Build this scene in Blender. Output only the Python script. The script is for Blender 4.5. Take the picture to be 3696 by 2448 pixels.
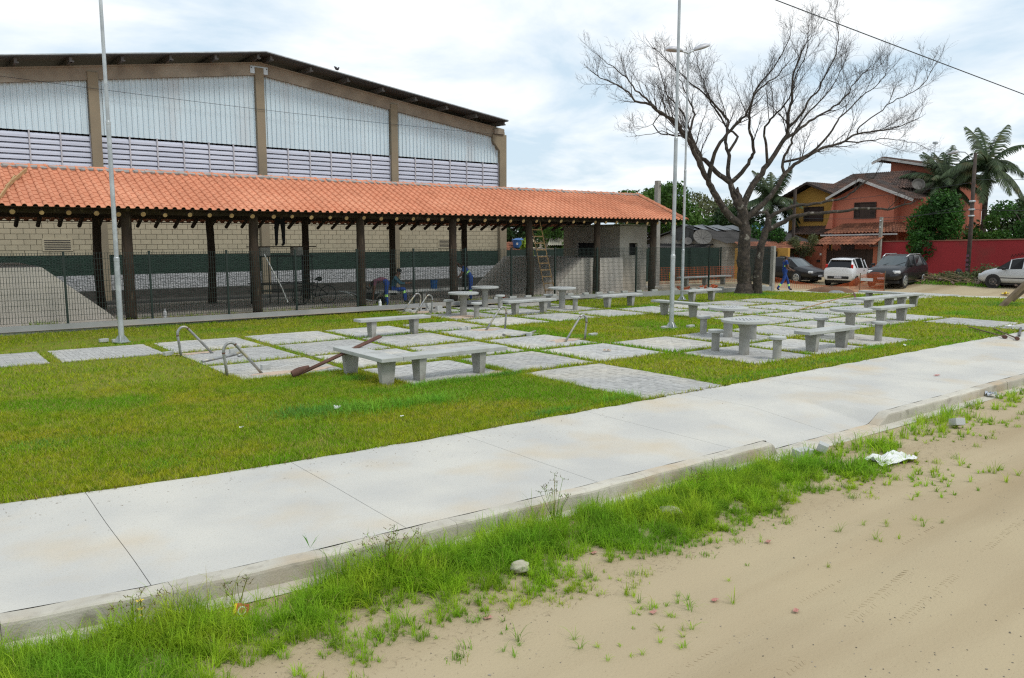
import bpy, bmesh, math, random
import numpy as np
from mathutils import Vector, Matrix

for o in list(bpy.data.objects):
    bpy.data.objects.remove(o)
SC = bpy.context.scene
COL = SC.collection
PI = math.pi
RND = random.Random(11)
NP = np.random.default_rng(5)

# ------------------------------------------------------------------ camera, sky, sun, exposure
cd = bpy.data.cameras.new('camera')
cd.sensor_width = 36.0
cd.lens = 27.92
cd.clip_start = 0.05
cd.clip_end = 6000
cam = bpy.data.objects.new('camera', cd)
COL.objects.link(cam)
cam.location = (0, 0, 2.5)
cam.rotation_euler = (math.radians(90 - 7.206), 0, math.radians(52.7 - 90))
SC.camera = cam

SUN_EL = math.radians(54)
SUN_DIR = Vector((0.30 * math.cos(SUN_EL), -0.954 * math.cos(SUN_EL), math.sin(SUN_EL)))   # towards the sun
wd = bpy.data.worlds.new('World')
SC.world = wd
wd.use_nodes = True
nt = wd.node_tree
N, L = nt.nodes, nt.links
N.clear()
wout = N.new('ShaderNodeOutputWorld')
wbg = N.new('ShaderNodeBackground')
wbg.inputs['Strength'].default_value = 0.12
sky = N.new('ShaderNodeTexSky')
sky.sky_type = 'NISHITA'
sky.sun_disc = False
sky.sun_elevation = SUN_EL
sky.sun_rotation = math.atan2(SUN_DIR.x, SUN_DIR.y)
sky.dust_density = 2.0
sky.ozone_density = 1.0
tc = N.new('ShaderNodeTexCoord')
sx = N.new('ShaderNodeSeparateXYZ')
L.new(tc.outputs['Generated'], sx.inputs[0])
def wm(op, a, b):
    n = N.new('ShaderNodeMath'); n.operation = op
    for k, s in enumerate((a, b)):
        if isinstance(s, (int, float)): n.inputs[k].default_value = s
        else: L.new(s, n.inputs[k])
    return n.outputs[0]
zz = wm('ADD', wm('MAXIMUM', sx.outputs['Z'], 0.0), 0.16)
cx = N.new('ShaderNodeCombineXYZ')
L.new(wm('DIVIDE', sx.outputs['X'], zz), cx.inputs[0])
L.new(wm('DIVIDE', sx.outputs['Y'], zz), cx.inputs[1])
cn = N.new('ShaderNodeTexNoise')
cn.inputs['Scale'].default_value = 1.15
cn.inputs['Detail'].default_value = 9
cn.inputs['Roughness'].default_value = 0.56
cn.inputs['Distortion'].default_value = 0.35
L.new(cx.outputs[0], cn.inputs['Vector'])
cr = N.new('ShaderNodeValToRGB')
cr.color_ramp.elements[0].position = 0.38
cr.color_ramp.elements[0].color = (0.0, 0.0, 0.0, 1)
cr.color_ramp.elements[1].position = 0.60
cr.color_ramp.elements[1].color = (1, 1, 1, 1)
L.new(cn.outputs['Fac'], cr.inputs[0])
cm = N.new('ShaderNodeMix'); cm.data_type = 'RGBA'
L.new(cr.outputs[0], cm.inputs['Factor'])
veil = N.new('ShaderNodeMix'); veil.data_type = 'RGBA'; veil.inputs['Factor'].default_value = 0.78     # thin high haze over the clear sky
L.new(sky.outputs[0], veil.inputs[6]); veil.inputs[7].default_value = (6.7, 8.2, 9.4, 1)
L.new(veil.outputs[2], cm.inputs[6])
cm.inputs[7].default_value = (9.6, 9.85, 10.0, 1)        # lit cloud
L.new(cm.outputs[2], wbg.inputs['Color'])
L.new(wbg.outputs[0], wout.inputs[0])

ld = bpy.data.lights.new('sun', 'SUN')
ld.energy = 1.9
ld.angle = math.radians(14)
ld.color = (1.0, 0.96, 0.89)
sun = bpy.data.objects.new('sun', ld)
COL.objects.link(sun)
sun.rotation_euler = SUN_DIR.to_track_quat('Z', 'Y').to_euler()
SC.view_settings.view_transform = 'Standard'
SC.view_settings.look = 'None'
SC.view_settings.exposure = -0.10
SC.view_settings.gamma = 1.0
SC.view_settings.use_curve_mapping = False
SC.render.engine = 'CYCLES'
SC.cycles.use_denoising = False
SC.cycles.pixel_filter_type = 'BLACKMAN_HARRIS'
SC.cycles.filter_width = 1.25
SC.cycles.sample_clamp_indirect = 6.0
SC.cycles.max_bounces = 6
SC.cycles.transparent_max_bounces = 8

# ------------------------------------------------------------------ materials
def pm(name, c1, c2=None, scale=4.0, rough=0.8, bump=0.0, bscale=None, c3=None, s3=0.5, t3=(0.52, 0.68), metal=0.0,
       rnd=0.0, spec=0.5, coord='pos', stretch=(1, 1, 1), attr=0.0, detail=6, ramp=(0.35, 0.65), bdist=0.02, trans=0.0, alpha=1.0, coat=0.0,
       c4=None, s4=40.0, t4=(0.6, 0.7), stretch3=None):
    m = bpy.data.materials.new(name)
    m.use_nodes = True
    n, l = m.node_tree.nodes, m.node_tree.links
    b = n['Principled BSDF']
    b.inputs['Roughness'].default_value = rough
    b.inputs['Metallic'].default_value = metal
    b.inputs['Specular IOR Level'].default_value = spec
    if coat: b.inputs['Coat Weight'].default_value = coat; b.inputs['Coat Roughness'].default_value = 0.05
    if coord == 'pos':
        g = n.new('ShaderNodeNewGeometry'); vec = g.outputs['Position']
    else:
        g = n.new('ShaderNodeTexCoord'); vec = g.outputs['Object']
    mp = n.new('ShaderNodeMapping'); mp.inputs['Scale'].default_value = stretch
    raw = vec; l.new(vec, mp.inputs[0]); vec = mp.outputs[0]
    vec3 = None
    if stretch3:
        m3 = n.new('ShaderNodeMapping'); m3.inputs['Scale'].default_value = stretch3; m3.inputs['Rotation'].default_value = (0, 0, -0.09)
        l.new(raw, m3.inputs[0]); vec3 = m3.outputs[0]
    def noise(sc, det=detail, v=None):
        t = n.new('ShaderNodeTexNoise'); t.inputs['Scale'].default_value = sc; t.inputs['Detail'].default_value = det
        l.new(v or vec, t.inputs['Vector']); return t.outputs['Fac']
    def rmp(f, a, bb):
        r = n.new('ShaderNodeValToRGB'); r.color_ramp.elements[0].position = a; r.color_ramp.elements[1].position = bb
        l.new(f, r.inputs[0]); return r.outputs[0]
    def mix(f, a, bb):
        x = n.new('ShaderNodeMix'); x.data_type = 'RGBA'; l.new(f, x.inputs['Factor'])
        for k, s in ((6, a), (7, bb)):
            if isinstance(s, tuple): x.inputs[k].default_value = (*s, 1)
            else: l.new(s, x.inputs[k])
        return x.outputs[2]
    col = c1
    if c2: col = mix(rmp(noise(scale), *ramp), c1, c2)
    if c3: col = mix(rmp(noise(s3, detail, vec3), *t3), col, c3)
    if c4: col = mix(rmp(noise(s4, 2), *t4), col, c4)
    if rnd or attr:
        h = n.new('ShaderNodeHueSaturation')
        val = None
        if rnd:
            oi = n.new('ShaderNodeObjectInfo')
            r1 = n.new('ShaderNodeMapRange'); r1.inputs[3].default_value = 1 - rnd; r1.inputs[4].default_value = 1 + rnd
            l.new(oi.outputs['Random'], r1.inputs[0]); val = r1.outputs[0]
        if attr:
            at = n.new('ShaderNodeAttribute'); at.attribute_name = 'rnd'
            r2 = n.new('ShaderNodeMapRange'); r2.inputs[3].default_value = 1 - attr; r2.inputs[4].default_value = 1 + attr
            l.new(at.outputs['Fac'], r2.inputs[0])
            if val is None: val = r2.outputs[0]
            else:
                mm = n.new('ShaderNodeMath'); mm.operation = 'MULTIPLY'; l.new(val, mm.inputs[0]); l.new(r2.outputs[0], mm.inputs[1]); val = mm.outputs[0]
        l.new(val, h.inputs['Value'])
        if isinstance(col, tuple): h.inputs['Color'].default_value = (*col, 1)
        else: l.new(col, h.inputs['Color'])
        col = h.outputs[0]
    if isinstance(col, tuple): b.inputs['Base Color'].default_value = (*col, 1)
    else: l.new(col, b.inputs['Base Color'])
    if bump:
        bp = n.new('ShaderNodeBump'); bp.inputs['Strength'].default_value = bump; bp.inputs['Distance'].default_value = bdist
        l.new(noise(bscale or scale * 4, 8), bp.inputs['Height']); l.new(bp.outputs[0], b.inputs['Normal'])
    if trans:
        b.inputs['Subsurface Weight'].default_value = 0.0
        b.inputs['Transmission Weight'].default_value = trans
    if alpha < 1: b.inputs['Alpha'].default_value = alpha
    return m

def leafmat(name, c1, c2, c3=None, scale=1.2, attr=0.35, tl=0.35, rough=0.6, s3=0.5, t3=(0.5, 0.62), straw=None, st=(0.86, 0.92), spec=0.3, c4=None, s4=7.0, t4=(0.48, 0.72)):
    m = pm(name, c1, c2, scale, rough, c3=c3, s3=s3, t3=t3, attr=attr, spec=spec, c4=c4, s4=s4, t4=t4)
    n, l = m.node_tree.nodes, m.node_tree.links
    b = n['Principled BSDF']; out = n['Material Output']
    src = b.inputs['Base Color'].links[0].from_socket
    if straw:
        at = n.new('ShaderNodeAttribute'); at.attribute_name = 'rnd'
        rr = n.new('ShaderNodeValToRGB'); rr.color_ramp.elements[0].position = st[0]; rr.color_ramp.elements[1].position = st[1]; l.new(at.outputs['Fac'], rr.inputs[0])
        mx = n.new('ShaderNodeMix'); mx.data_type = 'RGBA'; l.new(rr.outputs[0], mx.inputs['Factor']); l.new(src, mx.inputs[6]); mx.inputs[7].default_value = (*straw, 1)
        src = mx.outputs[2]; l.new(src, b.inputs['Base Color'])
    t = n.new('ShaderNodeBsdfTranslucent'); l.new(src, t.inputs['Color'])
    ms = n.new('ShaderNodeMixShader'); ms.inputs[0].default_value = tl
    l.new(b.outputs[0], ms.inputs[1]); l.new(t.outputs[0], ms.inputs[2]); l.new(ms.outputs[0], out.inputs[0])
    return m

M = {}
M['dirt'] = pm('sandy_dirt', (0.41, 0.34, 0.22), (0.385, 0.315, 0.205), 0.5, 0.95, 0.25, 45, c3=(0.315, 0.245, 0.15), s3=0.9, t3=(0.44, 0.66), stretch3=(0.10, 1.1, 1), c4=(0.28, 0.21, 0.135), s4=95, t4=(0.66, 0.74), spec=0.1)
M['soil'] = pm('lawn_soil', (0.14, 0.19, 0.02), (0.185, 0.18, 0.035), 3.0, 0.95, 0.5, 60, c3=(0.11, 0.15, 0.025), s3=0.5, c4=(0.20, 0.145, 0.075), s4=2.2, t4=(0.66, 0.76), spec=0.1)
M['yard'] = pm('yard_dirt', (0.36, 0.30, 0.22), (0.26, 0.21, 0.15), 1.4, 0.95, 0.4, 20, c3=(0.12, 0.13, 0.05), s3=0.8, t3=(0.55, 0.7))
M['walk'] = pm('sidewalk_concrete', (0.545, 0.53, 0.48), (0.46, 0.455, 0.43), 0.9, 0.9, 0.3, 60, c3=(0.52, 0.44, 0.32), s3=0.8, t3=(0.52, 0.80), c4=(0.42, 0.40, 0.35), s4=60, t4=(0.60, 0.74), spec=0.15)
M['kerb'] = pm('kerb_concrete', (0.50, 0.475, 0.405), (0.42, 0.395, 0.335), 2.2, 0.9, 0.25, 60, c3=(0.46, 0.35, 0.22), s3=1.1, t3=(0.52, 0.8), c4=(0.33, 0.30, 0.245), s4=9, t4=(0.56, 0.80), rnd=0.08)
M['kerbshade'] = pm('kerb_face_shade_tone', (0.44, 0.415, 0.35), (0.36, 0.335, 0.28), 2.4, 0.95, 0.3, 60, c3=(0.38, 0.29, 0.185), s3=1.2, t3=(0.50, 0.75), c4=(0.21, 0.19, 0.15), s4=5, t4=(0.56, 0.78), rnd=0.10)  # kerb concrete with front-face shade put into a darker base tone, plus stains
M['joint'] = pm('joint_dark', (0.10, 0.085, 0.06), rough=1.0)
M['paver'] = pm('paver_brick', (0.445, 0.445, 0.43), (0.37, 0.37, 0.355), 12, 0.92, 0.25, 120, rnd=0.10, attr=0.10, c3=(0.52, 0.49, 0.42), s3=0.5, t3=(0.47, 0.72), spec=0.2)
M['sandjoint'] = pm('joint_sand', (0.24, 0.23, 0.19), (0.18, 0.17, 0.13), 4, 1.0)
M['conc'] = pm('cast_concrete', (0.43, 0.44, 0.425), (0.36, 0.37, 0.355), 3.0, 0.85, 0.2, 70, c3=(0.29, 0.285, 0.26), s3=2.2, t3=(0.55, 0.8), coord='obj', rnd=0.05)
M['leg'] = pm('rough_concrete', (0.33, 0.325, 0.30), (0.25, 0.245, 0.22), 5.0, 0.9, 0.3, 60, c3=(0.20, 0.185, 0.15), s3=2.5, t3=(0.5, 0.75), coord='obj', rnd=0.1)
M['basewall'] = pm('fence_base_render', (0.30, 0.31, 0.31), (0.25, 0.255, 0.25), 1.2, 0.9, 0.25, 30, c3=(0.34, 0.33, 0.30), s3=0.7)
M['render'] = pm('cement_render', (0.42, 0.395, 0.35), (0.34, 0.31, 0.265), 0.9, 0.95, 0.3, 30, c3=(0.45, 0.40, 0.33), s3=0.6)
M['rampc'] = pm('ramp_concrete', (0.56, 0.52, 0.465), (0.49, 0.455, 0.40), 0.8, 0.85, 0.15, 30, c3=(0.43, 0.41, 0.38), s3=0.4)
M['beige'] = pm('beige_paint', (0.40, 0.355, 0.25), (0.36, 0.32, 0.225), 1.2, 0.85, 0.15, 60, rnd=0.05, attr=0.05)
M['mortar'] = pm('mortar', (0.15, 0.13, 0.09), (0.12, 0.105, 0.075), 2, 0.95)
M['column'] = pm('column_paint', (0.245, 0.205, 0.14), (0.20, 0.17, 0.118), 0.9, 0.85, 0.15, 20, c3=(0.16, 0.14, 0.10), s3=0.5, t3=(0.55, 0.75))
M['gbeam'] = pm('gable_concrete', (0.30, 0.26, 0.20), (0.22, 0.19, 0.15), 1.6, 0.9, 0.2, 20, c3=(0.36, 0.33, 0.27), s3=0.5)
M['corr'] = pm('corrugated_sheet', (0.575, 0.70, 0.765), (0.52, 0.64, 0.705), 0.6, 0.55, c3=(0.50, 0.55, 0.58), s3=0.35, t3=(0.55, 0.8), stretch=(3, 3, 0.4))
M['slat'] = pm('louvre_slat', (0.49, 0.525, 0.62), (0.43, 0.465, 0.56), 0.8, 0.6, rnd=0.05)
M['alu'] = pm('aluminium_frame', (0.50, 0.50, 0.53), (0.42, 0.42, 0.45), 2, 0.5, metal=0.3)
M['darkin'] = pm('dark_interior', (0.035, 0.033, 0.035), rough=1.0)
M['sheetroof'] = pm('hall_roof_sheet', (0.055, 0.052, 0.05), (0.04, 0.038, 0.037), 1, 0.6, metal=0.2)
M['steel'] = pm('purlin_steel', (0.12, 0.115, 0.11), (0.08, 0.075, 0.07), 3, 0.6, metal=0.3)
M['green'] = pm('green_stucco', (0.008, 0.034, 0.020), (0.004, 0.020, 0.012), 5, 0.75, 1.0, 16, bdist=0.06)
M['greyst'] = pm('white_stucco', (0.42, 0.43, 0.44), (0.33, 0.34, 0.35), 7, 0.85, 1.0, 14, bdist=0.08)
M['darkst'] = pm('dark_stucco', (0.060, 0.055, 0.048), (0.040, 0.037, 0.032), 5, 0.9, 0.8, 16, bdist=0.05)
M['tile'] = pm('clay_tile', (0.62, 0.255, 0.145), (0.56, 0.22, 0.12), 3, 0.8, 0.0, 60, rnd=0.06, attr=0.06, c3=(0.70, 0.32, 0.19), s3=0.5, t3=(0.5, 0.8), spec=0.3)
M['mortarr'] = pm('ridge_mortar', (0.33, 0.31, 0.29), (0.24, 0.225, 0.21), 6, 0.95, 0.6, 30)
M['log'] = pm('timber_log', (0.050, 0.032, 0.019), (0.024, 0.016, 0.011), 3, 0.9, 0.7, 14, stretch=(4, 4, 0.6), c3=(0.13, 0.095, 0.06), s3=3.0, t3=(0.56, 0.72), coord='obj')
M['logend'] = pm('log_end_grain', (0.45, 0.31, 0.14), (0.33, 0.20, 0.08), 9, 0.8, rnd=0.15)
M['board'] = pm('sawn_board', (0.42, 0.27, 0.12), (0.30, 0.18, 0.08), 3, 0.8, 0.2, 20, stretch=(1, 1, 6), rnd=0.15)
M['fencegreen'] = pm('fence_green', (0.006, 0.020, 0.015), (0.005, 0.015, 0.011), 3, 0.5)
M['galv'] = pm('galvanised', (0.43, 0.46, 0.47), (0.35, 0.375, 0.39), 6, 0.42, metal=0.55, c3=(0.52, 0.55, 0.56), s3=2.5)
M['pipe'] = pm('bent_pipe', (0.36, 0.37, 0.37), (0.24, 0.24, 0.23), 9, 0.45, metal=0.5, coord='obj', c3=(0.40, 0.36, 0.24), s3=4.0, t3=(0.52, 0.66))
M['rust'] = pm('rusty_steel', (0.13, 0.06, 0.04), (0.085, 0.04, 0.028), 8, 0.8, 0.3, 50)
M['bark'] = pm('grey_bark', (0.075, 0.058, 0.044), (0.026, 0.021, 0.017), 6, 0.95, 1.0, 26, bdist=0.05, c3=(0.22, 0.20, 0.17), s3=4.5, t3=(0.60, 0.70))
M['twig'] = pm('twig', (0.052, 0.041, 0.034), (0.030, 0.024, 0.020), 3, 0.95)
M['black'] = pm('black_paint', (0.006, 0.006, 0.008), rough=0.4, coat=0.2)
M['white'] = pm('white_paint', (0.72, 0.73, 0.74), rough=0.3, coat=0.6)
M['silver'] = pm('silver_paint', (0.52, 0.54, 0.56), rough=0.35, metal=0.2, coat=0.5)
M['glass'] = pm('car_glass', (0.012, 0.013, 0.015), rough=0.12, spec=0.25)
M['wglass'] = pm('windscreen_glass', (0.07, 0.085, 0.09), rough=0.1, spec=0.6)
M['tyre'] = pm('tyre_rubber', (0.014, 0.014, 0.014), rough=0.85)
M['rim'] = pm('alloy_rim', (0.50, 0.51, 0.52), rough=0.3, metal=0.7)
M['redlamp'] = pm('red_lens', (0.55, 0.02, 0.015), rough=0.2)
M['lamp'] = pm('clear_lens', (0.62, 0.64, 0.66), rough=0.15, spec=0.8)
M['plastic'] = pm('black_plastic', (0.015, 0.015, 0.016), rough=0.6)
M['redwall'] = pm('red_paint', (0.30, 0.020, 0.026), (0.25, 0.017, 0.022), 0.5, 0.85, 0.12, 20, c3=(0.19, 0.035, 0.03), s3=0.7, t3=(0.55, 0.8))
M['salmon'] = pm('salmon_paint', (0.54, 0.175, 0.105), (0.49, 0.155, 0.092), 0.6, 0.85, 0.1, 20)
M['brickred'] = pm('terracotta_paint', (0.34, 0.10, 0.055), (0.29, 0.085, 0.047), 0.6, 0.85, 0.1, 20)
M['yellow'] = pm('ochre_paint', (0.50, 0.275, 0.055), (0.44, 0.24, 0.048), 0.6, 0.85, 0.1, 20)
M['oldtile'] = pm('weathered_tile', (0.10, 0.052, 0.036), (0.05, 0.033, 0.027), 1.6, 0.9, 0.5, 20, c3=(0.05, 0.04, 0.036), s3=0.6, t3=(0.48, 0.62), attr=0.3)
M['midtile'] = pm('porch_tile', (0.235, 0.088, 0.046), (0.15, 0.058, 0.032), 1.6, 0.9, 0.3, 20, attr=0.3)
M['fascia'] = pm('white_fascia', (0.56, 0.54, 0.52), (0.44, 0.42, 0.40), 2, 0.8)
M['darkwood'] = pm('dark_wood', (0.050, 0.026, 0.018), (0.032, 0.018, 0.012), 3, 0.7, 0.2, 20, stretch=(4, 4, 0.5), rnd=0.2)
M['cpole'] = pm('concrete_pole', (0.36, 0.345, 0.31), (0.27, 0.26, 0.235), 2, 0.95, 0.2, 20)
M['wpole'] = pm('timber_pole', (0.075, 0.055, 0.045), (0.045, 0.035, 0.03), 3, 0.95, 0.4, 20)
M['wire'] = pm('cable', (0.03, 0.035, 0.04), rough=0.7)
M['fibro'] = pm('fibre_cement', (0.40, 0.385, 0.31), (0.30, 0.29, 0.23), 1.2, 0.95)
M['fibrodark'] = pm('old_fibre_cement', (0.06, 0.056, 0.053), (0.035, 0.033, 0.031), 1.2, 0.95)
M['cream'] = pm('cream_paint', (0.55, 0.47, 0.38), rough=0.9)
M['tarp'] = pm('black_tarp', (0.02, 0.022, 0.025), (0.05, 0.055, 0.06), 1.5, 0.35, 0.5, 3)
M['bluetarp'] = pm('blue_tarp', (0.22, 0.42, 0.70), (0.16, 0.34, 0.62), 2, 0.5)
M['tank'] = pm('blue_tank', (0.02, 0.11, 0.33), (0.015, 0.09, 0.27), 2, 0.45)
M['mesh'] = pm('dish_mesh', (0.11, 0.105, 0.095), rough=0.7, metal=0.2)
M['shade'] = pm('green_shade_net', (0.008, 0.022, 0.017), (0.012, 0.030, 0.022), 1.5, 0.95)
M['orange'] = pm('orange_net', (0.62, 0.13, 0.03), (0.5, 0.10, 0.025), 3, 0.7)
M['skin'] = pm('brown_skin', (0.13, 0.065, 0.042), rough=0.6)
M['blue'] = pm('blue_uniform', (0.018, 0.060, 0.26), (0.013, 0.045, 0.20), 6, 0.9)
M['teal'] = pm('teal_shirt', (0.030, 0.085, 0.115), rough=0.9)
M['plum'] = pm('plum_shirt', (0.14, 0.055, 0.085), rough=0.9)
M['denim'] = pm('dark_trousers', (0.012, 0.014, 0.018), rough=0.9)
M['lime'] = pm('reflective_lime', (0.45, 0.85, 0.22), rough=0.5)
M['hair'] = pm('black_hair', (0.008, 0.007, 0.006), rough=0.7)
M['boot'] = pm('black_boot', (0.012, 0.011, 0.010), rough=0.6)
M['sandpile'] = pm('brown_sand', (0.17, 0.09, 0.045), (0.12, 0.065, 0.035), 4, 0.95, 0.5, 30)
M['gravelgrey'] = pm('grey_gravel', (0.28, 0.29, 0.30), (0.18, 0.185, 0.19), 9, 0.95, 0.8, 40)
M['rubble'] = pm('rubble', (0.40, 0.29, 0.23), (0.24, 0.20, 0.18), 3, 0.95, rnd=0.3, attr=0.4)
M['deadwood'] = pm('dead_branch', (0.27, 0.20, 0.12), (0.15, 0.11, 0.07), 3, 0.95, attr=0.3)
M['paper'] = pm('white_paper', (0.72, 0.73, 0.72), (0.62, 0.63, 0.62), 6, 0.8)
M['foil'] = pm('silver_foil', (0.62, 0.64, 0.68), (0.3, 0.32, 0.36), 12, 0.3, metal=0.6)
M['redbag'] = pm('red_wrapper', (0.42, 0.06, 0.035), rough=0.4)
M['pinksand'] = pm('pink_sand', (0.50, 0.39, 0.30), (0.44, 0.33, 0.25), 9, 0.95, 0.4, 60)
M['fadered'] = pm('faded_red', (0.38, 0.13, 0.11), (0.42, 0.26, 0.2), 30, 0.9)
M['yellowp'] = pm('yellow_plastic', (0.75, 0.55, 0.02), rough=0.5)
M['petal'] = pm('yellow_petal', (0.85, 0.62, 0.02), rough=0.6)
M['pebble'] = pm('pebble', (0.24, 0.21, 0.17), (0.12, 0.11, 0.10), 6, 0.9, attr=0.6)
M['stone'] = pm('pale_stone', (0.50, 0.48, 0.38), (0.36, 0.34, 0.25), 9, 0.95, 0.5, 40)
M['bird'] = pm('dark_feather', (0.03, 0.032, 0.04), rough=0.7)
M['grass'] = leafmat('lawn_blade', (0.31, 0.46, 0.016), (0.46, 0.47, 0.028), (0.20, 0.43, 0.016), 1.0, 0.55, 0.5, c4=(0.16, 0.29, 0.012), s3=0.42, t3=(0.50, 0.62), straw=(0.50, 0.41, 0.16), st=(0.80, 0.90), spec=0.08, rough=0.9)
M['tallgrass'] = leafmat('tall_blade', (0.16, 0.40, 0.035), (0.26, 0.46, 0.036), (0.12, 0.31, 0.05), 2.0, 0.4, 0.45, spec=0.12)
M['verge'] = leafmat('verge_blade', (0.28, 0.50, 0.025), (0.43, 0.54, 0.035), (0.21, 0.42, 0.025), 2.2, 0.55, 0.5, c4=(0.14, 0.28, 0.016), s4=6.0, s3=1.1, straw=(0.42, 0.36, 0.12), st=(0.88, 0.95), spec=0.12)
M['seed'] = leafmat('seed_head', (0.20, 0.16, 0.03), (0.13, 0.10, 0.03), attr=0.3)
M['leafA'] = leafmat('mango_leaf', (0.055, 0.135, 0.018), (0.10, 0.19, 0.03), (0.035, 0.085, 0.014), 0.8, 0.4, 0.3)
M['leafB'] = leafmat('bush_leaf', (0.030, 0.100, 0.015), (0.060, 0.16, 0.022), (0.022, 0.07, 0.013), 1.0, 0.5, 0.3)
M['leafC'] = leafmat('olive_leaf', (0.085, 0.105, 0.04), (0.13, 0.145, 0.06), None, 1.0, 0.4, 0.3)
M['leafD'] = leafmat('dark_leaf', (0.022, 0.055, 0.016), (0.045, 0.085, 0.022), None, 0.6, 0.5, 0.25)
M['leafY'] = leafmat('lime_leaf', (0.20, 0.30, 0.04), (0.26, 0.36, 0.05), None, 1.0, 0.3, 0.4)
M['palm'] = leafmat('palm_leaflet', (0.040, 0.070, 0.030), (0.075, 0.105, 0.045), (0.11, 0.10, 0.04), 0.8, 0.5, 0.3, s3=0.6, t3=(0.56, 0.7))

# ------------------------------------------------------------------ helpers
def tag(o, label=None, cat=None, group=None, kind=None):
    if label: o['label'] = label
    if cat: o['category'] = cat
    if group: o['group'] = group
    if kind: o['kind'] = kind
    return o

def link(name, me, parent=None, loc=None, rz=0.0):
    o = bpy.data.objects.new(name, me)
    COL.objects.link(o)
    if parent is not None: o.parent = parent
    if loc is not None: o.location = loc
    if rz: o.rotation_euler = (0, 0, rz)
    return o

def thing(name, label, cat, loc=(0, 0, 0), rz=0.0, group=None, kind=None):
    o = link(name, None, None, loc, rz)
    o.empty_display_size = 0.2
    return tag(o, label, cat, group, kind)

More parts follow.
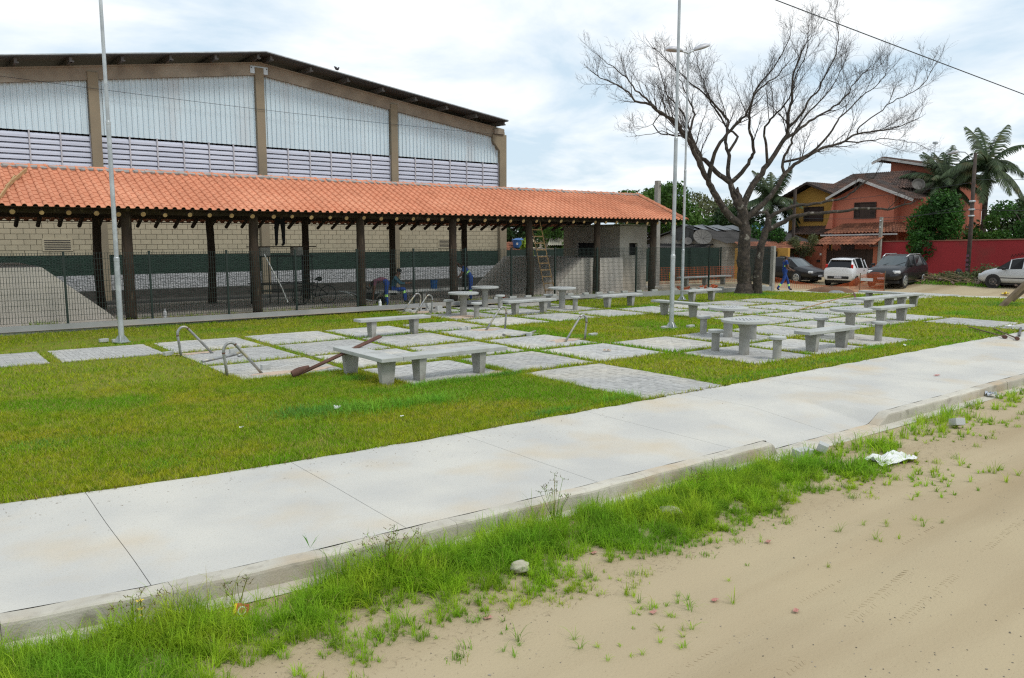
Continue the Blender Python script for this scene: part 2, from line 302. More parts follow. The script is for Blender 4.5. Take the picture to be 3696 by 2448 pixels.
class MB:
    def __init__(s):
        s.v = []; s.f = []; s.mi = []; s.r = []; s.rv = 0.5; s.m = 0; s.T = None
    def pt(s, p):
        if s.T is not None: p = s.T @ Vector(p)
        s.v.append((p[0], p[1], p[2])); s.r.append(s.rv); return len(s.v) - 1
    def face(s, idx):
        s.f.append(tuple(idx)); s.mi.append(s.m)
    def quad(s, *ps): s.face([s.pt(p) for p in ps])
    def box(s, c, d, rz=0.0, taper=1.0, ry=0.0, rx=0.0):
        mt = Matrix.Translation(c) @ Matrix.Rotation(rz, 4, 'Z') @ Matrix.Rotation(ry, 4, 'Y') @ Matrix.Rotation(rx, 4, 'X')
        hx, hy, hz = d[0] / 2, d[1] / 2, d[2] / 2
        i = []
        for z, t in ((-hz, taper), (hz, 1.0)):
            for x, y in ((-hx, -hy), (hx, -hy), (hx, hy), (-hx, hy)):
                i.append(s.pt(mt @ Vector((x * t, y * t, z))))
        for q in ((3, 2, 1, 0), (4, 5, 6, 7), (0, 1, 5, 4), (1, 2, 6, 5), (2, 3, 7, 6), (3, 0, 4, 7)):
            s.face([i[k] for k in q])
    def prism(s, poly, axis, a, b):
        # poly: 2d points ccw; axis 'Y': (x,z) extruded a..b along y ; 'X': (y,z) along x ; 'Z': (x,y) along z
        def P(p, t):
            return {'Y': (p[0], t, p[1]), 'X': (t, p[0], p[1]), 'Z': (p[0], p[1], t)}[axis]
        A = [s.pt(P(p, a)) for p in poly]; B = [s.pt(P(p, b)) for p in poly]
        n = len(poly)
        for k in range(n):
            s.face([A[k], A[(k + 1) % n], B[(k + 1) % n], B[k]])
        s.face(A[::-1]); s.face(B)
    def tube(s, pts, rad, n=8, cap=True, jit=0.0):
        pts = [Vector(p) for p in pts]
        if not hasattr(rad, '__len__'): rad = [rad] * len(pts)
        rings = []
        ref = None
        for k, p in enumerate(pts):
            a = pts[max(k - 1, 0)]; b = pts[min(k + 1, len(pts) - 1)]
            d = (b - a)
            if d.length < 1e-9: d = Vector((0, 0, 1))
            d.normalize()
            if ref is None:
                ref = d.orthogonal().normalized()
            ref = ref - d * ref.dot(d)
            if ref.length < 1e-6: ref = d.orthogonal()
            ref.normalize()
            u = ref; w = d.cross(u)
            ring = []
            for q in range(n):
                t = 2 * PI * q / n
                r = rad[k] * (1 + (RND.uniform(-jit, jit) if jit else 0))
                ring.append(s.pt(p + u * math.cos(t) * r + w * math.sin(t) * r))
            rings.append(ring)
        for k in range(len(rings) - 1):
            for q in range(n):
                s.face([rings[k][q], rings[k][(q + 1) % n], rings[k + 1][(q + 1) % n], rings[k + 1][q]])
        if cap:
            s.face(rings[0][::-1]); s.face(rings[-1])
    def lathe(s, prof, n=20, c=(0, 0, 0), axis='Z'):
        rings = []
        for r, z in prof:
            ring = []
            for q in range(n):
                t = 2 * PI * q / n
                if axis == 'Z': p = (c[0] + r * math.cos(t), c[1] + r * math.sin(t), c[2] + z)
                else: p = (c[0] + r * math.cos(t), c[1] + z, c[2] + r * math.sin(t))
                ring.append(s.pt(p))
            rings.append(ring)
        fl = axis != 'Z'
        for k in range(len(rings) - 1):
            for q in range(n):
                i = [rings[k][q], rings[k][(q + 1) % n], rings[k + 1][(q + 1) % n], rings[k + 1][q]]
                s.face(i[::-1] if fl else i)
        s.face(rings[0] if fl else rings[0][::-1]); s.face(rings[-1][::-1] if fl else rings[-1])
    def mesh(s, name, mats, smooth=False, bevel=0.0, fix=False):
        me = bpy.data.meshes.new(name)
        me.from_pydata(s.v, [], s.f)
        for m in (mats if isinstance(mats, (list, tuple)) else [mats]): me.materials.append(m)
        if any(s.mi): me.polygons.foreach_set('material_index', s.mi)
        if any(abs(q - 0.5) > 1e-6 for q in s.r):
            a = me.attributes.new('rnd', 'FLOAT', 'POINT'); a.data.foreach_set('value', s.r)
        if fix or bevel:
            bm = bmesh.new(); bm.from_mesh(me)
            bmesh.ops.recalc_face_normals(bm, faces=bm.faces)
            if bevel:
                bmesh.ops.bevel(bm, geom=list(bm.edges), offset=bevel, segments=2, profile=0.5, affect='EDGES', clamp_overlap=True)
            bm.to_mesh(me); bm.free()
        if smooth:
            me.polygons.foreach_set('use_smooth', [True] * len(me.polygons))
        me.update()
        return me
    def build(s, name, mats, parent=None, loc=None, smooth=False, bevel=0.0, fix=False, rz=0.0):
        return link(name, s.mesh(name, mats, smooth, bevel, fix), parent, loc, rz)

def npmesh(name, V, F, mat, rnd=None, parent=None, kind=None):
    me = bpy.data.meshes.new(name)
    V = np.asarray(V, np.float32); F = np.asarray(F, np.int32)
    me.vertices.add(len(V)); me.vertices.foreach_set('co', V.ravel())
    k = F.shape[1]
    me.loops.add(F.size); me.loops.foreach_set('vertex_index', F.ravel())
    me.polygons.add(len(F)); me.polygons.foreach_set('loop_start', np.arange(0, F.size, k, dtype=np.int32))
    me.update(calc_edges=True)
    me.materials.append(mat)
    if rnd is not None:
        a = me.attributes.new('rnd', 'FLOAT', 'POINT'); a.data.foreach_set('value', np.asarray(rnd, np.float32))
    o = link(name, me, parent)
    if kind: o['kind'] = kind
    return o

def copy_tree(o, parent=None):
    c = o.copy(); COL.objects.link(c)
    if parent is not None: c.parent = parent
    for ch in list(o.children): copy_tree(ch, c)
    return c

def hnoise(x, y, s):
    x = np.asarray(x, float) * s; y = np.asarray(y, float) * s
    return (np.sin(x * 1.7 + 1.3 * np.sin(y * 1.1 + .5)) + np.sin(y * 1.9 + 1.7 * np.sin(x * .8 + 2.1)) + np.sin((x + y) * 1.23 + 1.1 * np.sin(x * 2.3 - y)) ) / 3.0

def _itp(xs, ys):
    return lambda x: np.interp(x, xs, ys)
ysw = _itp([-8, 0.3, 0.7, 1.75, 2.7, 4.9, 11, 22, 60], [8.8, 8.8, 8.72, 8.57, 8.47, 8.38, 8.44, 8.6, 9.0])      # lawn edge of the sidewalk
ycb = _itp([-8, 0.3, 1.2, 2.4, 5.3, 11.5, 17, 60], [6.15, 6.12, 5.97, 5.87, 5.80, 5.78, 5.86, 6.2])            # crack between sidewalk and kerb
yfe = _itp([-10, 0, 12, 20, 26, 33.43], [24.4, 24.42, 24.52, 24.5, 24.0, 22.96])                                 # fence line
xlr = lambda y: 33.2 + (22.65 - np.asarray(y, float)) * 0.45                                                     # far edge of the lawn

# ------------------------------------------------------------------ ground and dirt road
def gz(x, y):
    x = np.asarray(x, float); y = np.asarray(y, float)
    z = np.full(np.broadcast(x, y).shape, -0.17)
    z = z + 0.012 * hnoise(x * 0.5, y * 1.6, 1.0) + 0.006 * hnoise(x, y, 3.1)
    rut = np.exp(-((y - 2.9 - 0.05 * x) / 0.16) ** 2) + np.exp(-((y - 1.5 - 0.05 * x) / 0.16) ** 2) + 0.6 * np.exp(-((y - 3.7 - 0.02 * x) / 0.10) ** 2)
    z = z - 0.022 * rut * (x < 35)
    up = np.clip((x - 39.5) / 8.0, 0, 1); up = up * up * (3 - 2 * up) * (y > -20)
    return z + 0.45 * up
def axis(lo, hi, steps):
    a = np.unique(np.concatenate(steps)); return a[(a >= lo) & (a <= hi)]
gx = axis(-2500, 2500, [np.arange(-4, 16, 0.12), np.arange(16, 62, 0.8), np.geomspace(62, 2500, 14), -np.geomspace(4, 2500, 14)])
gy = axis(-2500, 2500, [np.arange(-2, 6.4, 0.10), np.arange(6.4, 45, 0.9), np.geomspace(45, 2500, 14), -np.geomspace(2, 2500, 14)])
GX, GY = np.meshgrid(gx, gy, indexing='ij')
V = np.stack([GX, GY, gz(GX, GY)], -1).reshape(-1, 3)
ii, jj = np.meshgrid(np.arange(len(gx) - 1), np.arange(len(gy) - 1), indexing='ij')
b0 = (ii * len(gy) + jj).ravel()
o = npmesh('ground', V, np.stack([b0, b0 + len(gy), b0 + len(gy) + 1, b0 + 1], -1), M['dirt'])
o['kind'] = 'structure'
o.data.polygons.foreach_set('use_smooth', [True] * len(o.data.polygons))

# tyre tread prints pressed along the road
tr = MB()
def tread(x0, x1, f, w=0.11, step=0.045):
    x = x0
    while x < x1:
        y = f(x); z = float(gz(x, y))
        for s in (-1, 1):
            tr.rv = RND.random()
            if RND.random() < .25 or hnoise(x, y, 2.0) < -.3: continue
            tr.box((x + RND.uniform(-.006, .006), y + s * w * 0.28, z + 0.000), (0.010, w * 0.34, 0.004), rz=s * 0.5 + RND.uniform(-.1, .1))
        x += step * RND.uniform(0.8, 1.3)
tread(3.9, 6.6, lambda x: 2.62 + 0.13 * (x - 3.9)); tread(4.4, 7.5, lambda x: 3.15 + 0.06 * (x - 4.4), 0.08)
tread(5.4, 12, lambda x: 2.55 + 0.11 * (x - 5.4), 0.07); tread(3.2, 5.0, lambda x: 3.0 + 0.1 * (x - 3.2), 0.09)
tag(tr.build('tyre_tracks', M['dirt']), kind='stuff')
tag(bpy.data.objects['tyre_tracks'], 'faint tyre tread prints along the sandy road', 'tracks')

# sidewalk: cast slabs 2.2 m long with a dropped ramp at the kerb
def drop(x, y):
    x = np.asarray(x, float); y = np.asarray(y, float)
    def ss(t):
        t = np.clip(t, 0, 1); return t * t * (3 - 2 * t)
    depth = np.clip((7.1 - y) / (7.1 - 5.83), 0, 1)
    left = ss((x - (8.33 + 0.3 * (y - 5.6))) / 0.14)
    right = np.clip((11.12 - x) / (0.03 + 0.26 * depth), 0, 1)
    return -0.145 * depth * left * right
side = link('sidewalk', None); tag(side, kind='structure')
bed = MB()
for a in np.arange(-8, 58, 1.5):
    b = a + 1.5
    zz0, zz1 = (-0.19, -0.19) if 6 < a < 12 else (-0.02, -0.02)
    bed.quad((a, ycb(a) + .01, zz0), (b, ycb(b) + .01, zz1), (b, ysw(b), zz1), (a, ysw(a), zz0))
bed.build('joint_bed', M['joint'], side)
jx = [-7.5, -5.3, -3.1, -0.9, 1.25, 3.3, 5.53, 7.74] + [7.74 + 2.2 * k for k in range(1, 20)]
for a, b in zip(jx[:-1], jx[1:]):
    g_ = 0.003
    fine = 6 < a < 12
    nx = 46 if fine else 10; ny = 52 if fine else 10
    mb = MB()
    top = []
    for i in range(nx + 1):
        x = a + g_ + (b - a - 2 * g_) * i / nx
        row = []
        x_c = x
        for j in range(ny + 1):
            y0, y1 = float(ycb(x)) + 0.005 + 0.004 * math.sin(x * 17.3) * math.sin(x * 5.1), float(ysw(x)) + (0.02 * math.sin(x * 7.3) + 0.012 * math.sin(x * 23.1) if j == ny else 0)
            y = y0 + (y1 - y0) * j / ny
            x = x_c + (0.004 * math.sin(y * 3.1 + (a if i == 0 else b) * 5)) * (i in (0, nx))
            row.append(mb.pt((x, y, float(drop(x, y)) + 0.0018 * math.sin(x * 2.1 + y * 1.3))))
        top.append(row)
    for i in range(nx):
        for j in range(ny):
            mb.face([top[i][j], top[i + 1][j], top[i + 1][j + 1], top[i][j + 1]])
    for row, fl in ((top[0], 0), (top[-1], 1)):
        for j in range(ny):
            p, q = mb.v[row[j]], mb.v[row[j + 1]]
            idx = [row[j], row[j + 1], mb.pt((q[0], q[1], q[2] - .06)), mb.pt((p[0], p[1], p[2] - .06))]
            mb.face(idx if not fl else idx[::-1])
    mb.build('slab', M['walk'], side)

# kerb stones
kerb = link('kerb', None); tag(kerb, kind='structure')
kx = [-7.3, -6.2, -5.1, -4.0, -2.9, -1.8, -0.75, 0.32, 1.36, 2.5, 3.72, 4.95, 6.1, 7.2, 8.32, 9.1, 9.95, 10.85] + [10.85 + 1.12 * k for k in range(1, 40)]
def kprof(x, dz):
    y = float(ycb(x))
    P = [(0, 0.0), (-0.112, 0.0), (-0.130, -0.004), (-0.142, -0.015), (-0.149, -0.034), (-0.160, -0.26), (0, -0.26)]
    return [(x, y + p, (q + dz) if q > -0.2 else q) for p, q in P]
for n_, (a, b) in enumerate(zip(kx[:-1], kx[1:])):
    mb = MB()
    g_ = 0.0018
    j0 = RND.uniform(-.004, .004)
    steps = 16
    rings = []
    for i in range(steps + 1):
        x = a + g_ + (b - a - 2 * g_) * i / steps
        dz = float(drop(x, 5.6)) * 1.0
        rings.append([mb.pt((p[0], p[1] + j0, p[2] + 0.004 * math.sin(x * 9.1) * (p[2] > -.2))) for p in kprof(x, dz)])
    m = len(rings[0])
    for i in range(steps):
        for q in range(m):
            mb.face([rings[i][q], rings[i + 1][q], rings[i + 1][(q + 1) % m], rings[i][(q + 1) % m]])
    mb.face(rings[0]); mb.face(rings[-1][::-1])
    ko = mb.build('kerb_stone', [M['kerb'], M['kerbshade']], kerb, fix=True)
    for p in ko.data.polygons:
        if p.normal.y < -.8: p.material_index = 1  # road-facing sides get the tone with shade painted in

gs = MB()
for a in np.arange(-7, 50, .6):
    b = a + .6
    gs.quad((a, float(ycb(a)) - .30, -.168), (b, float(ycb(b)) - .30, -.168), (b, float(ycb(b)) - .14, -.146), (a, float(ycb(a)) - .14, -.146))
gs.build('gutter_strip', M['kerb'], kerb)

# ------------------------------------------------------------------ lawn base
mb = MB()
rows = []
ny, nx = 24, 40
for j in range(ny + 1):
    t = j / ny
    row = []
    for i in range(nx + 1):
        s = i / nx
        x = -8 + s * 44
        for _ in range(3):
            y = float(ysw(x)) - 0.05 + t * (float(yfe(min(x, 33.43))) + 0.1 - float(ysw(x)))
            x = -8 + s * (float(xlr(y)) + 8)
        row.append(mb.pt((x, y, -0.022 + 0.004 * math.sin(x * 1.3) * math.cos(y * 1.7))))
    rows.append(row)
for j in range(ny):
    for i in range(nx):
        mb.face([rows[j][i], rows[j][i + 1], rows[j + 1][i + 1], rows[j + 1][i]])
tag(mb.build('lawn', M['soil'], smooth=True), kind='structure')
# thin pale footway along the far street
mb = MB()
for a in range(0, 24):
    y0, y1 = 23.2 - a * 1.2, 23.2 - (a + 1) * 1.2
    mb.quad((float(xlr(y0)) + .02, y0, -0.03), (float(xlr(y1)) + .02, y1, -0.03), (float(xlr(y1)) + 1.35, y1, -0.03), (float(xlr(y0)) + 1.35, y0, -0.03))
    mb.quad((float(xlr(y1)) + 1.35, y1, -0.03), (float(xlr(y1)) + 1.35, y1, -0.2), (float(xlr(y0)) + 1.35, y0, -0.2), (float(xlr(y0)) + 1.35, y0, -0.03))
tag(mb.build('far_footway', M['walk'], fix=True), kind='structure')

# ------------------------------------------------------------------ paving squares in the lawn
PER = 2.21; TX0, TY0 = 2.4, 9.55
SQ = [(i, 6) for i in (5, 6, 7)] + [(i, 5) for i in (5, 6, 7)] + [(i, 4) for i in range(-1, 12)] + [(i, 3) for i in (1, 2, 3, 4, 8, 9, 10, 11, 12, 13, 14, 15)] \
    + [(i, 2) for i in (1, 2, 3, 4, 8, 9, 10, 11)] + [(i, 1) for i in range(2, 11)] + [(3, 0), (5, 0), (6, 0), (7, 0), (10, 0), (10, -1)]
RECT = []
paving = link('plaza_paving', None); tag(paving, kind='structure')
def brickmesh(nm, w, d):
    mb = MB(); mb.box((0, 0, -0.03), (w, d, 0.06)); me = mb.mesh(nm, M['paver'], bevel=0.0); return me
BM = {(2, 1): brickmesh('brick_h', .194, .094), (1, 2): brickmesh('brick_v', .094, .194), (1, 1): brickmesh('brick_s', .094, .094)}
for (i, j) in SQ:
    x0 = TX0 + PER * i; y0 = TY0 + 2.2 * j
    w, d = 2.0, 2.0
    if (i, j) == (3, 0): x0, y0, w, d = 9.05, 8.47, 2.0, 3.1
    if (i, j) == (10, -1): y0 = 8.75; y0, d = 8.65, 0.8
    RECT.append((x0, y0, x0 + w, y0 + d))
    near = (i, j) in ((3, 0), (3, 1))
    sq = MB(); sq.box((x0 + w / 2, y0 + d / 2, -0.05), (w, d, 0.07))
    so = sq.build('paving_square', M['sandjoint'], paving)
    nxc, nyc = int(round(w / 0.1)), int(round(d / 0.1))
    ph = RND.randrange(4)
    bond = (i, j) in ((1, 2), (1, 3), (5, 0), (-1, 4))
    mb = MB()
    tilt = (RND.uniform(-.002, .002), RND.uniform(-.002, .002))
    for cx_ in range(nxc):
        for cy_ in range(nyc):
            if bond:
                off = cx_ + (cy_ % 2)
                if off % 2 == 0: sw, sd = min(2, nxc - cx_), 1
                elif cx_ == 0: sw, sd = 1, 1
                else: continue
            else:
                t = (cx_ - cy_ + ph) % 4
                if t == 0: sw, sd = min(2, nxc - cx_), 1
                elif t == 3: sw, sd = 1, min(2, nyc - cy_)
                elif t == 1 and cx_ == 0: sw, sd = 1, 1
                elif t == 2 and cy_ == 0: sw, sd = 1, 1
                else: continue
            px, py = x0 + (cx_ + sw / 2) * 0.1, y0 + (cy_ + sd / 2) * 0.1
            z = RND.uniform(-.0025, .0025) + tilt[0] * cx_ * .1 + tilt[1] * cy_ * .1 + 0.003 * math.sin(px * 2.7) * math.cos(py * 2.2)
            if near:
                o = link('brick', BM[(sw, sd)], so, (px, py, z))
                o.rotation_euler = (RND.uniform(-.012, .012), RND.uniform(-.012, .012), RND.uniform(-.01, .01))
            else:
                mb.rv = RND.random()
                mb.box((px, py, z - 0.02), (sw * 0.1 - 0.006, sd * 0.1 - 0.006, 0.04), rz=RND.uniform(-.01, .01))
    if not near:
        tag(mb.build('brick', M['paver'], so), kind='stuff')

# ------------------------------------------------------------------ green mesh fence on its low wall
fence = thing('mesh_fence', 'dark green welded wire fence with posts on a low grey concrete wall', 'fence')
mb = MB()
fx = list(np.arange(-8, 33.3, 1.2)) + [33.3]
for a, b in zip(fx[:-1], fx[1:]):
    ya, yb = float(yfe(a)), float(yfe(b))
    A = [mb.pt(p) for p in ((a, ya, -.1), (a, ya + .16, -.1), (a, ya + .16, .2), (a, ya, .2))]
    B = [mb.pt(p) for p in ((b, yb, -.1), (b, yb + .16, -.1), (b, yb + .16, .2), (b, yb, .2))]
    for k in range(4): mb.face([A[k], B[k], B[(k + 1) % 4], A[(k + 1) % 4]])
mb.build('base_wall', M['basewall'], fence, fix=True)
px_ = [-5.2, -3.05, -0.88, 1.27, 3.43, 5.6, 7.8, 9.98, 12.15, 14.35, 16.55, 18.7, 20.85, 23.0, 25.15, 27.25, 29.35, 31.4, 33.25]
for a in px_[:-1]:
    mb = MB(); mb.box((a, float(yfe(a)) + .08, 1.17), (.055, .05, 1.94)); mb.box((a, float(yfe(a)) + .08, 2.145), (.062, .058, .02))
    mb.build('post', M['fencegreen'], fence)
for a, b in zip(px_[:-1], px_[1:]):
    mb = MB()
    ya, yb = float(yfe(a)) + .08, float(yfe(b)) + .08
    n_ = 32
    for k in range(1, n_):
        t = k / n_
        x, y = a + (b - a) * t, ya + (yb - ya) * t
        mb.box((x, y - .012, 1.19), (.0105, .010, 1.86))
    ang = math.atan2(yb - ya, b - a); ln = math.hypot(b - a, yb - ya)
    for z in np.arange(0.27, 2.13, 0.153):
        mb.box(((a + b) / 2, (ya + yb) / 2 - .020, float(z)), (ln - .05, .007, .0075), rz=ang)
    mb.build('wire_panel', M['fencegreen'], fence)
mb = MB(); mb.box((33.43, 23.05, 1.0), (.18, .18, 2.28)); mb.build('end_post', M['cpole'], fence, bevel=.01)
# return of the fence away from the plaza
for k, (a, b) in enumerate((((33.43, 23.1), (34.6, 24.6)), ((34.6, 24.6), (36.0, 26.4)))):
    mb = MB()
    n_ = 38; ang = math.atan2(b[1] - a[1], b[0] - a[0]); ln = math.hypot(b[0] - a[0], b[1] - a[1])
    for q in range(1, n_):
        t = q / n_; mb.box((a[0] + (b[0] - a[0]) * t, a[1] + (b[1] - a[1]) * t, 1.19), (.010, .010, 1.86))
    for z in (0.28, 0.88, 1.48, 2.08): mb.box(((a[0] + b[0]) / 2, (a[1] + b[1]) / 2, z), (ln, .005, .005), rz=ang)
    mb.build('wire_panel', M['fencegreen'], fence)
    mb = MB(); mb.box((b[0], b[1], 1.1), (.05, .05, 2.0)); mb.build('post', M['fencegreen'], fence)

# ------------------------------------------------------------------ yard behind the fence, slab of the pavilion
mb = MB()
mb.quad((-12, 24.5, .06), (26, 24.2, .06), (26, 36, .06), (-12, 36, .06))
mb.quad((26, 24.2, .06), (33.4, 23.1, .06), (36, 27, .05), (26, 36, .06))
tag(mb.build('yard', M['yard']), kind='structure')
mb = MB(); mb.box((11.5, 28.7, .10), (36, 4.5, .14))
tag(mb.build('pavilion_floor', M['render'], bevel=.01), kind='structure')
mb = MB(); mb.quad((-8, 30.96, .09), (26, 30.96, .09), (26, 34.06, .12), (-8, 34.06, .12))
tag(mb.build('floor_shade_strip', M['darkst']), kind='structure')  # added strip: its dark colour stands in for shade on the sunlit floor

# ------------------------------------------------------------------ pavilion with clay tile roof
pav = thing('pavilion', 'long open timber pavilion with an orange clay tile gable roof', 'pavilion')
PX = [-2.2, 1.45, 5.12, 8.8, 12.45, 16.2, 19.85, 23.5, 27.0]
EY0, EY1, RY, EZ, RZ = 24.15, 30.85, 27.2, 3.30, 4.56
slope = math.atan2(RZ - EZ, RY - EY0)
EZ1 = RZ - (EY1 - RY) * math.tan(slope)
def logpost(x, y, top, r):
    mb = MB(); n_ = 14
    ph = RND.uniform(0, 6); bx, by = RND.uniform(-.03, .03), RND.uniform(-.03, .03)
    pts = [(bx * math.sin(k / n_ * 5 + ph), by * math.sin(k / n_ * 4 + ph), .1 + (top - .1) * k / n_) for k in range(n_ + 1)]
    rad = [r * (1.08 - .14 * k / n_) * (1 + .03 * math.sin(k * 1.9 + ph)) for k in range(n_ + 1)]
    mb.tube(pts, rad, 12, jit=.025)
    return mb.build('post', M['log'], pav, (x, y, 0), smooth=True)
for x in PX:
    logpost(x, 24.9 + RND.uniform(-.04, .04), 3.38, .145); logpost(x + RND.uniform(-.05, .05), 29.5, 3.38, .135)
for y in (24.9, 29.5):
    for a, b in zip(PX[:-1], PX[1:]):
        mb = MB(); mb.tube([(a - .2, y, 3.30), ((a + b) / 2, y, 3.30 + RND.uniform(-.015, .015)), (b + .2, y, 3.30)], [.12, .115, .11], 10)
        mb.build('beam', M['log'], pav, smooth=True)
for x in PX:                                     # tie beams and king posts
    mb = MB(); mb.tube([(x, 24.7, 3.36), (x, 29.7, 3.36)], .10, 10); mb.build('tie_beam', M['log'], pav, smooth=True)
    mb = MB(); mb.tube([(x, RY, 3.4), (x, RY, RZ - .22)], .09, 8); mb.build('king_post', M['log'], pav, smooth=True)
mb = MB(); mb.tube([(-3, RY, RZ - .2), (28.2, RY, RZ - .2)], .09, 8); mb.build('ridge_beam', M['log'], pav, smooth=True)
rx = -2.6
while rx < 28.2:
    for s in (0, 1):
        ye = (EY0 + .13, EY1 - .13)[s]
        mb = MB()
        r = RND.uniform(.058, .070)
        p0 = Vector((0, ye - RY, (EZ, EZ1)[s] - RZ + .03 - .155 + RND.uniform(-.015, .012))); p1 = Vector((0, 0, -.10))
        mb.tube([p0, (p0 + p1) / 2, p1], [r, r * .97, r * .95], 10, cap=False)
        mb.m = 1
        d = (p1 - p0).normalized(); u = Vector((1, 0, 0)); w = d.cross(u)
        mb.face([mb.pt(p0 + u * math.cos(q * PI / 5) * r + w * math.sin(q * PI / 5) * r) for q in range(10)])
        ro = mb.build('rafter', [M['log'], M['logend'] if s == 0 else M['log']], pav, (rx + RND.uniform(-.05, .05), RY, RZ), smooth=False, fix=True)
    rx += .62
# tiles: S profile, one mesh shared
TP, TEXP = 0.246, 0.30
def tilemesh(nm):
    mb = MB()
    prof = []
    for k in range(7):                           # hump
        t = PI * k / 6
        prof.append((-.060 * math.cos(t) - .060, .012 + .054 * math.sin(t)))
    prof += [(0.005, .004), (.06, .0), (.115, .006), (.128, .014)]
    Lt = TEXP + .05
    A = [mb.pt((x, -.0, z + .011)) for x, z in prof]           # lower end raised on the course below
    B = [mb.pt((x * .97, Lt, z)) for x, z in prof]
    C = [mb.pt((x, -.0, z - .001)) for x, z in prof]
    for k in range(len(prof) - 1):
        mb.face([A[k], A[k + 1], B[k + 1], B[k]])
        mb.face([C[k], C[k + 1], A[k + 1], A[k]])
    me = mb.mesh(nm, M['tile'])
    return me, mb
TILE, TMB = tilemesh('roof_tile')
roof = link('roof', None, pav)
cols = int((28.25 + 2.9) / TP); rowsn = 11
fl_ = MB(); bk_ = MB()
cands = []
for c in range(cols):
    for r in range(rowsn):
        cands.append((c, r))
indiv = set((c, r) for (c, r) in cands if 19 <= c < 19 + 27)        # the columns that show largest
for (c, r) in cands:
    x = -2.9 + TP * (c + .5); s = r * TEXP
    jx_, jr = RND.uniform(-.002, .002), RND.uniform(-.006, .006)
    loc = Vector((x + jx_, EY0 + s * math.cos(slope), EZ + s * math.sin(slope) + .03))
    rot = Matrix.Rotation(slope - .018, 4, 'X') @ Matrix.Rotation(jr, 4, 'Z')
    if (c, r) in indiv:
        o = link('roof_tile', TILE, roof, loc); o.rotation_euler = rot.to_euler()
    else:
        fl_.rv = RND.random(); fl_.T = Matrix.Translation(loc) @ rot
        base = len(fl_.v)
        for v in TMB.v: fl_.pt(v)
        for f in TMB.f: fl_.face([base + k for k in f])
    for s2 in ([s] if r < rowsn - 1 else [s, s + TEXP, s + 2 * TEXP]):
        loc2 = Vector((x + jx_, EY1 - s2 * math.cos(slope), EZ1 + s2 * math.sin(slope) + .03))
        bk_.rv = RND.random(); bk_.T = Matrix.Translation(loc2) @ Matrix.Rotation(PI, 4, 'Z') @ rot
        base = len(bk_.v)
        for v in TMB.v: bk_.pt(v)
        for f in TMB.f: bk_.face([base + k for k in f])
tag(fl_.build('tile_field', M['tile'], roof), kind='stuff')
tag(bk_.build('rear_tile_field', M['tile'], roof), kind='stuff')
# battens under the tiles
for k in range(10):
    s = .12 + k * .335
    for sg in (0, 1):
        y = EY0 + s * math.cos(slope) if sg == 0 else EY1 - s * math.cos(slope)
        mb = MB(); mb.box((12.65, y, (EZ, EZ1)[sg] + s * math.sin(slope) - .015), (31, .05, .03)); mb.build('batten', M['log'], roof)
mo = MB()
for k in range(190):
    x = -2.9 + k * .164
    mo.rv = RND.random()
    for sg in (-1, 1):
        mo.box((x, RY + sg * (.13 + RND.uniform(0, .05)), RZ - .012 + RND.uniform(-.02, .012)), (.20, .15 + RND.uniform(0, .06), .09), rz=RND.uniform(-.3, .3), rx=-sg * slope)
mo.build('ridge_mortar', M['mortarr'], roof)
cap_ = MB()
prof = [(math.cos(PI * k / 8), math.sin(PI * k / 8)) for k in range(9)]
def half(r0, r1, x0, x1):
    A = [cap_.pt((x0, r0 * c, r0 * .8 * s)) for c, s in prof]; B = [cap_.pt((x1, r1 * c, r1 * .8 * s)) for c, s in prof]
    for k in range(8): cap_.face([A[k], A[k + 1], B[k + 1], B[k]])
    return A, B
half(.112, .118, -.2, .16); half(.118, .136, .16, .165); half(.136, .136, .165, .215); half(.136, .10, .215, .216)
CAPM = cap_.mesh('ridge_tile', M['tile'], fix=True)
k = 0; x = -2.7
while x < 28.1:
    o = link('ridge_tile', CAPM, roof, (x, RY + RND.uniform(-.008, .008), RZ + RND.uniform(-.004, .008))); o.rotation_euler = (RND.uniform(-.05, .05), RND.uniform(-.02, .02), RND.uniform(-.02, .02))
    x += .40
for sg in (0, 1):                                # verge tiles down the gable end
    for k in range(9):
        s = .15 + k * .37
        y = EY0 + s * math.cos(slope) if sg == 0 else EY1 - s * math.cos(slope)
        o = link('verge_tile', CAPM, roof, (28.27, y, (EZ, EZ1)[sg] + s * math.sin(slope) + .05))
        d = Vector((0, -1 if sg == 0 else 1, 0)) * math.cos(slope) + Vector((0, 0, -math.sin(slope)))
        o.rotation_euler = d.to_track_quat('X', 'Z').to_euler()
for (a, b) in (((2.3, 25.2), (2.95, 26.6)), ((1.95, 24.05), (2.6, 26.0))):       # boards left lying on the tiles
    za = EZ + (a[1] - EY0) * math.tan(slope) + .13; zb = EZ + (b[1] - EY0) * math.tan(slope) + .13
    mb = MB(); p, q = Vector((a[0], a[1], za)), Vector((b[0], b[1], zb)); d = q - p
    mb.T = Matrix.Translation((p + q) / 2) @ d.to_track_quat('Z', 'Y').to_matrix().to_4x4()
    mb.box((0, 0, 0), (.035, .09, d.length))
    o = mb.build('roof_board', M['board'])
    tag(o, 'pale sawn board lying up the roof tiles, %s of two at the picture edge' % ('upper' if a[0] > 2.1 else 'lower'), 'board', 'boards on the pavilion roof')

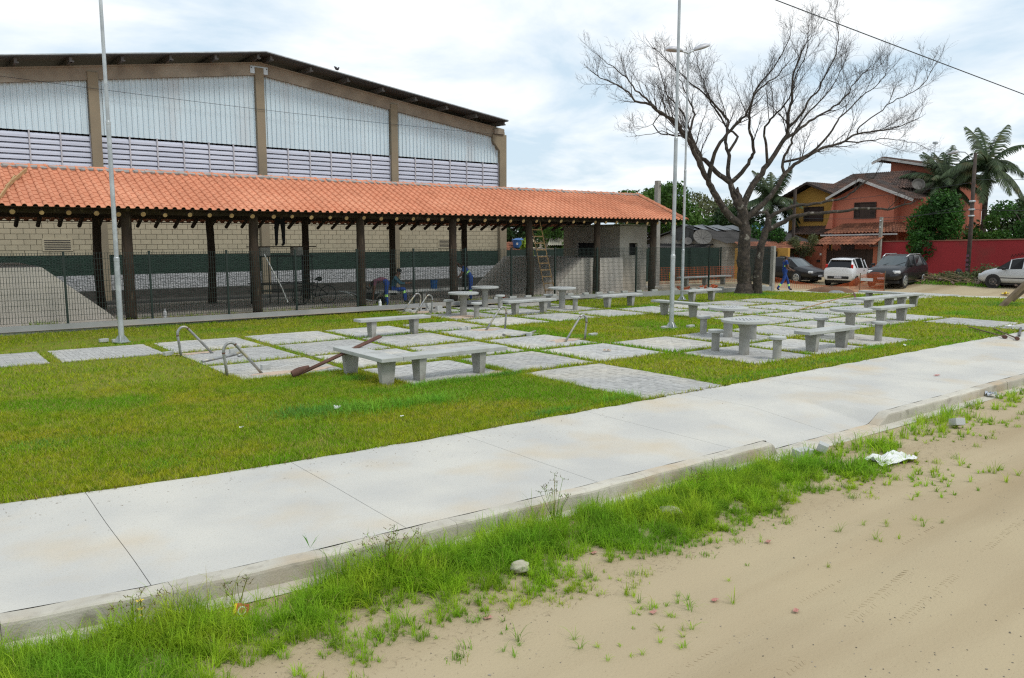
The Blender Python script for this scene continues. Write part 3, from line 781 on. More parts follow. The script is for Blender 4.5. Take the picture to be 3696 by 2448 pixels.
# ------------------------------------------------------------------ skate ramps and booth under the roof
def ramp(label, poly, y0, y1):
    mb = MB(); mb.prism(poly, 'Y', y0, y1); o = mb.build('skate_ramp', M['rampc'], fix=True); return tag(o, label, 'ramp')
ramp('pale concrete skate ramp with a sloping side behind the fence, by the picture edge', [(-4, .06), (4.9, .06), (4.55, .40), (2.99, 1.72), (-4, 1.72)], 25.25, 30.6)
ramp('dark shaded skate ramp rising beside the rendered booth', [(21.0, .06), (25.5, .06), (25.5, 1.66), (23.05, 1.66), (21.35, .30)], 25.3, 30.9)
booth = thing('booth', 'grey rendered square booth with small dark openings under the roof end', 'booth')
BX0, BX1, BY0, BY1, BZ = 25.58, 27.32, 25.6, 29.3, 3.06
def wallholes(mb, axis, const, u0, u1, z0, z1, holes, thick):
    # rectangles around holes, extruded thickness
    us = sorted(set([u0, u1] + [h[0] for h in holes] + [h[1] for h in holes])); zs = sorted(set([z0, z1] + [h[2] for h in holes] + [h[3] for h in holes]))
    for a, b in zip(us[:-1], us[1:]):
        for c, d in zip(zs[:-1], zs[1:]):
            if any(h[0] <= a and b <= h[1] and h[2] <= c and d <= h[3] for h in holes): continue
            ctr = ((a + b) / 2, const, (c + d) / 2) if axis == 'Y' else (const, (a + b) / 2, (c + d) / 2)
            mb.box(ctr, (b - a, thick, d - c) if axis == 'Y' else (thick, b - a, d - c))
mb = MB()
wallholes(mb, 'Y', BY0 + .07, BX0, BX1, .06, BZ, [(26.18, 26.72, 1.74, 2.3)], .14)
wallholes(mb, 'X', BX0 + .07, BY0 + .14, BY1, .06, BZ, [(27.2, 28.5, 1.5, 2.3)], .14)
wallholes(mb, 'X', BX1 - .07, BY0 + .14, BY1, .06, BZ, [], .14)
wallholes(mb, 'Y', BY1 + .07, BX0, BX1, .06, BZ, [], .14)
mb.build('wall', M['render'], booth)
mb = MB(); mb.box(((BX0 + BX1) / 2, (BY0 + BY1) / 2, BZ + .05), (BX1 - BX0 + .3, BY1 - BY0 + .3, .05)); mb.build('roof_sheet', M['fibro'], booth)
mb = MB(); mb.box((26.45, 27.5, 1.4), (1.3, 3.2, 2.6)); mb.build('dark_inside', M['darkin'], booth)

# ------------------------------------------------------------------ sports hall behind
hall = thing('sports_hall', 'large sports hall with corrugated metal gable, louvres and beige block wall', 'building')
HY = 34.0
HC = [-0.25, 6.12, 12.47, 18.85, 25.2]
beamtop = lambda x: 9.80 - 0.134 * (x - 12.47) if x > 12.47 else 9.80 - 0.148 * (12.47 - x)
for k, x in enumerate(HC):
    mb = MB()
    top = beamtop(x) - .18
    if k == 4:
        mb.prism([(x - .18, 0), (x + .25, 0), (x + .25, 7.85), (x - .62, 7.85), (x - .62, 7.5), (x - .18, 7.0)], 'Y', HY - .13, HY + .35)
    else:
        mb.box((x, HY + .08, top / 2), (.36, .42, top))
    mb.build('column', M['column'], hall, bevel=.012, fix=True)
mb = MB(); mb.box((24.95, HY - .02, 7.98), (.62, .36, .26)); mb.build('corbel', M['gbeam'], hall, bevel=.01)
for a, b in ((-3, 12.47), (12.47, 25.3)):
    mb = MB()
    n_ = 1
    za, zb = beamtop(a), beamtop(b)
    mb.prism([(a, za - .46), (b, zb - .46), (b, zb), (a, za)], 'Y', HY - .06, HY + .22)
    mb.build('gable_beam', M['gbeam'], hall, fix=True)
    mb = MB(); mb.prism([(a, za - .0), (b, zb - .0), (b, zb + .06), (a, za + .06)], 'Y', HY - .10, HY + .22); mb.build('beam_cap', M['gbeam'], hall, fix=True)
mb = MB(); mb.box((12.47, HY - .075, 9.52), (.75, .03, .30)); mb.build('joint_plate', M['galv'], hall)
for bx_ in (12.15, 12.3, 12.64, 12.79):
    mb = MB(); mb.box((bx_, HY - .10, 9.6), (.04, .03, .04)); mb.build('bolt', M['steel'], hall)
# roof sheets with purlins
for a, b in ((12.47, 24.95), (12.47, -3.5)):
    mb = MB()
    nseg = 40
    for part in range(1):
        za, zb = beamtop(a) + .27, beamtop(b) + .27
        P = [(a, za), (b, zb), (b, zb + .035), (a, za + .035)]
        if b < a: P = P[::-1]
        mb.prism(P, 'Y', HY - .95, HY + 24)
    mb.build('roof_slope', M['sheetroof'], hall, fix=True)
    mb = MB(); P = [(a, za + .036), (b, zb + .036), (b, zb + .075), (a, za + .075)]
    mb.prism(P, 'Y', HY - .97, HY - .93); mb.build('roof_trim', M['galv'], hall, fix=True)
for x in [12.2, 12.75] + [12.75 + 1.72 * k for k in range(1, 8)] + [12.2 - 1.72 * k for k in range(1, 8)]:
    z = beamtop(x) + .17
    mb = MB(); mb.box((x, HY + 11, z), (.09, 23.6, .19)); mb.box((x + .05, HY - .68, z - .07), (.10, .25, .05)); mb.build('purlin', M['steel'], hall)
# corrugated gable sheets, one mesh per bay, bottom edge at 6.4
def corrsheet(a, b):
    mb = MB()
    x = a; pitch = .20; pr = []
    while x < b:
        for dx, dy in ((0, 0), (.125, 0), (.145, -.05), (.18, -.05)):
            if x + dx < b: pr.append((x + dx, dy))
        x += pitch
    pr.append((b, 0))
    T_ = []; B_ = []; Mi = []
    for x, dy in pr:
        zt = beamtop(x) - .44; zb_ = 6.40
        if x > 24.58 and zt > 7.4 : zt = max(7.0, min(zt, 7.0 + (25.02 - x) / .44 * .5))
        ov = .012
        B_.append(mb.pt((x, HY + .10 + dy - ov, zb_))); zm = 7.85 if zt > 8.1 else zb_ + (zt - zb_) * .5
        Mi.append((mb.pt((x, HY + .10 + dy - ov, zm)), mb.pt((x, HY + .10 + dy, zm - .01)))); T_.append(mb.pt((x, HY + .10 + dy, zt)))
    for k in range(len(pr) - 1):
        mb.face([B_[k], B_[k + 1], Mi[k + 1][0], Mi[k][0]]); mb.face([Mi[k][1], Mi[k + 1][1], T_[k + 1], T_[k]])
    return mb.build('corrugated_sheet', M['corr'], hall)
for k in range(4):
    corrsheet(HC[k] + .18, HC[k + 1] - .18)
mb = MB(); mb.prism([(-1, 2.7), (25, 2.7), (25, 8.0), (12.47, 9.6), (-1, 7.6)], 'Y', HY + .5, HY + .55); mb.build('inner_dark', M['darkin'], hall, fix=True)
# louvres
SL = MB()
sp_ = [(-.0, .10), (-.05, .07), (-.085, .0), (-.098, -.088)]
LW = (HC[1] - HC[0] - .36) / 6
for k in range(3):
    (y0_, z0_), (y1_, z1_) = sp_[k], sp_[k + 1]
    SL.quad((-LW / 2 + .02, y0_, z0_), (-LW / 2 + .02, y1_, z1_), (LW / 2 - .02, y1_, z1_), (LW / 2 - .02, y0_, z0_))
SLM = SL.mesh('slat', M['slat'], smooth=True)
for k in range(4):
    a, b = HC[k] + .18, HC[k + 1] - .18
    for q in range(6):
        xc = a + (b - a) * (q + .5) / 6
        if xc < 2.2: continue
        lp = link('louvre_panel', None, hall, (xc, HY, 0))
        for w in range(8):
            link('slat', SLM, lp, (0, .12, 4.86 + .196 * w))
        mb = MB(); mb.box((LW / 2, .05, 5.6), (.045, .12, 1.64)); mb.build('mullion', M['alu'], lp)
# block wall
wall = link('block_wall', None, hall)
mb = MB(); mb.box((12.4, HY + .20, 3.1), (25.6, .2, 3.2)); mb.build('mortar_bed', M['mortar'], wall)
def blockmesh(w):
    mb = MB(); mb.box((0, 0, 0), (w - .016, .05, .186)); return mb.mesh('block', M['beige'])
BLK = {}
ind = 0; rest = MB()
bl = []
for c in range(13):
    z = 1.87 + .2 + .2 * c - .1
    for k in range(4):
        a, b = HC[k] + .18, HC[k + 1] - .18
        x = a + (.2 if c % 2 else 0)
        if c % 2: bl.append((a + .1, z, .2, c))
        while x + .02 < b:
            w = min(.4, b - x); bl.append((x + w / 2, z, w, c)); x += .4
vents = [(4.15, 5.05, 2.07, 2.47), (21.35, 22.15, 2.07, 2.47)]
vis = [q for q in bl if q[3] < 7 and q[0] > 2.4]
vis.sort(key=lambda q: q[0])
indset = set(id(q) for q in vis[:300])
for q in bl:
    x, z, w, c = q
    if id(q) in indset:
        key = round(w, 3)
        if key not in BLK: BLK[key] = blockmesh(w)
        link('block', BLK[key], wall, (x, HY + .09 + RND.uniform(-.002, .002), z))
    else:
        rest.rv = RND.random(); rest.box((x, HY + .09, z), (w - .016, .05, .186))
tag(rest.build('upper_blocks', M['beige'], wall), kind='stuff')
for v in vents:
    mb = MB(); mb.box(((v[0] + v[1]) / 2, HY + .055, (v[2] + v[3]) / 2), (v[1] - v[0] + .1, .03, v[3] - v[2] + .08)); vo = mb.build('vent', M['beige'], hall)
    z = v[2] + .03
    while z < v[3]:
        mb = MB(); mb.box(((v[0] + v[1]) / 2, HY + .036, z), (v[1] - v[0] - .04, .012, .026)); mb.build('vent_slot', M['darkin'], vo); z += .066
def relief(name, z0, z1, mat, amp, y=HY + .06):
    nx_, nz_ = 300, max(6, int((z1 - z0) / .06))
    xs = np.linspace(-1, 25.4, nx_); zs = np.linspace(z0, z1, nz_)
    XX, ZZ = np.meshgrid(xs, zs, indexing='ij')
    YY = y + NP.uniform(-amp, amp, XX.shape)
    V = np.stack([XX, YY, ZZ], -1).reshape(-1, 3)
    a, b = np.meshgrid(np.arange(nx_ - 1), np.arange(nz_ - 1), indexing='ij'); k = (a * nz_ + b).ravel()
    o = npmesh(name, V, np.stack([k, k + nz_, k + nz_ + 1, k + 1], -1), mat, parent=hall); return o
relief('green_band', 1.10, 1.86, M['green'], .008)
relief('white_band', .50, 1.10, M['greyst'], .014, HY + .055)
relief('base_band', 0.0, .50, M['darkst'], .010, HY + .05)
mb = MB(); mb.box((25.3, HY + 12, 4), (.25, 24, 8)); mb.build('side_wall', M['beige'], hall)
# cable strung across the gable and a bird on the roof
mb = MB(); mb.tube([(-1 + (26.2) * k / 24, HY - .18, 8.32 - .50 * k / 24 - .16 * math.sin(PI * k / 24) ) for k in range(25)], .008, 5)
tag(mb.build('gable_cable', M['wire']), 'thin cable strung across the corrugated gable of the hall', 'cable')
mb = MB(); mb.lathe([(0.0, -.11), (.045, -.08), (.062, 0), (.05, .07), (.02, .12), (0.002, .13)], 10)
mb2 = MB(); mb2.T = Matrix.Rotation(.9, 4, 'Y')
mb2.tube([(-.13, 0, -.03), (-.06, 0, -.005), (0, 0, 0), (.06, 0, .035), (.09, 0, .07)], [.012, .05, .06, .045, .02], 10); mb2.T = None
mb2.tube([(.07, 0, -.03), (.10, 0, .03), (.125, 0, .06), (.15, 0, .06)], [.03, .036, .034, .004], 8)
zr = beamtop(15.6) + .36
o = mb2.build('pigeon', M['bird'], None, (15.6, HY - .9, zr + .10), smooth=True); tag(o, 'small dark pigeon perched on the sloping hall roof edge', 'bird')

# ------------------------------------------------------------------ benches
def slab(parent, c, d):
    mb = MB(); mb.box((0, 0, 0), d); mb.build('seat_slab', M['conc'], parent, c, bevel=.008)
def bleg(parent, c, along):
    # trapezoid leg, wide across the seat, narrower at the ground
    mb = MB(); w = (.15, .30) if along == 'X' else (.30, .15)
    hx, hy = w[0] / 2, w[1] / 2
    z0, z1 = -.03, .41
    i = []
    for z, t in ((z0, .74), (z1, 1.0)):
        for x, y in ((-hx, -hy), (hx, -hy), (hx, hy), (-hx, hy)): i.append(mb.pt((x * t, y * t, z)))
    for q in ((3, 2, 1, 0), (4, 5, 6, 7), (0, 1, 5, 4), (1, 2, 6, 5), (2, 3, 7, 6), (3, 0, 4, 7)): mb.face([i[k] for k in q])
    mb.build('leg', M['leg'], parent, c, bevel=.006)
def bench(label, c, along='X', ln=2.05, rz=0.0, lg=.6):
    t = thing('concrete_bench', label, 'bench', (c[0], c[1], 0), rz, 'concrete benches in the plaza')
    slab(t, (0, 0, .445), (ln, .40, .07) if along == 'X' else (.40, ln, .07))
    for s in (-1, 1):
        bleg(t, (s * lg, 0, 0) if along == 'X' else (0, s * lg, 0), along)
    return t
def lbench(label, c, lx, ly, legs):
    t = thing('corner_bench', label, 'bench', (c[0], c[1], 0), 0, 'concrete benches in the plaza')
    return t
t = lbench('L-shaped concrete bench with a post-hole digger propped on it', (6.5, 12.1), 0, 0, 0)
slab(t, (0, .755, .445), (.42, 1.93, .07)); slab(t, (1.335, 0, .446), (2.24, .42, .072))
for p, al in (((0, 1.42), 'Y'), ((0, .02), 'Y'), ((.63, -.02), 'X'), ((1.92, -.02), 'X')): bleg(t, (p[0], p[1], 0), al)
bench('concrete bench just behind the L-shaped bench with the digger', (9.98, 18.2), lg=.62)
bench('concrete bench beside the paving with two hoops, in front of the ladder', (16.5, 20.7))
bench('concrete bench on the grass strip in front of the grey booth', (20.75, 20.75))
bench('concrete bench set crosswise behind the tall near lamp post', (19.85, 17.15), 'Y')
bench('concrete bench closest to the bare tree trunk', (25.4, 20.75))
bench('concrete bench nearest the sidewalk, in front of a round table', (16.55, 9.9))
bench('concrete bench between the round table and the far L-shaped bench', (23.68, 12.1))
t = lbench('far L-shaped concrete bench near the parked cars', (28.0, 14.4), 0, 0, 0)
slab(t, (0, 0, .445), (4.2, .42, .07)); slab(t, (1.88, 1.18, .446), (.42, 1.92, .072))
for p, al in (((-1.45, 0), 'X'), ((-.05, 0), 'X'), ((.85, 0), 'X'), ((1.75, 0), 'X'), ((1.88, 1.8), 'Y')): bleg(t, (p[0], p[1], 0), al)
# long bench in the pavilion
t = thing('concrete_bench', 'long white concrete bench inside the pavilion behind the fence', 'bench', (15.6, 25.75, .06))
slab(t, (0, 0, .52), (4.6, .42, .08))
for s in (-1.75, -.2, 1.3): bleg(t, (s, 0, .06), 'X')
t = thing('concrete_bench', 'low concrete bench beyond the fence near the orange netting', 'bench', (33.5, 27.2, .06))
slab(t, (0, 0, .445), (4.0, .42, .07))
for s in (-1.5, 0, 1.5): bleg(t, (s, 0, 0), 'X')

# ------------------------------------------------------------------ round chess tables and stools
def chessmat():
    m = bpy.data.materials.new('chess_inlay'); m.use_nodes = True
    n, l = m.node_tree.nodes, m.node_tree.links
    tcn = n.new('ShaderNodeTexCoord'); ck = n.new('ShaderNodeTexChecker'); ck.inputs['Scale'].default_value = 1 / .052
    ck.inputs['Color1'].default_value = (.13, .14, .15, 1); ck.inputs['Color2'].default_value = (.50, .51, .50, 1)
    l.new(tcn.outputs['Object'], ck.inputs['Vector']); l.new(ck.outputs['Color'], n['Principled BSDF'].inputs['Base Color'])
    n['Principled BSDF'].inputs['Roughness'].default_value = .8
    return m
M['chess'] = chessmat()
def table(label, c, r=.50):
    t = thing('round_table', label, 'table', (c[0], c[1], 0), RND.uniform(-.08, .08), 'round concrete chess tables')
    mb = MB(); mb.lathe([(.001, .70), (r - .015, .70), (r, .71), (r, .755), (r - .012, .765), (.001, .766)], 44); mb.build('table_top', M['conc'], t)
    mb = MB(); mb.box((0, 0, .767), (.416, .416, .006)); mb.build('chess_board', M['chess'], t)
    mb = MB(); mb.lathe([(.112, -.03), (.112, .56), (.125, .61), (.19, .69), (.001, .699)], 26); mb.build('pedestal', M['leg'], t, smooth=False)
    return t
def stool(label, c):
    t = thing('concrete_stool', label, 'stool', (c[0], c[1], 0), RND.uniform(0, 3), 'concrete stools')
    mb = MB(); mb.lathe([(.001, .415), (.165, .415), (.178, .425), (.178, .47), (.165, .48), (.001, .481)], 28); mb.build('seat', M['conc'], t)
    mb = MB(); mb.lathe([(.088, -.03), (.088, .38), (.10, .415), (.001, .4151)], 20); mb.build('pedestal', M['leg'], t)
    return t
TB = [((14.38, 10.55), 'round chess table nearest the sidewalk'), ((16.68, 12.75), 'round chess table just behind the nearest one'),
      ((18.75, 10.62), 'round chess table behind the bench beside the sidewalk'), ((14.42, 21.55), 'round chess table next to the loose pile of bricks'),
      ((16.85, 23.75), 'round chess table closest to the green fence'), ((18.72, 21.6), 'round chess table in front of the ladder')]
for c, lb in TB: table(lb, c)
ST = [((14.33, 11.28), 'concrete stool on the far side of the nearest round table'), ((14.37, 9.72), 'concrete stool nearest the sidewalk'),
      ((16.63, 13.5), 'concrete stool beside the second round table, by the lamp post'), ((16.76, 12.05), 'concrete stool half hidden behind the nearest round table'),
      ((18.75, 11.42), 'concrete stool behind the bench, beyond the far table'), ((18.95, 9.98), 'concrete stool standing alone at the end of the front bench'),
      ((14.3, 22.25), 'concrete stool next to the stacked bricks'), ((14.42, 20.8), 'concrete stool on the plaza side of the table by the bricks'),
      ((16.2, 24.15), 'concrete stool against the low fence wall'), ((17.06, 23.1), 'concrete stool between the two tables by the fence'),
      ((18.71, 20.88), 'concrete stool in front of the table by the ladder'), ((18.66, 22.3), 'concrete stool behind the bench in front of the ladder')]
for c, lb in ST: stool(lb, c)

# ------------------------------------------------------------------ bicycle hoops of bent pipe
def hoop(label, a, b, lean, h=.64, parent=None):
    # upright leg under the apex, other leg slanting to the ground; lean=-1: apex over a, +1: apex over b
    a, b = Vector((*a, 0)), Vector((*b, 0))
    if lean > 0: a, b = b, a
    d = (b - a); ln = d.length; d.normalize()
    P = [a + Vector((0, 0, -.06)), a - d * .03 + Vector((0, 0, .25)), a - d * .055 + Vector((0, 0, .44))]
    cx_, cz_, rr = .075, .46, .155
    for k in range(1, 9):
        t = PI - k * (PI * .72) / 8
        P.append(a + d * (cx_ + rr * .85 * math.cos(t)) + Vector((0, 0, cz_ + rr * math.sin(t) * 1.05)))
    P += [P[-1].lerp(b, .5), b + Vector((0, 0, -.05)) + d * .03]
    t = thing('bicycle_hoop', label, 'bike rack', (0, 0, 0), 0, 'bent pipe bicycle hoops')
    mb = MB(); mb.tube(P, .027, 12); mb.build('pipe', M['pipe'], t, smooth=True)
    for k in (2, 10):
        q = P[k]; e = (P[k + 1] - P[k - 1]).normalized() * .012
        mb = MB(); mb.tube([q - e, q + e], .030, 12); mb.build('weld_collar', M['rust'], t)
    return t
hoop('bent pipe hoop at the corner of the paving, left of the digger', (4.58, 17.74), (5.24, 17.74), -1)
hoop('bent pipe hoop nearest the camera, just left of the digger', (4.53, 14.5), (5.17, 14.5), -1)
hoop('bent pipe hoop in the middle of the plaza behind the front bench', (12.51, 17.62), (13.17, 17.62), 1)
hoop('bent pipe hoop beside a patch of grass in the middle of the plaza', (12.66, 14.49), (13.31, 14.49), 1)
hoop('bent pipe hoop nearest the low fence wall', (13.36, 23.71), (14.04, 23.71), 1)
hoop('bent pipe hoop with a yellowed bend in front of the hoop by the fence', (13.34, 22.83), (13.97, 22.83), 1)
def loose(label, pts, r=.027):
    mb = MB(); mb.tube(pts, r, 12); o = mb.build('loose_pipe', M['pipe'], smooth=True); return tag(o, label, 'pipe', 'loose pipes')
loose('bent pipe lying on the paving between the two left hoops', [(4.66, 16.5, .03), (5.0, 16.72, .03), (5.3, 16.9, .035), (5.55, 17.1, .04), (5.68, 17.22, .04)])
loose('short pipe stub lying beside the bent pipe on the paving', [(5.50, 16.82, .03), (5.66, 17.0, .03)])
loose('yellowed bent pipe lying on the paving in front of the central hoop', [(12.22, 16.42, .03), (12.16, 16.2, .03), (12.20, 16.06, .03), (12.4, 16.0, .03), (12.7, 16.1, .035), (13.25, 16.36, .05)])

# ------------------------------------------------------------------ loose paver bricks
def brickpile(c, rz=0.0, z=0.0, size=(.20, .10, .08), label='', rx=0.0, ry=0.0, mat='conc'):
    mb = MB(); mb.box((0, 0, size[2] / 2), size)
    o = mb.build('loose_brick', M[mat], None, (c[0], c[1], z), bevel=.004); o.rotation_euler = (rx, ry, rz)
    return tag(o, label, 'brick', 'loose paver bricks')
brickpile((3.72, 21.3), .2, label='grey brick lying on the grass beside the left lamp post')
brickpile((3.93, 21.05), .1, size=(.14, .10, .08), label='half brick at the foot of the left lamp post')
brickpile((4.38, 18.0), .3, label='grey brick in the grass at the left hoop')
brickpile((5.62, 17.45), .0, label='grey brick standing on the paving behind the nearest hoop', size=(.20, .1, .10))
brickpile((5.38, 14.9), .1, label='grey brick on the paving beside the nearest hoop', size=(.17, .1, .10))
brickpile((12.1, 18.1), .2, label='grey brick next to the foot of the central hoop')
brickpile((12.27, 18.12), 1.4, label='grey brick on end against the brick by the central hoop', size=(.18, .1, .09))
brickpile((12.73, 15.97), .5, label='grey brick in front of the yellowed bent pipe', size=(.13, .12, .09))
brickpile((14.05, 14.98), .1, label='pale brick in long grass right of the mid-plaza hoop', size=(.26, .1, .07))
brickpile((17.6, 14.75), .1, label='grey brick on the grass right of the tall lamp post', size=(.26, .12, .07))
brickpile((16.85, 15.05), .4, label='pale slab at the foot of the tall lamp post', size=(.30, .12, .06))
for k, (x, y, z, lb) in enumerate([(13.75, 24.0, 0, 'brick between the feet of the hoops, nearest the fence'), (13.66, 23.5, 0, 'brick between the feet of the two hoops by the fence'), (14.25, 24.15, 0, 'brick beside the fence behind the right foot of the hoops'),
        (14.2, 23.1, 0, 'dark slab edge lying right of the yellowed hoop'), (14.72, 23.55, 0, 'lowest brick of the small stack by the stool'), (14.74, 23.57, .085, 'upper brick of the small stack by the stool'), (14.55, 23.9, 0, 'lower brick of the rear stack by the stool'), (14.57, 23.9, .085, 'middle brick of the rear stack by the stool'), (14.56, 23.92, .17, 'top brick of the rear stack by the stool')]):
    brickpile((x, y), RND.uniform(-.3, .3), z, (.24, .12, .083), lb, mat='leg' if k == 3 else 'conc')
for k, x in enumerate((18.0, 18.75, 19.5, 20.75, 21.6, 22.4, 23.1, 23.75, 24.5, 25.3, 26.2, 27.3, 28.4, 28.9, 29.4, 30.1, 31.6, 32.2, 32.8)):
    brickpile((x, float(yfe(x)) + .07), RND.uniform(-.2, .2), .2, (.30, .13, .08), 'paver brick on the low fence wall, %s from the round tables' % ['first', 'second', 'third', 'fourth', 'fifth', 'sixth', 'seventh', 'eighth', 'ninth', 'tenth', 'eleventh', 'twelfth', 'thirteenth', 'fourteenth', 'fifteenth', 'sixteenth', 'seventeenth', 'eighteenth', 'nineteenth'][k])

# ------------------------------------------------------------------ lamp posts
def lamppost(label, c, h, heads, rz):
    t = thing('lamp_post', label, 'lamp post', (c[0], c[1], 0), 0, 'galvanised plaza lamp posts')
    mb = MB()
    prof = [(.066, -.02), (.064, 1.95), (.066, 1.96), (.066, 2.04), (.053, 2.06), (.051, 5.15), (.053, 5.16), (.053, 5.22), (.042, 5.24), (.038, h), (.001, h + .01)]
    mb.lathe(prof, 20); mb.build('pole', M['galv'], t, smooth=False)
    mb = MB(); mb.box((0, 0, .012), (.30, .30, .02)); mb.build('base_plate', M['galv'], t, rz=.4)
    for k in range(4):
        a = .4 + k * PI / 2 + PI / 4
        mb = MB(); mb.T = Matrix.Rotation(a, 4, 'Z'); mb.prism([(.06, .022), (.17, .022), (.16, .05), (.075, .17), (.06, .17)], 'Y', -.005, .005); mb.build('gusset', M['galv'], t, fix=True)
    for k in heads:
        a = rz + k
        hd = link('lamp_head', None, t, (0, 0, h)); hd.scale = (1.15, 1.3, 1.3)
        hd.rotation_euler = (0, -.32 if k == 0 else -.02, a)
        mb = MB(); mb.tube([(0, 0, 0), (.15, 0, .03), (.34, 0, .04)], .024, 8); mb.build('arm', M['galv'], hd, smooth=True)
        mb = MB()
        st = [(.24, .05, .04), (.32, .11, .08), (.5, .16, .115), (.7, .165, .11), (.83, .12, .07), (.88, .04, .02)]
        rings = []
        for x, w, hh in st:
            rings.append([mb.pt((x, w * math.cos(q * PI / 6), .04 + hh * math.sin(q * PI / 6) * (1.0 if q <= 6 else .35))) for q in range(12)])
        for i in range(len(rings) - 1):
            for q in range(12): mb.face([rings[i][q], rings[i][(q + 1) % 12], rings[i + 1][(q + 1) % 12], rings[i + 1][q]])
        mb.face(rings[0]); mb.face(rings[-1][::-1])
        mb.build('housing', M['alu'], hd, smooth=True, fix=True)
        mb = MB(); mb.lathe([(.001, -.03), (.07, -.02), (.085, .0), (.001, .001)], 14, (.68, 0, .03)); mb.build('lens', M['lamp'], hd)
    return t
lamppost('tall galvanised lamp post in front of the pavilion roof, with two bricks at its foot', (4.05, 20.95), 9.8, (0, PI), .4)
lamppost('tall galvanised lamp post on the grass in the middle of the plaza', (17.02, 14.95), 11.5, (0, PI), .4)
lamppost('galvanised lamp post with two lamp heads in front of the bare tree', (25.25, 21.65), 9.75, (0, PI), -.30)

# ------------------------------------------------------------------ hand tools
pd = thing('post_hole_digger', 'rusty post-hole digger leaning on the L-shaped bench', 'tool', (5.42, 13.62, 0))
A = Vector((0, 0, .03)); B = Vector((1.12, -.18, .47)); d = (B - A); Bt = A + d * 1.46
for s in (-1, 1):
    off = Vector((.02, .1, .0)) * s
    mb = MB(); mb.tube([A + d * .12 + off * .35, A + d * .6 + off * .45, Bt + off * .55], [.024, .024, .023], 10); mb.build('handle', M['rust'], pd, smooth=True)
mb = MB()
u = d.normalized(); w = u.cross(Vector((0, 0, 1))).normalized(); v_ = u.cross(w)
prev = None
for t_, r_ in ((-.02, .062), (.05, .075), (.12, .072), (.20, .052), (.27, .03)):
    ring = []
    for q in range(13):
        a = -PI * .8 + q * PI * 1.6 / 12
        ring.append(mb.pt(A + u * (t_ * 1.15) + w * math.sin(a) * r_ + v_ * (-math.cos(a)) * r_ + Vector((0, 0, .05))))
    if prev:
        for q in range(12): mb.face([prev[q], prev[q + 1], ring[q + 1], ring[q]])
    prev = ring
mb.build('blade', M['rust'], pd, smooth=True)
hoe = thing('hoe', 'hoe with a pale handle resting against a round table', 'tool', (26.4, 14.9, 0))
mb = MB(); mb.tube([(-1.5, 1.1, .03), (.05, .0, .56)], .018, 8); mb.build('handle', M['board'], hoe)
mb = MB(); mb.lathe([(.001, -.02), (.10, -.015), (.16, .0), (.10, .02), (.001, .03)], 14); o = mb.build('blade', M['rust'], hoe, (.08, -.02, .5)); o.rotation_euler = (1.2, .3, .2)
def digbar(label, a, b):
    t = thing('digging_bar', label, 'tool', (a[0], a[1], 0), 0, 'tools left at the sidewalk edge')
    p = Vector((b[0] - a[0], b[1] - a[1], 0))
    mb = MB(); mb.tube([(0, 0, .03), p + Vector((0, 0, .05))], .018, 8); mb.build('shaft', M['deadwood'], t)
    e = p.normalized()
    mb = MB(); mb.tube([p + Vector((0, 0, .05)) - e * .05, p + Vector((0, 0, .05)) + e * .09], .045, 10); mb.build('tamper_head', M['rust'], t)
digbar('digging bar with a rusty tamper head, the one lying further left', (23.8, 9.95), (21.9, 8.28))
digbar('digging bar with a rusty tamper head lying nearest the sidewalk middle', (23.85, 9.3), (21.78, 7.95))
for k, (a, b) in enumerate((((24.6, 8.9), (22.6, 8.2)), ((23.2, 7.9), (25.0, 8.6)))):
    mb = MB(); mb.tube([(a[0], a[1], .03 + .03 * k), (b[0], b[1], .03)], .03, 8)
    tag(mb.build('steel_bar', M['steel']), 'dark steel bar on the sidewalk at the picture edge, %s of two' % ('upper', 'lower')[k], 'bar', 'tools left at the sidewalk edge')
# slanted timber prop at the far right
prop = thing('timber_prop', 'slanted square timber prop standing in the lawn by the silver car', 'timber', (32.4, 12.45, 0))
mb = MB(); p, q = Vector((0, 0, -.05)), Vector((1.7, -1.05, 1.85)); dd = q - p
mb.T = Matrix.Translation((p + q) / 2) @ dd.to_track_quat('Z', 'Y').to_matrix().to_4x4(); mb.box((0, 0, 0), (.16, .16, dd.length)); mb.build('beam', M['deadwood'], prop)
mb = MB(); p, q = Vector((1.15, .05, .15)), Vector((2.1, -1.0, 1.6)); dd = q - p
mb.T = Matrix.Translation((p + q) / 2) @ dd.to_track_quat('Z', 'Y').to_matrix().to_4x4(); mb.box((0, 0, 0), (.10, .12, dd.length)); mb.build('brace', M['deadwood'], prop)

# ladder against the eave
lad = thing('ladder', 'wooden ladder leaning from the fence up to the pavilion eave', 'ladder')
la0, la1 = Vector((20.62, 24.75, .12)), Vector((20.15, 25.25, 3.22)); lb0 = Vector((21.12, 24.75, .12)); lb1 = Vector((20.65, 25.25, 3.22))
for p, q in ((la0, la1), (lb0, lb1)):
    mb = MB(); dd = q - p; mb.T = Matrix.Translation((p + q) / 2) @ dd.to_track_quat('Z', 'X').to_matrix().to_4x4(); mb.box((0, 0, 0), (.03, .07, dd.length)); mb.build('rail', M['board'], lad)
for k in range(10):
    t_ = .10 + k * .087
    p, q = la0.lerp(la1, t_), lb0.lerp(lb1, t_)
    mb = MB(); mb.box((p + q) / 2, (.5, .03, .045)); mb.build('rung', M['board'], lad)

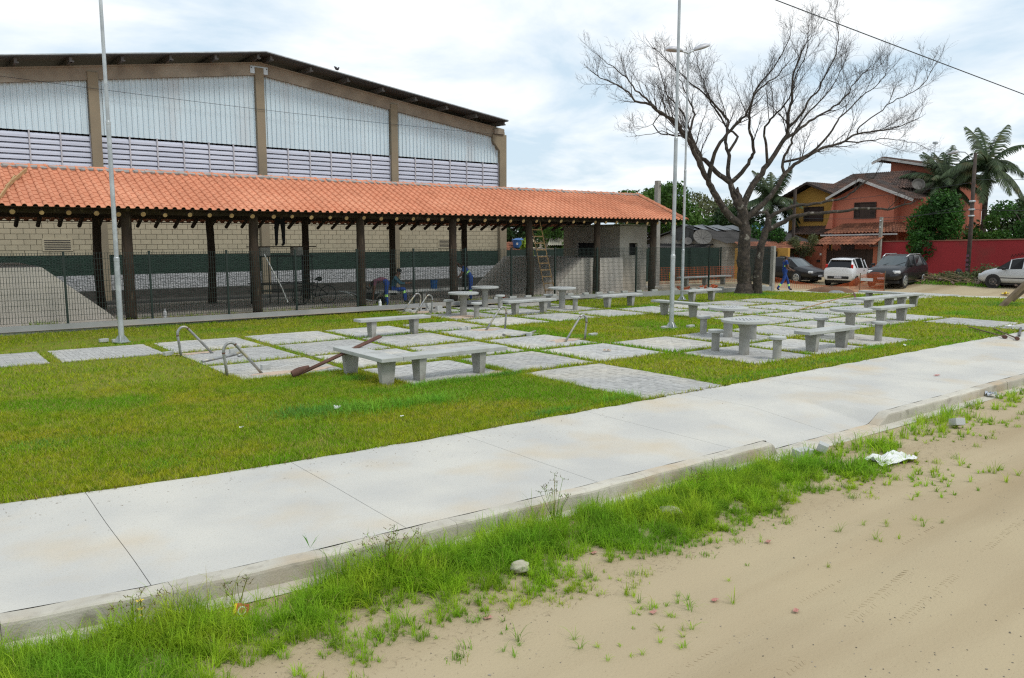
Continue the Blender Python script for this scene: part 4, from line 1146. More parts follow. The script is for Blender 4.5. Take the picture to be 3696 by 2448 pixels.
# ------------------------------------------------------------------ scaffold, barrow, bicycle and other things under the roof
sc = thing('scaffold', 'low dark steel trestle scaffold with a plank under the pavilion roof', 'scaffold', (10.4, 27.0, -.05))
def bar(par, name, a, b, r, m):
    mb = MB(); mb.tube([a, b], r, 8); return mb.build(name, M[m], par, smooth=True)
for x in (-.9, -.25, .65, 1.0):
    for y in (-.4, .4): bar(sc, 'leg', (x, y, .3), (x, y, 2.0), .022, 'plastic')
for z in (.75, 1.0, 1.95):
    for y in (-.4, .4): bar(sc, 'rail', (-1.0, y, z), (1.1, y, z), .02, 'plastic')
for x in (-.9, -.25, .65, 1.0): bar(sc, 'cross_bar', (x, -.4, 1.95), (x, .4, 1.95), .02, 'plastic')
mb = MB(); mb.box((.1, 0, 2.27), (2.4, .3, .035)); mb.build('plank', M['log'], sc)
for x in (-.55, .62): mb = MB(); mb.box((x, 0, 2.11), (.34, .3, .28)); mb.build('trestle_block', M['leg'], sc)
bc = thing('bicycle', 'dark bicycle with a rear rack standing behind the fence', 'bicycle', (11.6, 26.9, .165), .02)
for x, nm in ((-.52, 'front'), (.52, 'rear')):
    w = link('wheel', None, bc, (x, 0, .33))
    mb = MB()
    pts = [(.32 * math.cos(a * PI / 12), 0, .32 * math.sin(a * PI / 12)) for a in range(25)]
    mb.tube(pts, .017, 6, cap=False); mb.build('tyre', M['tyre'], w, smooth=True)
    mb = MB()
    for a in range(12): mb.tube([(0, 0, 0), (.31 * math.cos(a * PI / 6), 0, .31 * math.sin(a * PI / 6))], .003, 4)
    mb.lathe([(.02, -.03), (.02, .03)], 8, axis='Y'); mb.build('spokes', M['steel'], w)
fr = [((-.52, 0, .33), (-.38, 0, .85)), ((-.40, 0, .78), (.16, 0, .62)), ((-.37, 0, .66), (.02, 0, .28)), ((.02, 0, .28), (.14, 0, .82)), ((.02, 0, .28), (.52, 0, .33)), ((.52, 0, .33), (.12, 0, .66))]
mb = MB()
for a, b in fr: mb.tube([a, b], .017, 8)
mb.build('frame', M['plastic'], bc, smooth=True)
mb = MB(); mb.tube([(-.24, -.24, .98), (-.36, -.2, .97), (-.38, 0, .90), (-.36, .2, .97), (-.24, .24, .98)], .013, 8); mb.tube([(-.38, 0, .84), (-.38, 0, .92)], .014, 8); mb.build('handlebar', M['plastic'], bc, smooth=True)
mb = MB(); mb.tube([(.02, 0, .88), (.10, 0, .90), (.20, 0, .90), (.28, 0, .91)], [.02, .05, .085, .07], 10); mb.build('saddle', M['plastic'], bc, smooth=True)
mb = MB(); mb.box((.52, 0, .70), (.42, .14, .02)); mb.tube([(.52, 0, .33), (.6, 0, .70)], .008, 6); mb.build('rear_rack', M['plastic'], bc)
wb = thing('wheelbarrow', 'tipped wheelbarrow with long steel handles behind the fence', 'wheelbarrow', (12.9, 25.6, .06))
for s in (-1, 1):
    mb = MB(); mb.tube([(-.85, s * .25, .62), (-.55, s * .25, .55), (-.2, s * .22, .34), (.2, s * .18, .25), (.6, s * .06, .22)], .018, 8); mb.build('handle', M['galv'], wb, smooth=True)
mb = MB(); q = [(-.3, -.3), (.5, -.22), (.5, .22), (-.3, .3)]; lo = [mb.pt((x * .6 + .05, y * .6, .28)) for x, y in q]; hi = [mb.pt((x, y, .50)) for x, y in q]
for k in range(4): mb.face([lo[k], lo[(k + 1) % 4], hi[(k + 1) % 4], hi[k]])
mb.face(lo[::-1]); mb.build('tray', M['plastic'], wb)
mb = MB(); mb.lathe([(.05, -.04), (.17, -.035), (.18, 0), (.17, .035), (.05, .04)], 16, (.66, 0, .19), 'Y'); mb.build('wheel', M['tyre'], wb)
def small(name, label, cat, prof, c, mat, n=14):
    mb = MB(); mb.lathe(prof, n); return tag(mb.build(name, M[mat], None, c), label, cat)
small('water_bottle', 'clear plastic bottle with a red cap standing behind the fence', 'bottle', [(.045, 0), (.05, .02), (.05, .22), (.02, .29), (.02, .32)], (6.2, 25.6, .06), 'lamp')
small('bucket', 'dark blue bucket standing on the long bench behind the fence', 'bucket', [(.11, 0), (.15, .32), (.16, .33), (.001, .331)], (15.9, 25.75, .62), 'tank')
small('paint_can', 'small white bottle beside the bending worker', 'bottle', [(.06, 0), (.06, .12), (.03, .17), (.03, .22), (.001, .221)], (13.0, float(yfe(13)) + .1, .2), 'paper')
small('red_bowl', 'red plastic bowl on the floor in front of the dark ramp', 'bowl', [(.10, 0), (.17, .10), (.18, .105), (.001, .08)], (19.6, 26.4, .06), 'redbag')
mb = MB(); mb.tube([(9.2, 25.2, 2.0), (9.75, 25.2, .9), (9.95, 25.25, .42)], .018, 6); tag(mb.build('striped_rod', M['paper']), 'white rod leaning on the pavilion post beside the scaffold', 'rod')
o = small('yellow_tool', 'yellow and orange tool standing behind the corner post', 'tool', [(.06, 0), (.05, .5), (.12, .55), (.12, .85), (.001, .86)], (28.6, 25.2, .06), 'yellowp')
for k, (x, y) in enumerate(((29.3, 25.0), (31.2, 25.2), (32.0, 25.4), (24.0, 25.1))):
    mb = MB()
    for q in range(10): mb.tube([(RND.uniform(-.5, .5), RND.uniform(-.1, .1), .02), (RND.uniform(-.5, .5), RND.uniform(-.1, .1), RND.uniform(.05, .2))], .03, 5)
    if k < 3: tag(mb.build('netting_scrap', M['orange'], None, (x, y, .06)), ['crumpled orange netting behind the fence by the corner post', 'crumpled orange netting behind the fence left of the tree', 'crumpled orange netting behind the fence nearest the tree'][k], 'netting')
# weeds growing along the fence foot

# ------------------------------------------------------------------ people
def person(label, J, mats, loc, rz, group=None, cap=None, stripes=()):
    """J: joint positions (x forward, y left, z up). mats: dict region->material key."""
    me = bpy.data.meshes.new('skin'); names = list(J); idx = {n: k for k, n in enumerate(names)}
    E_ = [('pelvis', 'waist'), ('waist', 'chest'), ('chest', 'neck'), ('neck', 'head0'), ('head0', 'head1')]
    for s in 'LR':
        E_ += [('chest', 'sh' + s), ('sh' + s, 'el' + s), ('el' + s, 'wr' + s), ('wr' + s, 'pa' + s), ('pelvis', 'hip' + s), ('hip' + s, 'kn' + s), ('kn' + s, 'an' + s), ('an' + s, 'to' + s)]
    rad = dict(pelvis=(.145, .115), waist=(.135, .105), chest=(.165, .125), neck=(.058, .058), head0=(.085, .085), head1=(.075, .08))
    for s in 'LR':
        rad.update({'sh' + s: (.07, .07), 'el' + s: (.045, .045), 'wr' + s: (.032, .032), 'pa' + s: (.036, .026), 'hip' + s: (.10, .10), 'kn' + s: (.068, .068), 'an' + s: (.052, .05), 'to' + s: (.045, .035)})
    pos = {n: Vector(J[n]) for n in J if n != 'face'}
    for s in 'LR':                               # five fingers rooted in the palm
        pa, wr = pos['pa' + s], pos['wr' + s]
        d = (pa - wr).normalized(); side = d.cross(Vector((0, 1, .2))).normalized()
        for f, (o_, ln) in enumerate(((-.03, .055), (-.012, .085), (.004, .092), (.02, .085), (.034, .065))):
            root = pa + side * o_ * .8; n1, n2 = 'f%s%da' % (s, f), 'f%s%db' % (s, f)
            dd = d if f else (d * .6 + side * -.8).normalized()
            pos[n1] = root + dd * ln * .55; pos[n2] = pos[n1] + (dd * .8 + Vector((.3, 0, -.3))) * ln * .5
            rad[n1] = (.010, .010); rad[n2] = (.008, .008)
            E_ += [('pa' + s, n1), (n1, n2)]
    names = list(pos); idx = {n: k for k, n in enumerate(names)}
    me.from_pydata([pos[n] for n in names], [(idx[a], idx[b]) for a, b in E_], [])
    ob = bpy.data.objects.new('tmp', me); COL.objects.link(ob)
    md = ob.modifiers.new('s', 'SKIN'); md.use_smooth_shade = True
    for k, n in enumerate(names):
        sv = me.skin_vertices[0].data[k]; sv.radius = rad[n]; sv.use_root = (n == 'pelvis')
    sb = ob.modifiers.new('u', 'SUBSURF'); sb.levels = 2; sb.render_levels = 2
    dg = bpy.context.evaluated_depsgraph_get()
    m2 = bpy.data.meshes.new_from_object(ob.evaluated_get(dg))
    bpy.data.objects.remove(ob)
    keys = ['skin', 'shirt', 'trousers', 'boot', 'lime', 'hair']
    m2.materials.clear()
    for k in keys: m2.materials.append(M[mats.get(k, k)])
    seg = [(a, b) for a, b in E_]
    for p in m2.polygons:
        c = p.center; best = None
        for a, b in seg:
            A, B = pos[a], pos[b]; t = max(0, min(1, (c - A).dot(B - A) / max((B - A).length_squared, 1e-9)))
            dist = (c - A - (B - A) * t).length
            if best is None or dist < best[0]: best = (dist, a, b, t)
        _, a, b, t = best
        if b in ('neck',): k = 1 if t < .6 else 0
        elif b in ('head0', 'head1'):
            hd = pos['head1'] - pos['head0']; up = hd.normalized()
            k = 0
            back = (c - (pos['head0'] + pos['head1']) / 2)
            fwd = Vector(J.get('face', (1, 0, 0)))
            if back.dot(up) > .055 or back.dot(fwd) < -.045: k = 5
        elif b[:2] in ('wa', 'ch', 'sh'): k = 1
        elif b[:2] == 'el': k = 1 if (mats.get('sleeve', .6) > t) else 0
        elif b[:2] in ('wr', 'pa') or a[:2] in ('pa', ) or b[0] == 'f': k = 1 if (b[:2] == 'wr' and mats.get('sleeve', .6) > 1 + t * .5) else 0
        elif b[:2] == 'to': k = 3
        elif a == 'pelvis' or b[:2] in ('hi', 'kn', 'an'): k = 2
        else: k = 1
        for (bb, t0, t1) in stripes:
            if b == bb and t0 < t < t1 and k in (1, 2): k = 4
        p.material_index = k
    m2.name = 'person'
    o = link('person', m2, None, loc, rz)
    # face: nose, ears, eyes and brim as small child meshes
    f = Vector(J.get('face', (1, 0, 0))).normalized(); hc = (pos['head0'] + pos['head1']) / 2; up = (pos['head1'] - pos['head0']).normalized(); lf = up.cross(f).normalized()
    mb = MB(); mb.tube([hc + f * .08 + up * .01, hc + f * .105 - up * .025], [.008, .015], 6); mb.build('nose', M['skin'], o, smooth=True)
    for s in (-1, 1):
        mb = MB(); mb.tube([hc + lf * s * .075, hc + lf * s * .095 + up * .005], [.022, .018], 6); mb.build('ear', M['skin'], o, smooth=True)
        mb = MB(); mb.tube([hc + f * .078 + lf * s * .032 + up * .012, hc + f * .088 + lf * s * .032 + up * .012], .010, 6); mb.build('eye', M['hair'], o)
    mb = MB(); mb.box(hc + f * .082 - up * .048, (.012, .045, .008)); mb.build('mouth', M['redwall'], o)
    if cap:
        mb = MB(); q = up.to_track_quat('Z', 'Y').to_matrix().to_4x4(); mb.T = Matrix.Translation(hc + up * .03) @ q
        mb.lathe([(.096, .0), (.095, .04), (.07, .085), (.001, .10)], 16); mb.T = None
        b0 = hc + up * .03
        mb.quad(b0 + f * .085 + lf * .07, b0 + f * .16 + lf * .05 - up * .01, b0 + f * .16 - lf * .05 - up * .01, b0 + f * .085 - lf * .07)
        mb.build('cap', M[cap], o, smooth=True)
    return tag(o, label, 'person', group)

def base_pose():
    J = dict(pelvis=(0, 0, .95), waist=(0, 0, 1.08), chest=(.01, 0, 1.33), neck=(.015, 0, 1.50), head0=(.03, 0, 1.60), head1=(.03, 0, 1.70))
    for s, y in (('L', 1), ('R', -1)):
        J.update({'sh' + s: (0, y * .19, 1.42), 'el' + s: (-.03, y * .24, 1.13), 'wr' + s: (.06, y * .25, .88), 'pa' + s: (.09, y * .25, .80),
                  'hip' + s: (0, y * .10, .90), 'kn' + s: (.02, y * .10, .48), 'an' + s: (0, y * .10, .08), 'to' + s: (.15, y * .11, .04)})
    return J
yawR = 52.7
def face_cam(px_right):      # heading in world of an image-right direction
    return math.radians(52.7 - 90)
RIGHT = math.radians(52.7 - 90)                     # heading to the right of the picture
# walker
J = base_pose()
J.update(knL=(.20, .10, .50), anL=(.30, .10, .09), toL=(.44, .10, .06), knR=(-.10, -.10, .49), anR=(-.38, -.10, .13), toR=(-.27, -.10, .05),
         elL=(.02, .24, 1.14), wrL=(.22, .20, 1.02), paL=(.30, .18, 1.0), elR=(.06, -.24, 1.14), wrR=(.28, -.18, 1.02), paR=(.36, -.16, 1.0), head0=(.05, 0, 1.59), head1=(.06, 0, 1.69))
person('worker in blue uniform with lime bands walking past the end of the fence', J, dict(shirt='blue', trousers='blue', sleeve=.5), (34.0, 22.75, -.03), RIGHT + .05, stripes=(('anL', .45, .65), ('anR', .45, .65), ('chest', .35, .55)))
# bending worker, faces left
J = base_pose()
J.update(pelvis=(-.12, 0, .92), waist=(.0, 0, 1.0), chest=(.24, 0, .98), neck=(.38, 0, .86), head0=(.46, 0, .77), head1=(.53, 0, .70), face=(.7, 0, -.7),
         shL=(.30, .18, .92), shR=(.30, -.18, .92), elL=(.34, .2, .62), elR=(.36, -.2, .62), wrL=(.38, .15, .36), wrR=(.40, -.15, .36), paL=(.40, .14, .28), paR=(.42, -.14, .28),
         hipL=(-.12, .1, .86), hipR=(-.12, -.1, .86), knL=(-.08, .11, .47), knR=(-.06, -.11, .47), anL=(-.12, .11, .08), anR=(-.12, -.11, .08), toL=(.03, .11, .04), toR=(.03, -.11, .04))
person('worker in plum shirt bending down beside the fence post', J, dict(shirt='plum', trousers='blue', sleeve=.5), (13.55, 25.35, .08), RIGHT + PI + .15, cap='steel', stripes=(('anL', .1, .3), ('anR', .1, .3)))
# sitting worker, faces right
J = base_pose()
J.update(pelvis=(0, 0, .52), waist=(.02, 0, .64), chest=(.10, 0, .87), neck=(.17, 0, 1.03), head0=(.22, 0, 1.12), head1=(.25, 0, 1.21), face=(.8, 0, -.5),
         shL=(.12, .19, .95), shR=(.12, -.19, .95), elL=(.30, .2, .74), elR=(.30, -.2, .74), wrL=(.52, .12, .75), wrR=(.52, -.12, .75), paL=(.60, .1, .76), paR=(.60, -.1, .76),
         hipL=(.05, .1, .50), hipR=(.05, -.1, .50), knL=(.44, .12, .55), knR=(.44, -.12, .55), anL=(.46, .12, .12), anR=(.46, -.12, .12), toL=(.6, .12, .06), toR=(.6, -.12, .06))
person('worker in teal shirt sitting on the long bench behind the fence', J, dict(shirt='teal', trousers='blue', sleeve=1.4), (14.15, 25.8, .13), RIGHT, cap='denim', stripes=(('anL', .15, .35), ('anR', .15, .35)))
# worker at the post, faces left, leaning
J = base_pose()
J.update(waist=(.06, 0, 1.05), chest=(.22, 0, 1.24), neck=(.34, 0, 1.36), head0=(.43, 0, 1.38), head1=(.50, 0, 1.42), face=(.6, 0, -.8),
         shL=(.26, .19, 1.30), shR=(.26, -.19, 1.30), elL=(.40, .22, 1.02), elR=(.52, -.2, 1.45), wrL=(.58, .15, .88), wrR=(.62, -.15, 1.65), paL=(.66, .13, .84), paR=(.64, -.13, 1.74))
person('worker in blue uniform reaching to a pavilion post behind the tables', J, dict(shirt='blue', trousers='blue', sleeve=.5), (17.45, 25.55, .08), RIGHT + PI + .1, stripes=(('chest', .3, .5), ('anL', .1, .3), ('anR', .1, .3)))
# worker on the scaffold, seen to the waist under the roof
J = base_pose()
J.update(elL=(.1, .26, 1.2), wrL=(.2, .2, 1.05), paL=(.24, .18, 1.0), elR=(.1, -.26, 1.2), wrR=(.2, -.2, 1.1), paR=(.26, -.18, 1.1), knL=(.01, .12, .48), knR=(.01, -.13, .48), anL=(0, .12, .08), anR=(0, -.14, .08))
person('worker in dark trousers standing on the scaffold plank up under the roof', J, dict(shirt='denim', trousers='denim', sleeve=1.2), (10.45, 27.0, 2.24), RIGHT - PI / 2 - .1)
# trowel of the sitting worker
mb = MB(); mb.tube([(14.62, 25.55, .92), (14.95, 25.35, .62)], .012, 6); tag(mb.build('hand_rod', M['plastic']), 'dark rod held by the sitting worker', 'rod')

# ------------------------------------------------------------------ bare tree
def bare_tree():
    bx, by = 30.36, 22.36
    t = thing('bare_tree', 'large leafless spreading tree with two trunks on the plaza lawn', 'tree', (bx, by, 0))
    a = math.radians(52.7); Rv = Vector((math.sin(a), -math.cos(a), 0)); Fv = Vector((math.cos(a), math.sin(a), 0)); Uv = Vector((0, 0, 1)); K = .0082; KZ = .0079
    R_ = random.Random(3)
    def P(x, y, dep): return Rv * ((x - 985) * K) + Fv * dep + Uv * ((1540 - y) * KZ)
    tw = MB()
    def smooth(pts):
        out = []
        n = len(pts)
        for i in range(n - 1):
            p0, p1, p2, p3 = pts[max(i - 1, 0)], pts[i], pts[i + 1], pts[min(i + 2, n - 1)]
            for k in range(3):
                u = k / 3
                out.append(tuple(.5 * ((2 * q1) + (-q0 + q2) * u + (2 * q0 - 5 * q1 + 4 * q2 - q3) * u * u + (-q0 + 3 * q1 - 3 * q2 + q3) * u ** 3) for q0, q1, q2, q3 in zip(p0, p1, p2, p3)))
        out.append(pts[-1]); return out
    def twig(p, d, r, ln, lev):
        n = 4 if lev < 3 else 3
        pts = [p.copy()]; rad = [r]
        dd = d.normalized()
        for k in range(n):
            dd = (dd + Vector((R_.gauss(0, .20), R_.gauss(0, .20), R_.gauss(.06, .17)))).normalized()
            pts.append(pts[-1] + dd * (ln / n)); rad.append(r * (1 - .75 * (k + 1) / n))
        tw.tube(pts, rad, 4 if r > .012 else 3, cap=False)
        if lev >= 4: return
        m = {1: 6, 2: 5, 3: 3}[lev]
        for k in range(m):
            t_ = .25 + .75 * (k + R_.random()) / m
            i = min(int(t_ * n), n - 1); q = pts[i].lerp(pts[i + 1], t_ * n - i)
            ax = (pts[i + 1] - pts[i]).normalized()
            o = ax.orthogonal().normalized(); o = Matrix.Rotation(R_.uniform(0, 2 * PI), 3, ax) @ o
            nd = ax * R_.uniform(.6, 1.0) + o * R_.uniform(.5, 1.0) + Vector((0, 0, .25))
            twig(q, nd, max(r * R_.uniform(.45, .62), .0042), ln * R_.uniform(.42, .66), lev + 1)
    limbs = []
    store = []
    def branch2(q, d, r, ln):
        # secondary branch: long, slightly arching, carrying fans of fine twigs
        n = 7; pts = [q.copy()]; rad = [r]; dd = d.normalized()
        for k in range(n):
            dd = (dd + Vector((R_.gauss(0, .10), R_.gauss(0, .10), R_.gauss(.05, .09)))).normalized()
            pts.append(pts[-1] + dd * ln / n); rad.append(max(r * (1 - .8 * (k + 1) / n), .005))
        tw.tube(pts, rad, 5, cap=False)
        m = int(5 + ln * 3.2)
        for k in range(m):
            t_ = .15 + .85 * (k + R_.random()) / m; i = min(int(t_ * n), n - 1); p = pts[i].lerp(pts[i + 1], t_ * n - i); ax = (pts[i + 1] - pts[i]).normalized()
            o = Matrix.Rotation(R_.uniform(0, 2 * PI), 3, ax) @ ax.orthogonal().normalized()
            twig(p, ax * R_.uniform(.7, 1.1) + o * R_.uniform(.35, .75) + Vector((0, 0, .2)), max(rad[i] * .45, .006), R_.uniform(.35, .85), 3 if R_.random() < .55 else 2)
        twig(pts[-1], pts[-1] - pts[-2], .006, .4, 3)
    def limb(pts, dep, r0, r1, spawn=.3, dens=1.0, nm='branch', lmul=1.0):
        # pts: list of (x,y) px; dep: (start,end) depth metres; the start is taken from the wood it grows out of
        n = len(pts)
        d0 = dep[0]
        if store and nm != 'trunk':
            f0 = P(pts[0][0], pts[0][1], 0)
            bst = min(store, key=lambda w: (w[0] - f0).dot(Rv) ** 2 + (w[0] - f0).dot(Uv) ** 2)
            d0 = bst[0].dot(Fv); r0 = min(r0, bst[1] * .9)
        P3 = [P(x, y, d0 + (dep[1] - dep[0]) * (i / (n - 1)) ** 1.2) for i, (x, y) in enumerate(pts)]
        if store and nm != 'trunk': P3[0] = bst[0].copy()
        P3 = [Vector(q) for q in smooth([tuple(q) for q in P3])]
        for q in P3[3:-1]: q += Vector((R_.gauss(0, .022), R_.gauss(0, .022), R_.gauss(0, .022)))
        m = len(P3); rad = [r0 + (r1 - r0) * (i / (m - 1)) ** .66 for i in range(m)]
        mb = MB(); mb.tube(P3, rad, 9 if r0 > .1 else 7, jit=.05 if r0 > .1 else 0)
        mb.build(nm, M['bark'], t, smooth=True)
        store.extend(zip([q.copy() for q in P3], rad))
        L_ = sum((P3[i + 1] - P3[i]).length for i in range(m - 1))
        cnt = int(L_ * 1.5 * dens)
        for k in range(cnt):
            t_ = spawn + (1 - spawn) * (k + R_.random()) / cnt
            i = min(int(t_ * (m - 1)), m - 2); q = P3[i].lerp(P3[i + 1], t_ * (m - 1) - i); ax = (P3[i + 1] - P3[i]).normalized()
            o = Matrix.Rotation(R_.uniform(0, 2 * PI), 3, ax) @ ax.orthogonal().normalized()
            nd = ax * R_.uniform(.7, 1.1) + o * R_.uniform(.35, .8) + Vector((0, 0, .22))
            ln = R_.uniform(1.2, 2.6) * (1.12 - .72 * t_) * lmul
            branch2(q, nd, min(.030, max(.010, rad[i] * .45)), ln)
        cnt = int(L_ * 1.6 * dens)
        for k in range(cnt):
            t_ = spawn + (1 - spawn) * (k + R_.random()) / cnt
            i = min(int(t_ * (m - 1)), m - 2); q = P3[i].lerp(P3[i + 1], t_ * (m - 1) - i); ax = (P3[i + 1] - P3[i]).normalized()
            o = Matrix.Rotation(R_.uniform(0, 2 * PI), 3, ax) @ ax.orthogonal().normalized()
            twig(q, ax * R_.uniform(.4, 1) + o * R_.uniform(.5, 1) + Vector((0, 0, .2)), .009, R_.uniform(.35, .8) * lmul, 3)
        twig(P3[-1], P3[-1] - P3[-2], max(r1, .008), .4, 3)
    limb([(985, 1560), (985, 1530), (978, 1440), (974, 1350), (974, 1240), (968, 1150), (955, 1060), (930, 1000)], (0, 0), .38, .22, .99, 0, 'trunk')
    limb([(1050, 1560), (1050, 1500), (1050, 1400), (1058, 1300), (1076, 1210), (1098, 1130), (1098, 1105)], (-.2, -.1), .24, .13, .99, 0, 'trunk')
    # root flare
    mb = MB(); mb.lathe([(.56, -.12), (.49, .0), (.41, .18), (.35, .45)], 14); mb.build('root_flare', M['bark'], t, smooth=True)
    limb([(1090, 1190), (1140, 1150), (1200, 1115), (1260, 1092), (1400, 1080), (1500, 1070), (1610, 1055), (1700, 1062), (1760, 1040), (1810, 1030)], (-.1, -1.2), .135, .03, .72, .35, lmul=.6)
    limb([(1098, 1110), (1150, 1070), (1220, 1050), (1300, 1035), (1400, 1015), (1480, 1000), (1540, 960), (1590, 910), (1640, 880)], (-.1, -.6), .11, .02, .6, .45, lmul=.7)
    limb([(1098, 1110), (1085, 1080), (1060, 1078), (1020, 1095)], (-.1, .0), .09, .05, .99, 0)
    limb([(950, 1160), (900, 1110), (840, 1040), (790, 960), (750, 895), (715, 840), (680, 770), (645, 700), (600, 640), (570, 590), (480, 545), (420, 500), (340, 480), (300, 440), (240, 400), (150, 370), (95, 330)], (0, -1.5), .20, .012)
    limb([(752, 900), (770, 800), (790, 725), (840, 650), (890, 590), (930, 540), (960, 450), (1000, 400), (1060, 360), (1100, 300)], (-.5, -2.0), .12, .014)
    limb([(735, 870), (700, 760), (655, 690), (660, 620), (690, 540), (690, 480), (660, 400), (640, 330), (610, 250)], (-.5, 1.5), .10, .013)
    limb([(945, 1050), (910, 980), (890, 910), (835, 865), (770, 800), (720, 745), (670, 640), (610, 590), (560, 530), (500, 490), (440, 420), (380, 370), (330, 300), (260, 230), (190, 175)], (0, 1.8), .17, .012)
    limb([(888, 910), (878, 850), (886, 760), (872, 690), (882, 620), (892, 545), (850, 480), (800, 420), (755, 370), (700, 320), (640, 250), (560, 160), (480, 80)], (.3, 2.6), .13, .012)
    limb([(905, 900), (950, 850), (990, 780), (1000, 740), (985, 660), (960, 590), (962, 520), (975, 430), (1010, 370), (1060, 300), (1110, 200), (1130, 130)], (.2, -1.2), .12, .012)
    limb([(905, 720), (940, 640), (900, 600), (860, 520), (820, 440), (790, 330), (770, 230), (760, 150)], (.8, 3.2), .08, .012)
    limb([(960, 1050), (990, 960), (1040, 880), (1090, 810), (1130, 750), (1180, 665), (1202, 600), (1195, 550), (1215, 470), (1225, 390), (1230, 300), (1260, 210), (1300, 120), (1340, 80)], (0, .8), .18, .012)
    limb([(1180, 660), (1250, 620), (1330, 560), (1400, 520), (1480, 470), (1560, 400), (1620, 320), (1680, 260), (1710, 240)], (.5, 2.4), .11, .012)
    limb([(1090, 810), (1070, 700), (1050, 630), (1070, 570), (1110, 520), (1150, 440), (1160, 350), (1190, 240), (1180, 140)], (.3, -2.0), .075, .012)
    limb([(1195, 600), (1260, 540), (1300, 460), (1360, 380), (1400, 290), (1440, 200), (1450, 90), (1440, 40)], (.6, .6), .08, .010)
    limb([(990, 1120), (1060, 1040), (1110, 980), (1170, 890), (1195, 850), (1260, 790), (1340, 740), (1430, 700), (1520, 670), (1590, 630), (1700, 610), (1800, 600), (1900, 560), (1945, 535)], (0, .7), .15, .011)
    limb([(1590, 632), (1602, 590), (1700, 520), (1780, 450), (1870, 410), (1950, 350), (2000, 280), (2025, 230)], (.4, .9), .05, .010)
    limb([(1520, 670), (1600, 675), (1700, 660), (1800, 655), (1880, 660), (1950, 668)], (.4, 1.2), .04, .009)
    limb([(1190, 860), (1178, 790), (1230, 700), (1255, 640), (1330, 520), (1420, 430), (1500, 350), (1560, 250), (1585, 170)], (.1, 2.5), .09, .011)
    limb([(1180, 780), (1270, 770), (1330, 735)], (-.3, -.5), .07, .05, .99, 0)
    limb([(1340, 740), (1430, 640), (1480, 560), (1540, 500), (1620, 420), (1700, 360), (1760, 300), (1790, 270)], (.4, 1.5), .06, .010)
    limb([(480, 545), (440, 600), (470, 640), (520, 655), (590, 660)], (-1.2, -1.0), .02, .03, .2, .6)
    limb([(600, 640), (540, 660), (480, 640), (400, 660), (330, 670)], (-.8, -1.4), .03, .009, .3, .7)
    limb([(700, 740), (640, 560), (600, 470), (560, 400), (540, 300), (520, 190)], (.6, 3.0), .06, .011)
    tag(tw.build('twigs', M['twig'], t), kind='stuff')
bare_tree()

# ------------------------------------------------------------------ leafy trees, bushes, palms
def leaves(lobes, n, size, R_=None, hang=0.3, shell=.55):
    """random leaf quads spread through lobes (x,y,z,rx,ry,rz)"""
    w = np.array([l[3] * l[4] * l[5] for l in lobes]) ** .67; w /= w.sum()
    k = NP.choice(len(lobes), n, p=w); Lb = np.array(lobes)[k]
    d = NP.normal(size=(n, 3)); d /= np.linalg.norm(d, axis=1)[:, None]
    r = shell + (1 - shell) * NP.random(n) ** .6
    r *= 1 + .22 * np.sin(d[:, 0] * 7 + k) * np.sin(d[:, 2] * 6 + k * 1.7)
    c = Lb[:, :3] + d * Lb[:, 3:] * r[:, None]
    a = NP.normal(size=(n, 3)); a[:, 2] -= hang; a /= np.linalg.norm(a, axis=1)[:, None]
    b = np.cross(a, NP.normal(size=(n, 3)) + d); b /= np.linalg.norm(b, axis=1)[:, None]
    s = size * NP.uniform(.6, 1.35, n)[:, None]
    V = np.stack([c - a * s * .5, c + b * s * .26, c + a * s * .5, c - b * s * .26], 1).reshape(-1, 3)
    F = np.arange(n * 4).reshape(-1, 4)
    return V, F, np.repeat(NP.random(n), 4)
def leafy(name, label, cat, c, lobes, n, size, mat, trunk=None, tr_=.12, group=None, hang=.3):
    t = thing(name, label, cat, c, 0, group)
    V, F, r = leaves(lobes, n, size, hang=hang)
    npmesh('crown', V, F, M[mat], r, t)
    mb = MB()
    zt = min(l[2] for l in lobes)
    cxm = np.mean([l[0] for l in lobes]); cym = np.mean([l[1] for l in lobes])
    mb.tube([(0, 0, -.2), (cxm * .4, cym * .4, zt * .6), (cxm, cym, max(zt, .3))], [tr_, tr_ * .8, tr_ * .5], 8)
    for l in lobes:
        mb.tube([(cxm * .4, cym * .4, zt * .6), (l[0] * .8, l[1] * .8, l[2])], [tr_ * .5, tr_ * .2], 6)
    mb.build('trunk', M['bark'], t, smooth=True)
    return t
def lobeset(rx, ry, h0, h1, n, seed, r=.42):
    q = random.Random(seed); out = []
    for k in range(n):
        a = q.uniform(0, 2 * PI); d = q.random() ** .6; z = q.uniform(h0, h1)
        s = q.uniform(.7, 1.2) * r
        out.append((math.cos(a) * rx * d * (1 - .3 * (z - h0) / (h1 - h0)), math.sin(a) * ry * d, z, rx * s, ry * s, (h1 - h0) * s * .75))
    return out
leafy('mango_tree', 'dense round green tree rising behind the right end of the pavilion roof', 'tree', (44.8, 41.5, 0), lobeset(3.0, 3.0, 2.4, 5.9, 16, 1, .40), 15000, .26, 'leafA')
leafy('light_green_tree', 'light green shrub tree below the dense round tree, behind the hut', 'tree', (50.5, 43.5, 0), lobeset(3.2, 3.0, 1.6, 4.2, 12, 2, .40), 9000, .24, 'leafA')
leafy('olive_tree', 'thin olive tree seen behind the hut, left of the bare trunk', 'tree', (58, 47, 0), lobeset(4.5, 3.0, 3.0, 6.0, 12, 3, .34), 5000, .26, 'leafC', hang=.5)
leafy('distant_tree', 'dull green tree line seen between the hall and the ladder', 'tree', (39, 53, 0), lobeset(5.0, 4, 1.6, 4.6, 14, 4, .4), 7000, .32, 'leafD')
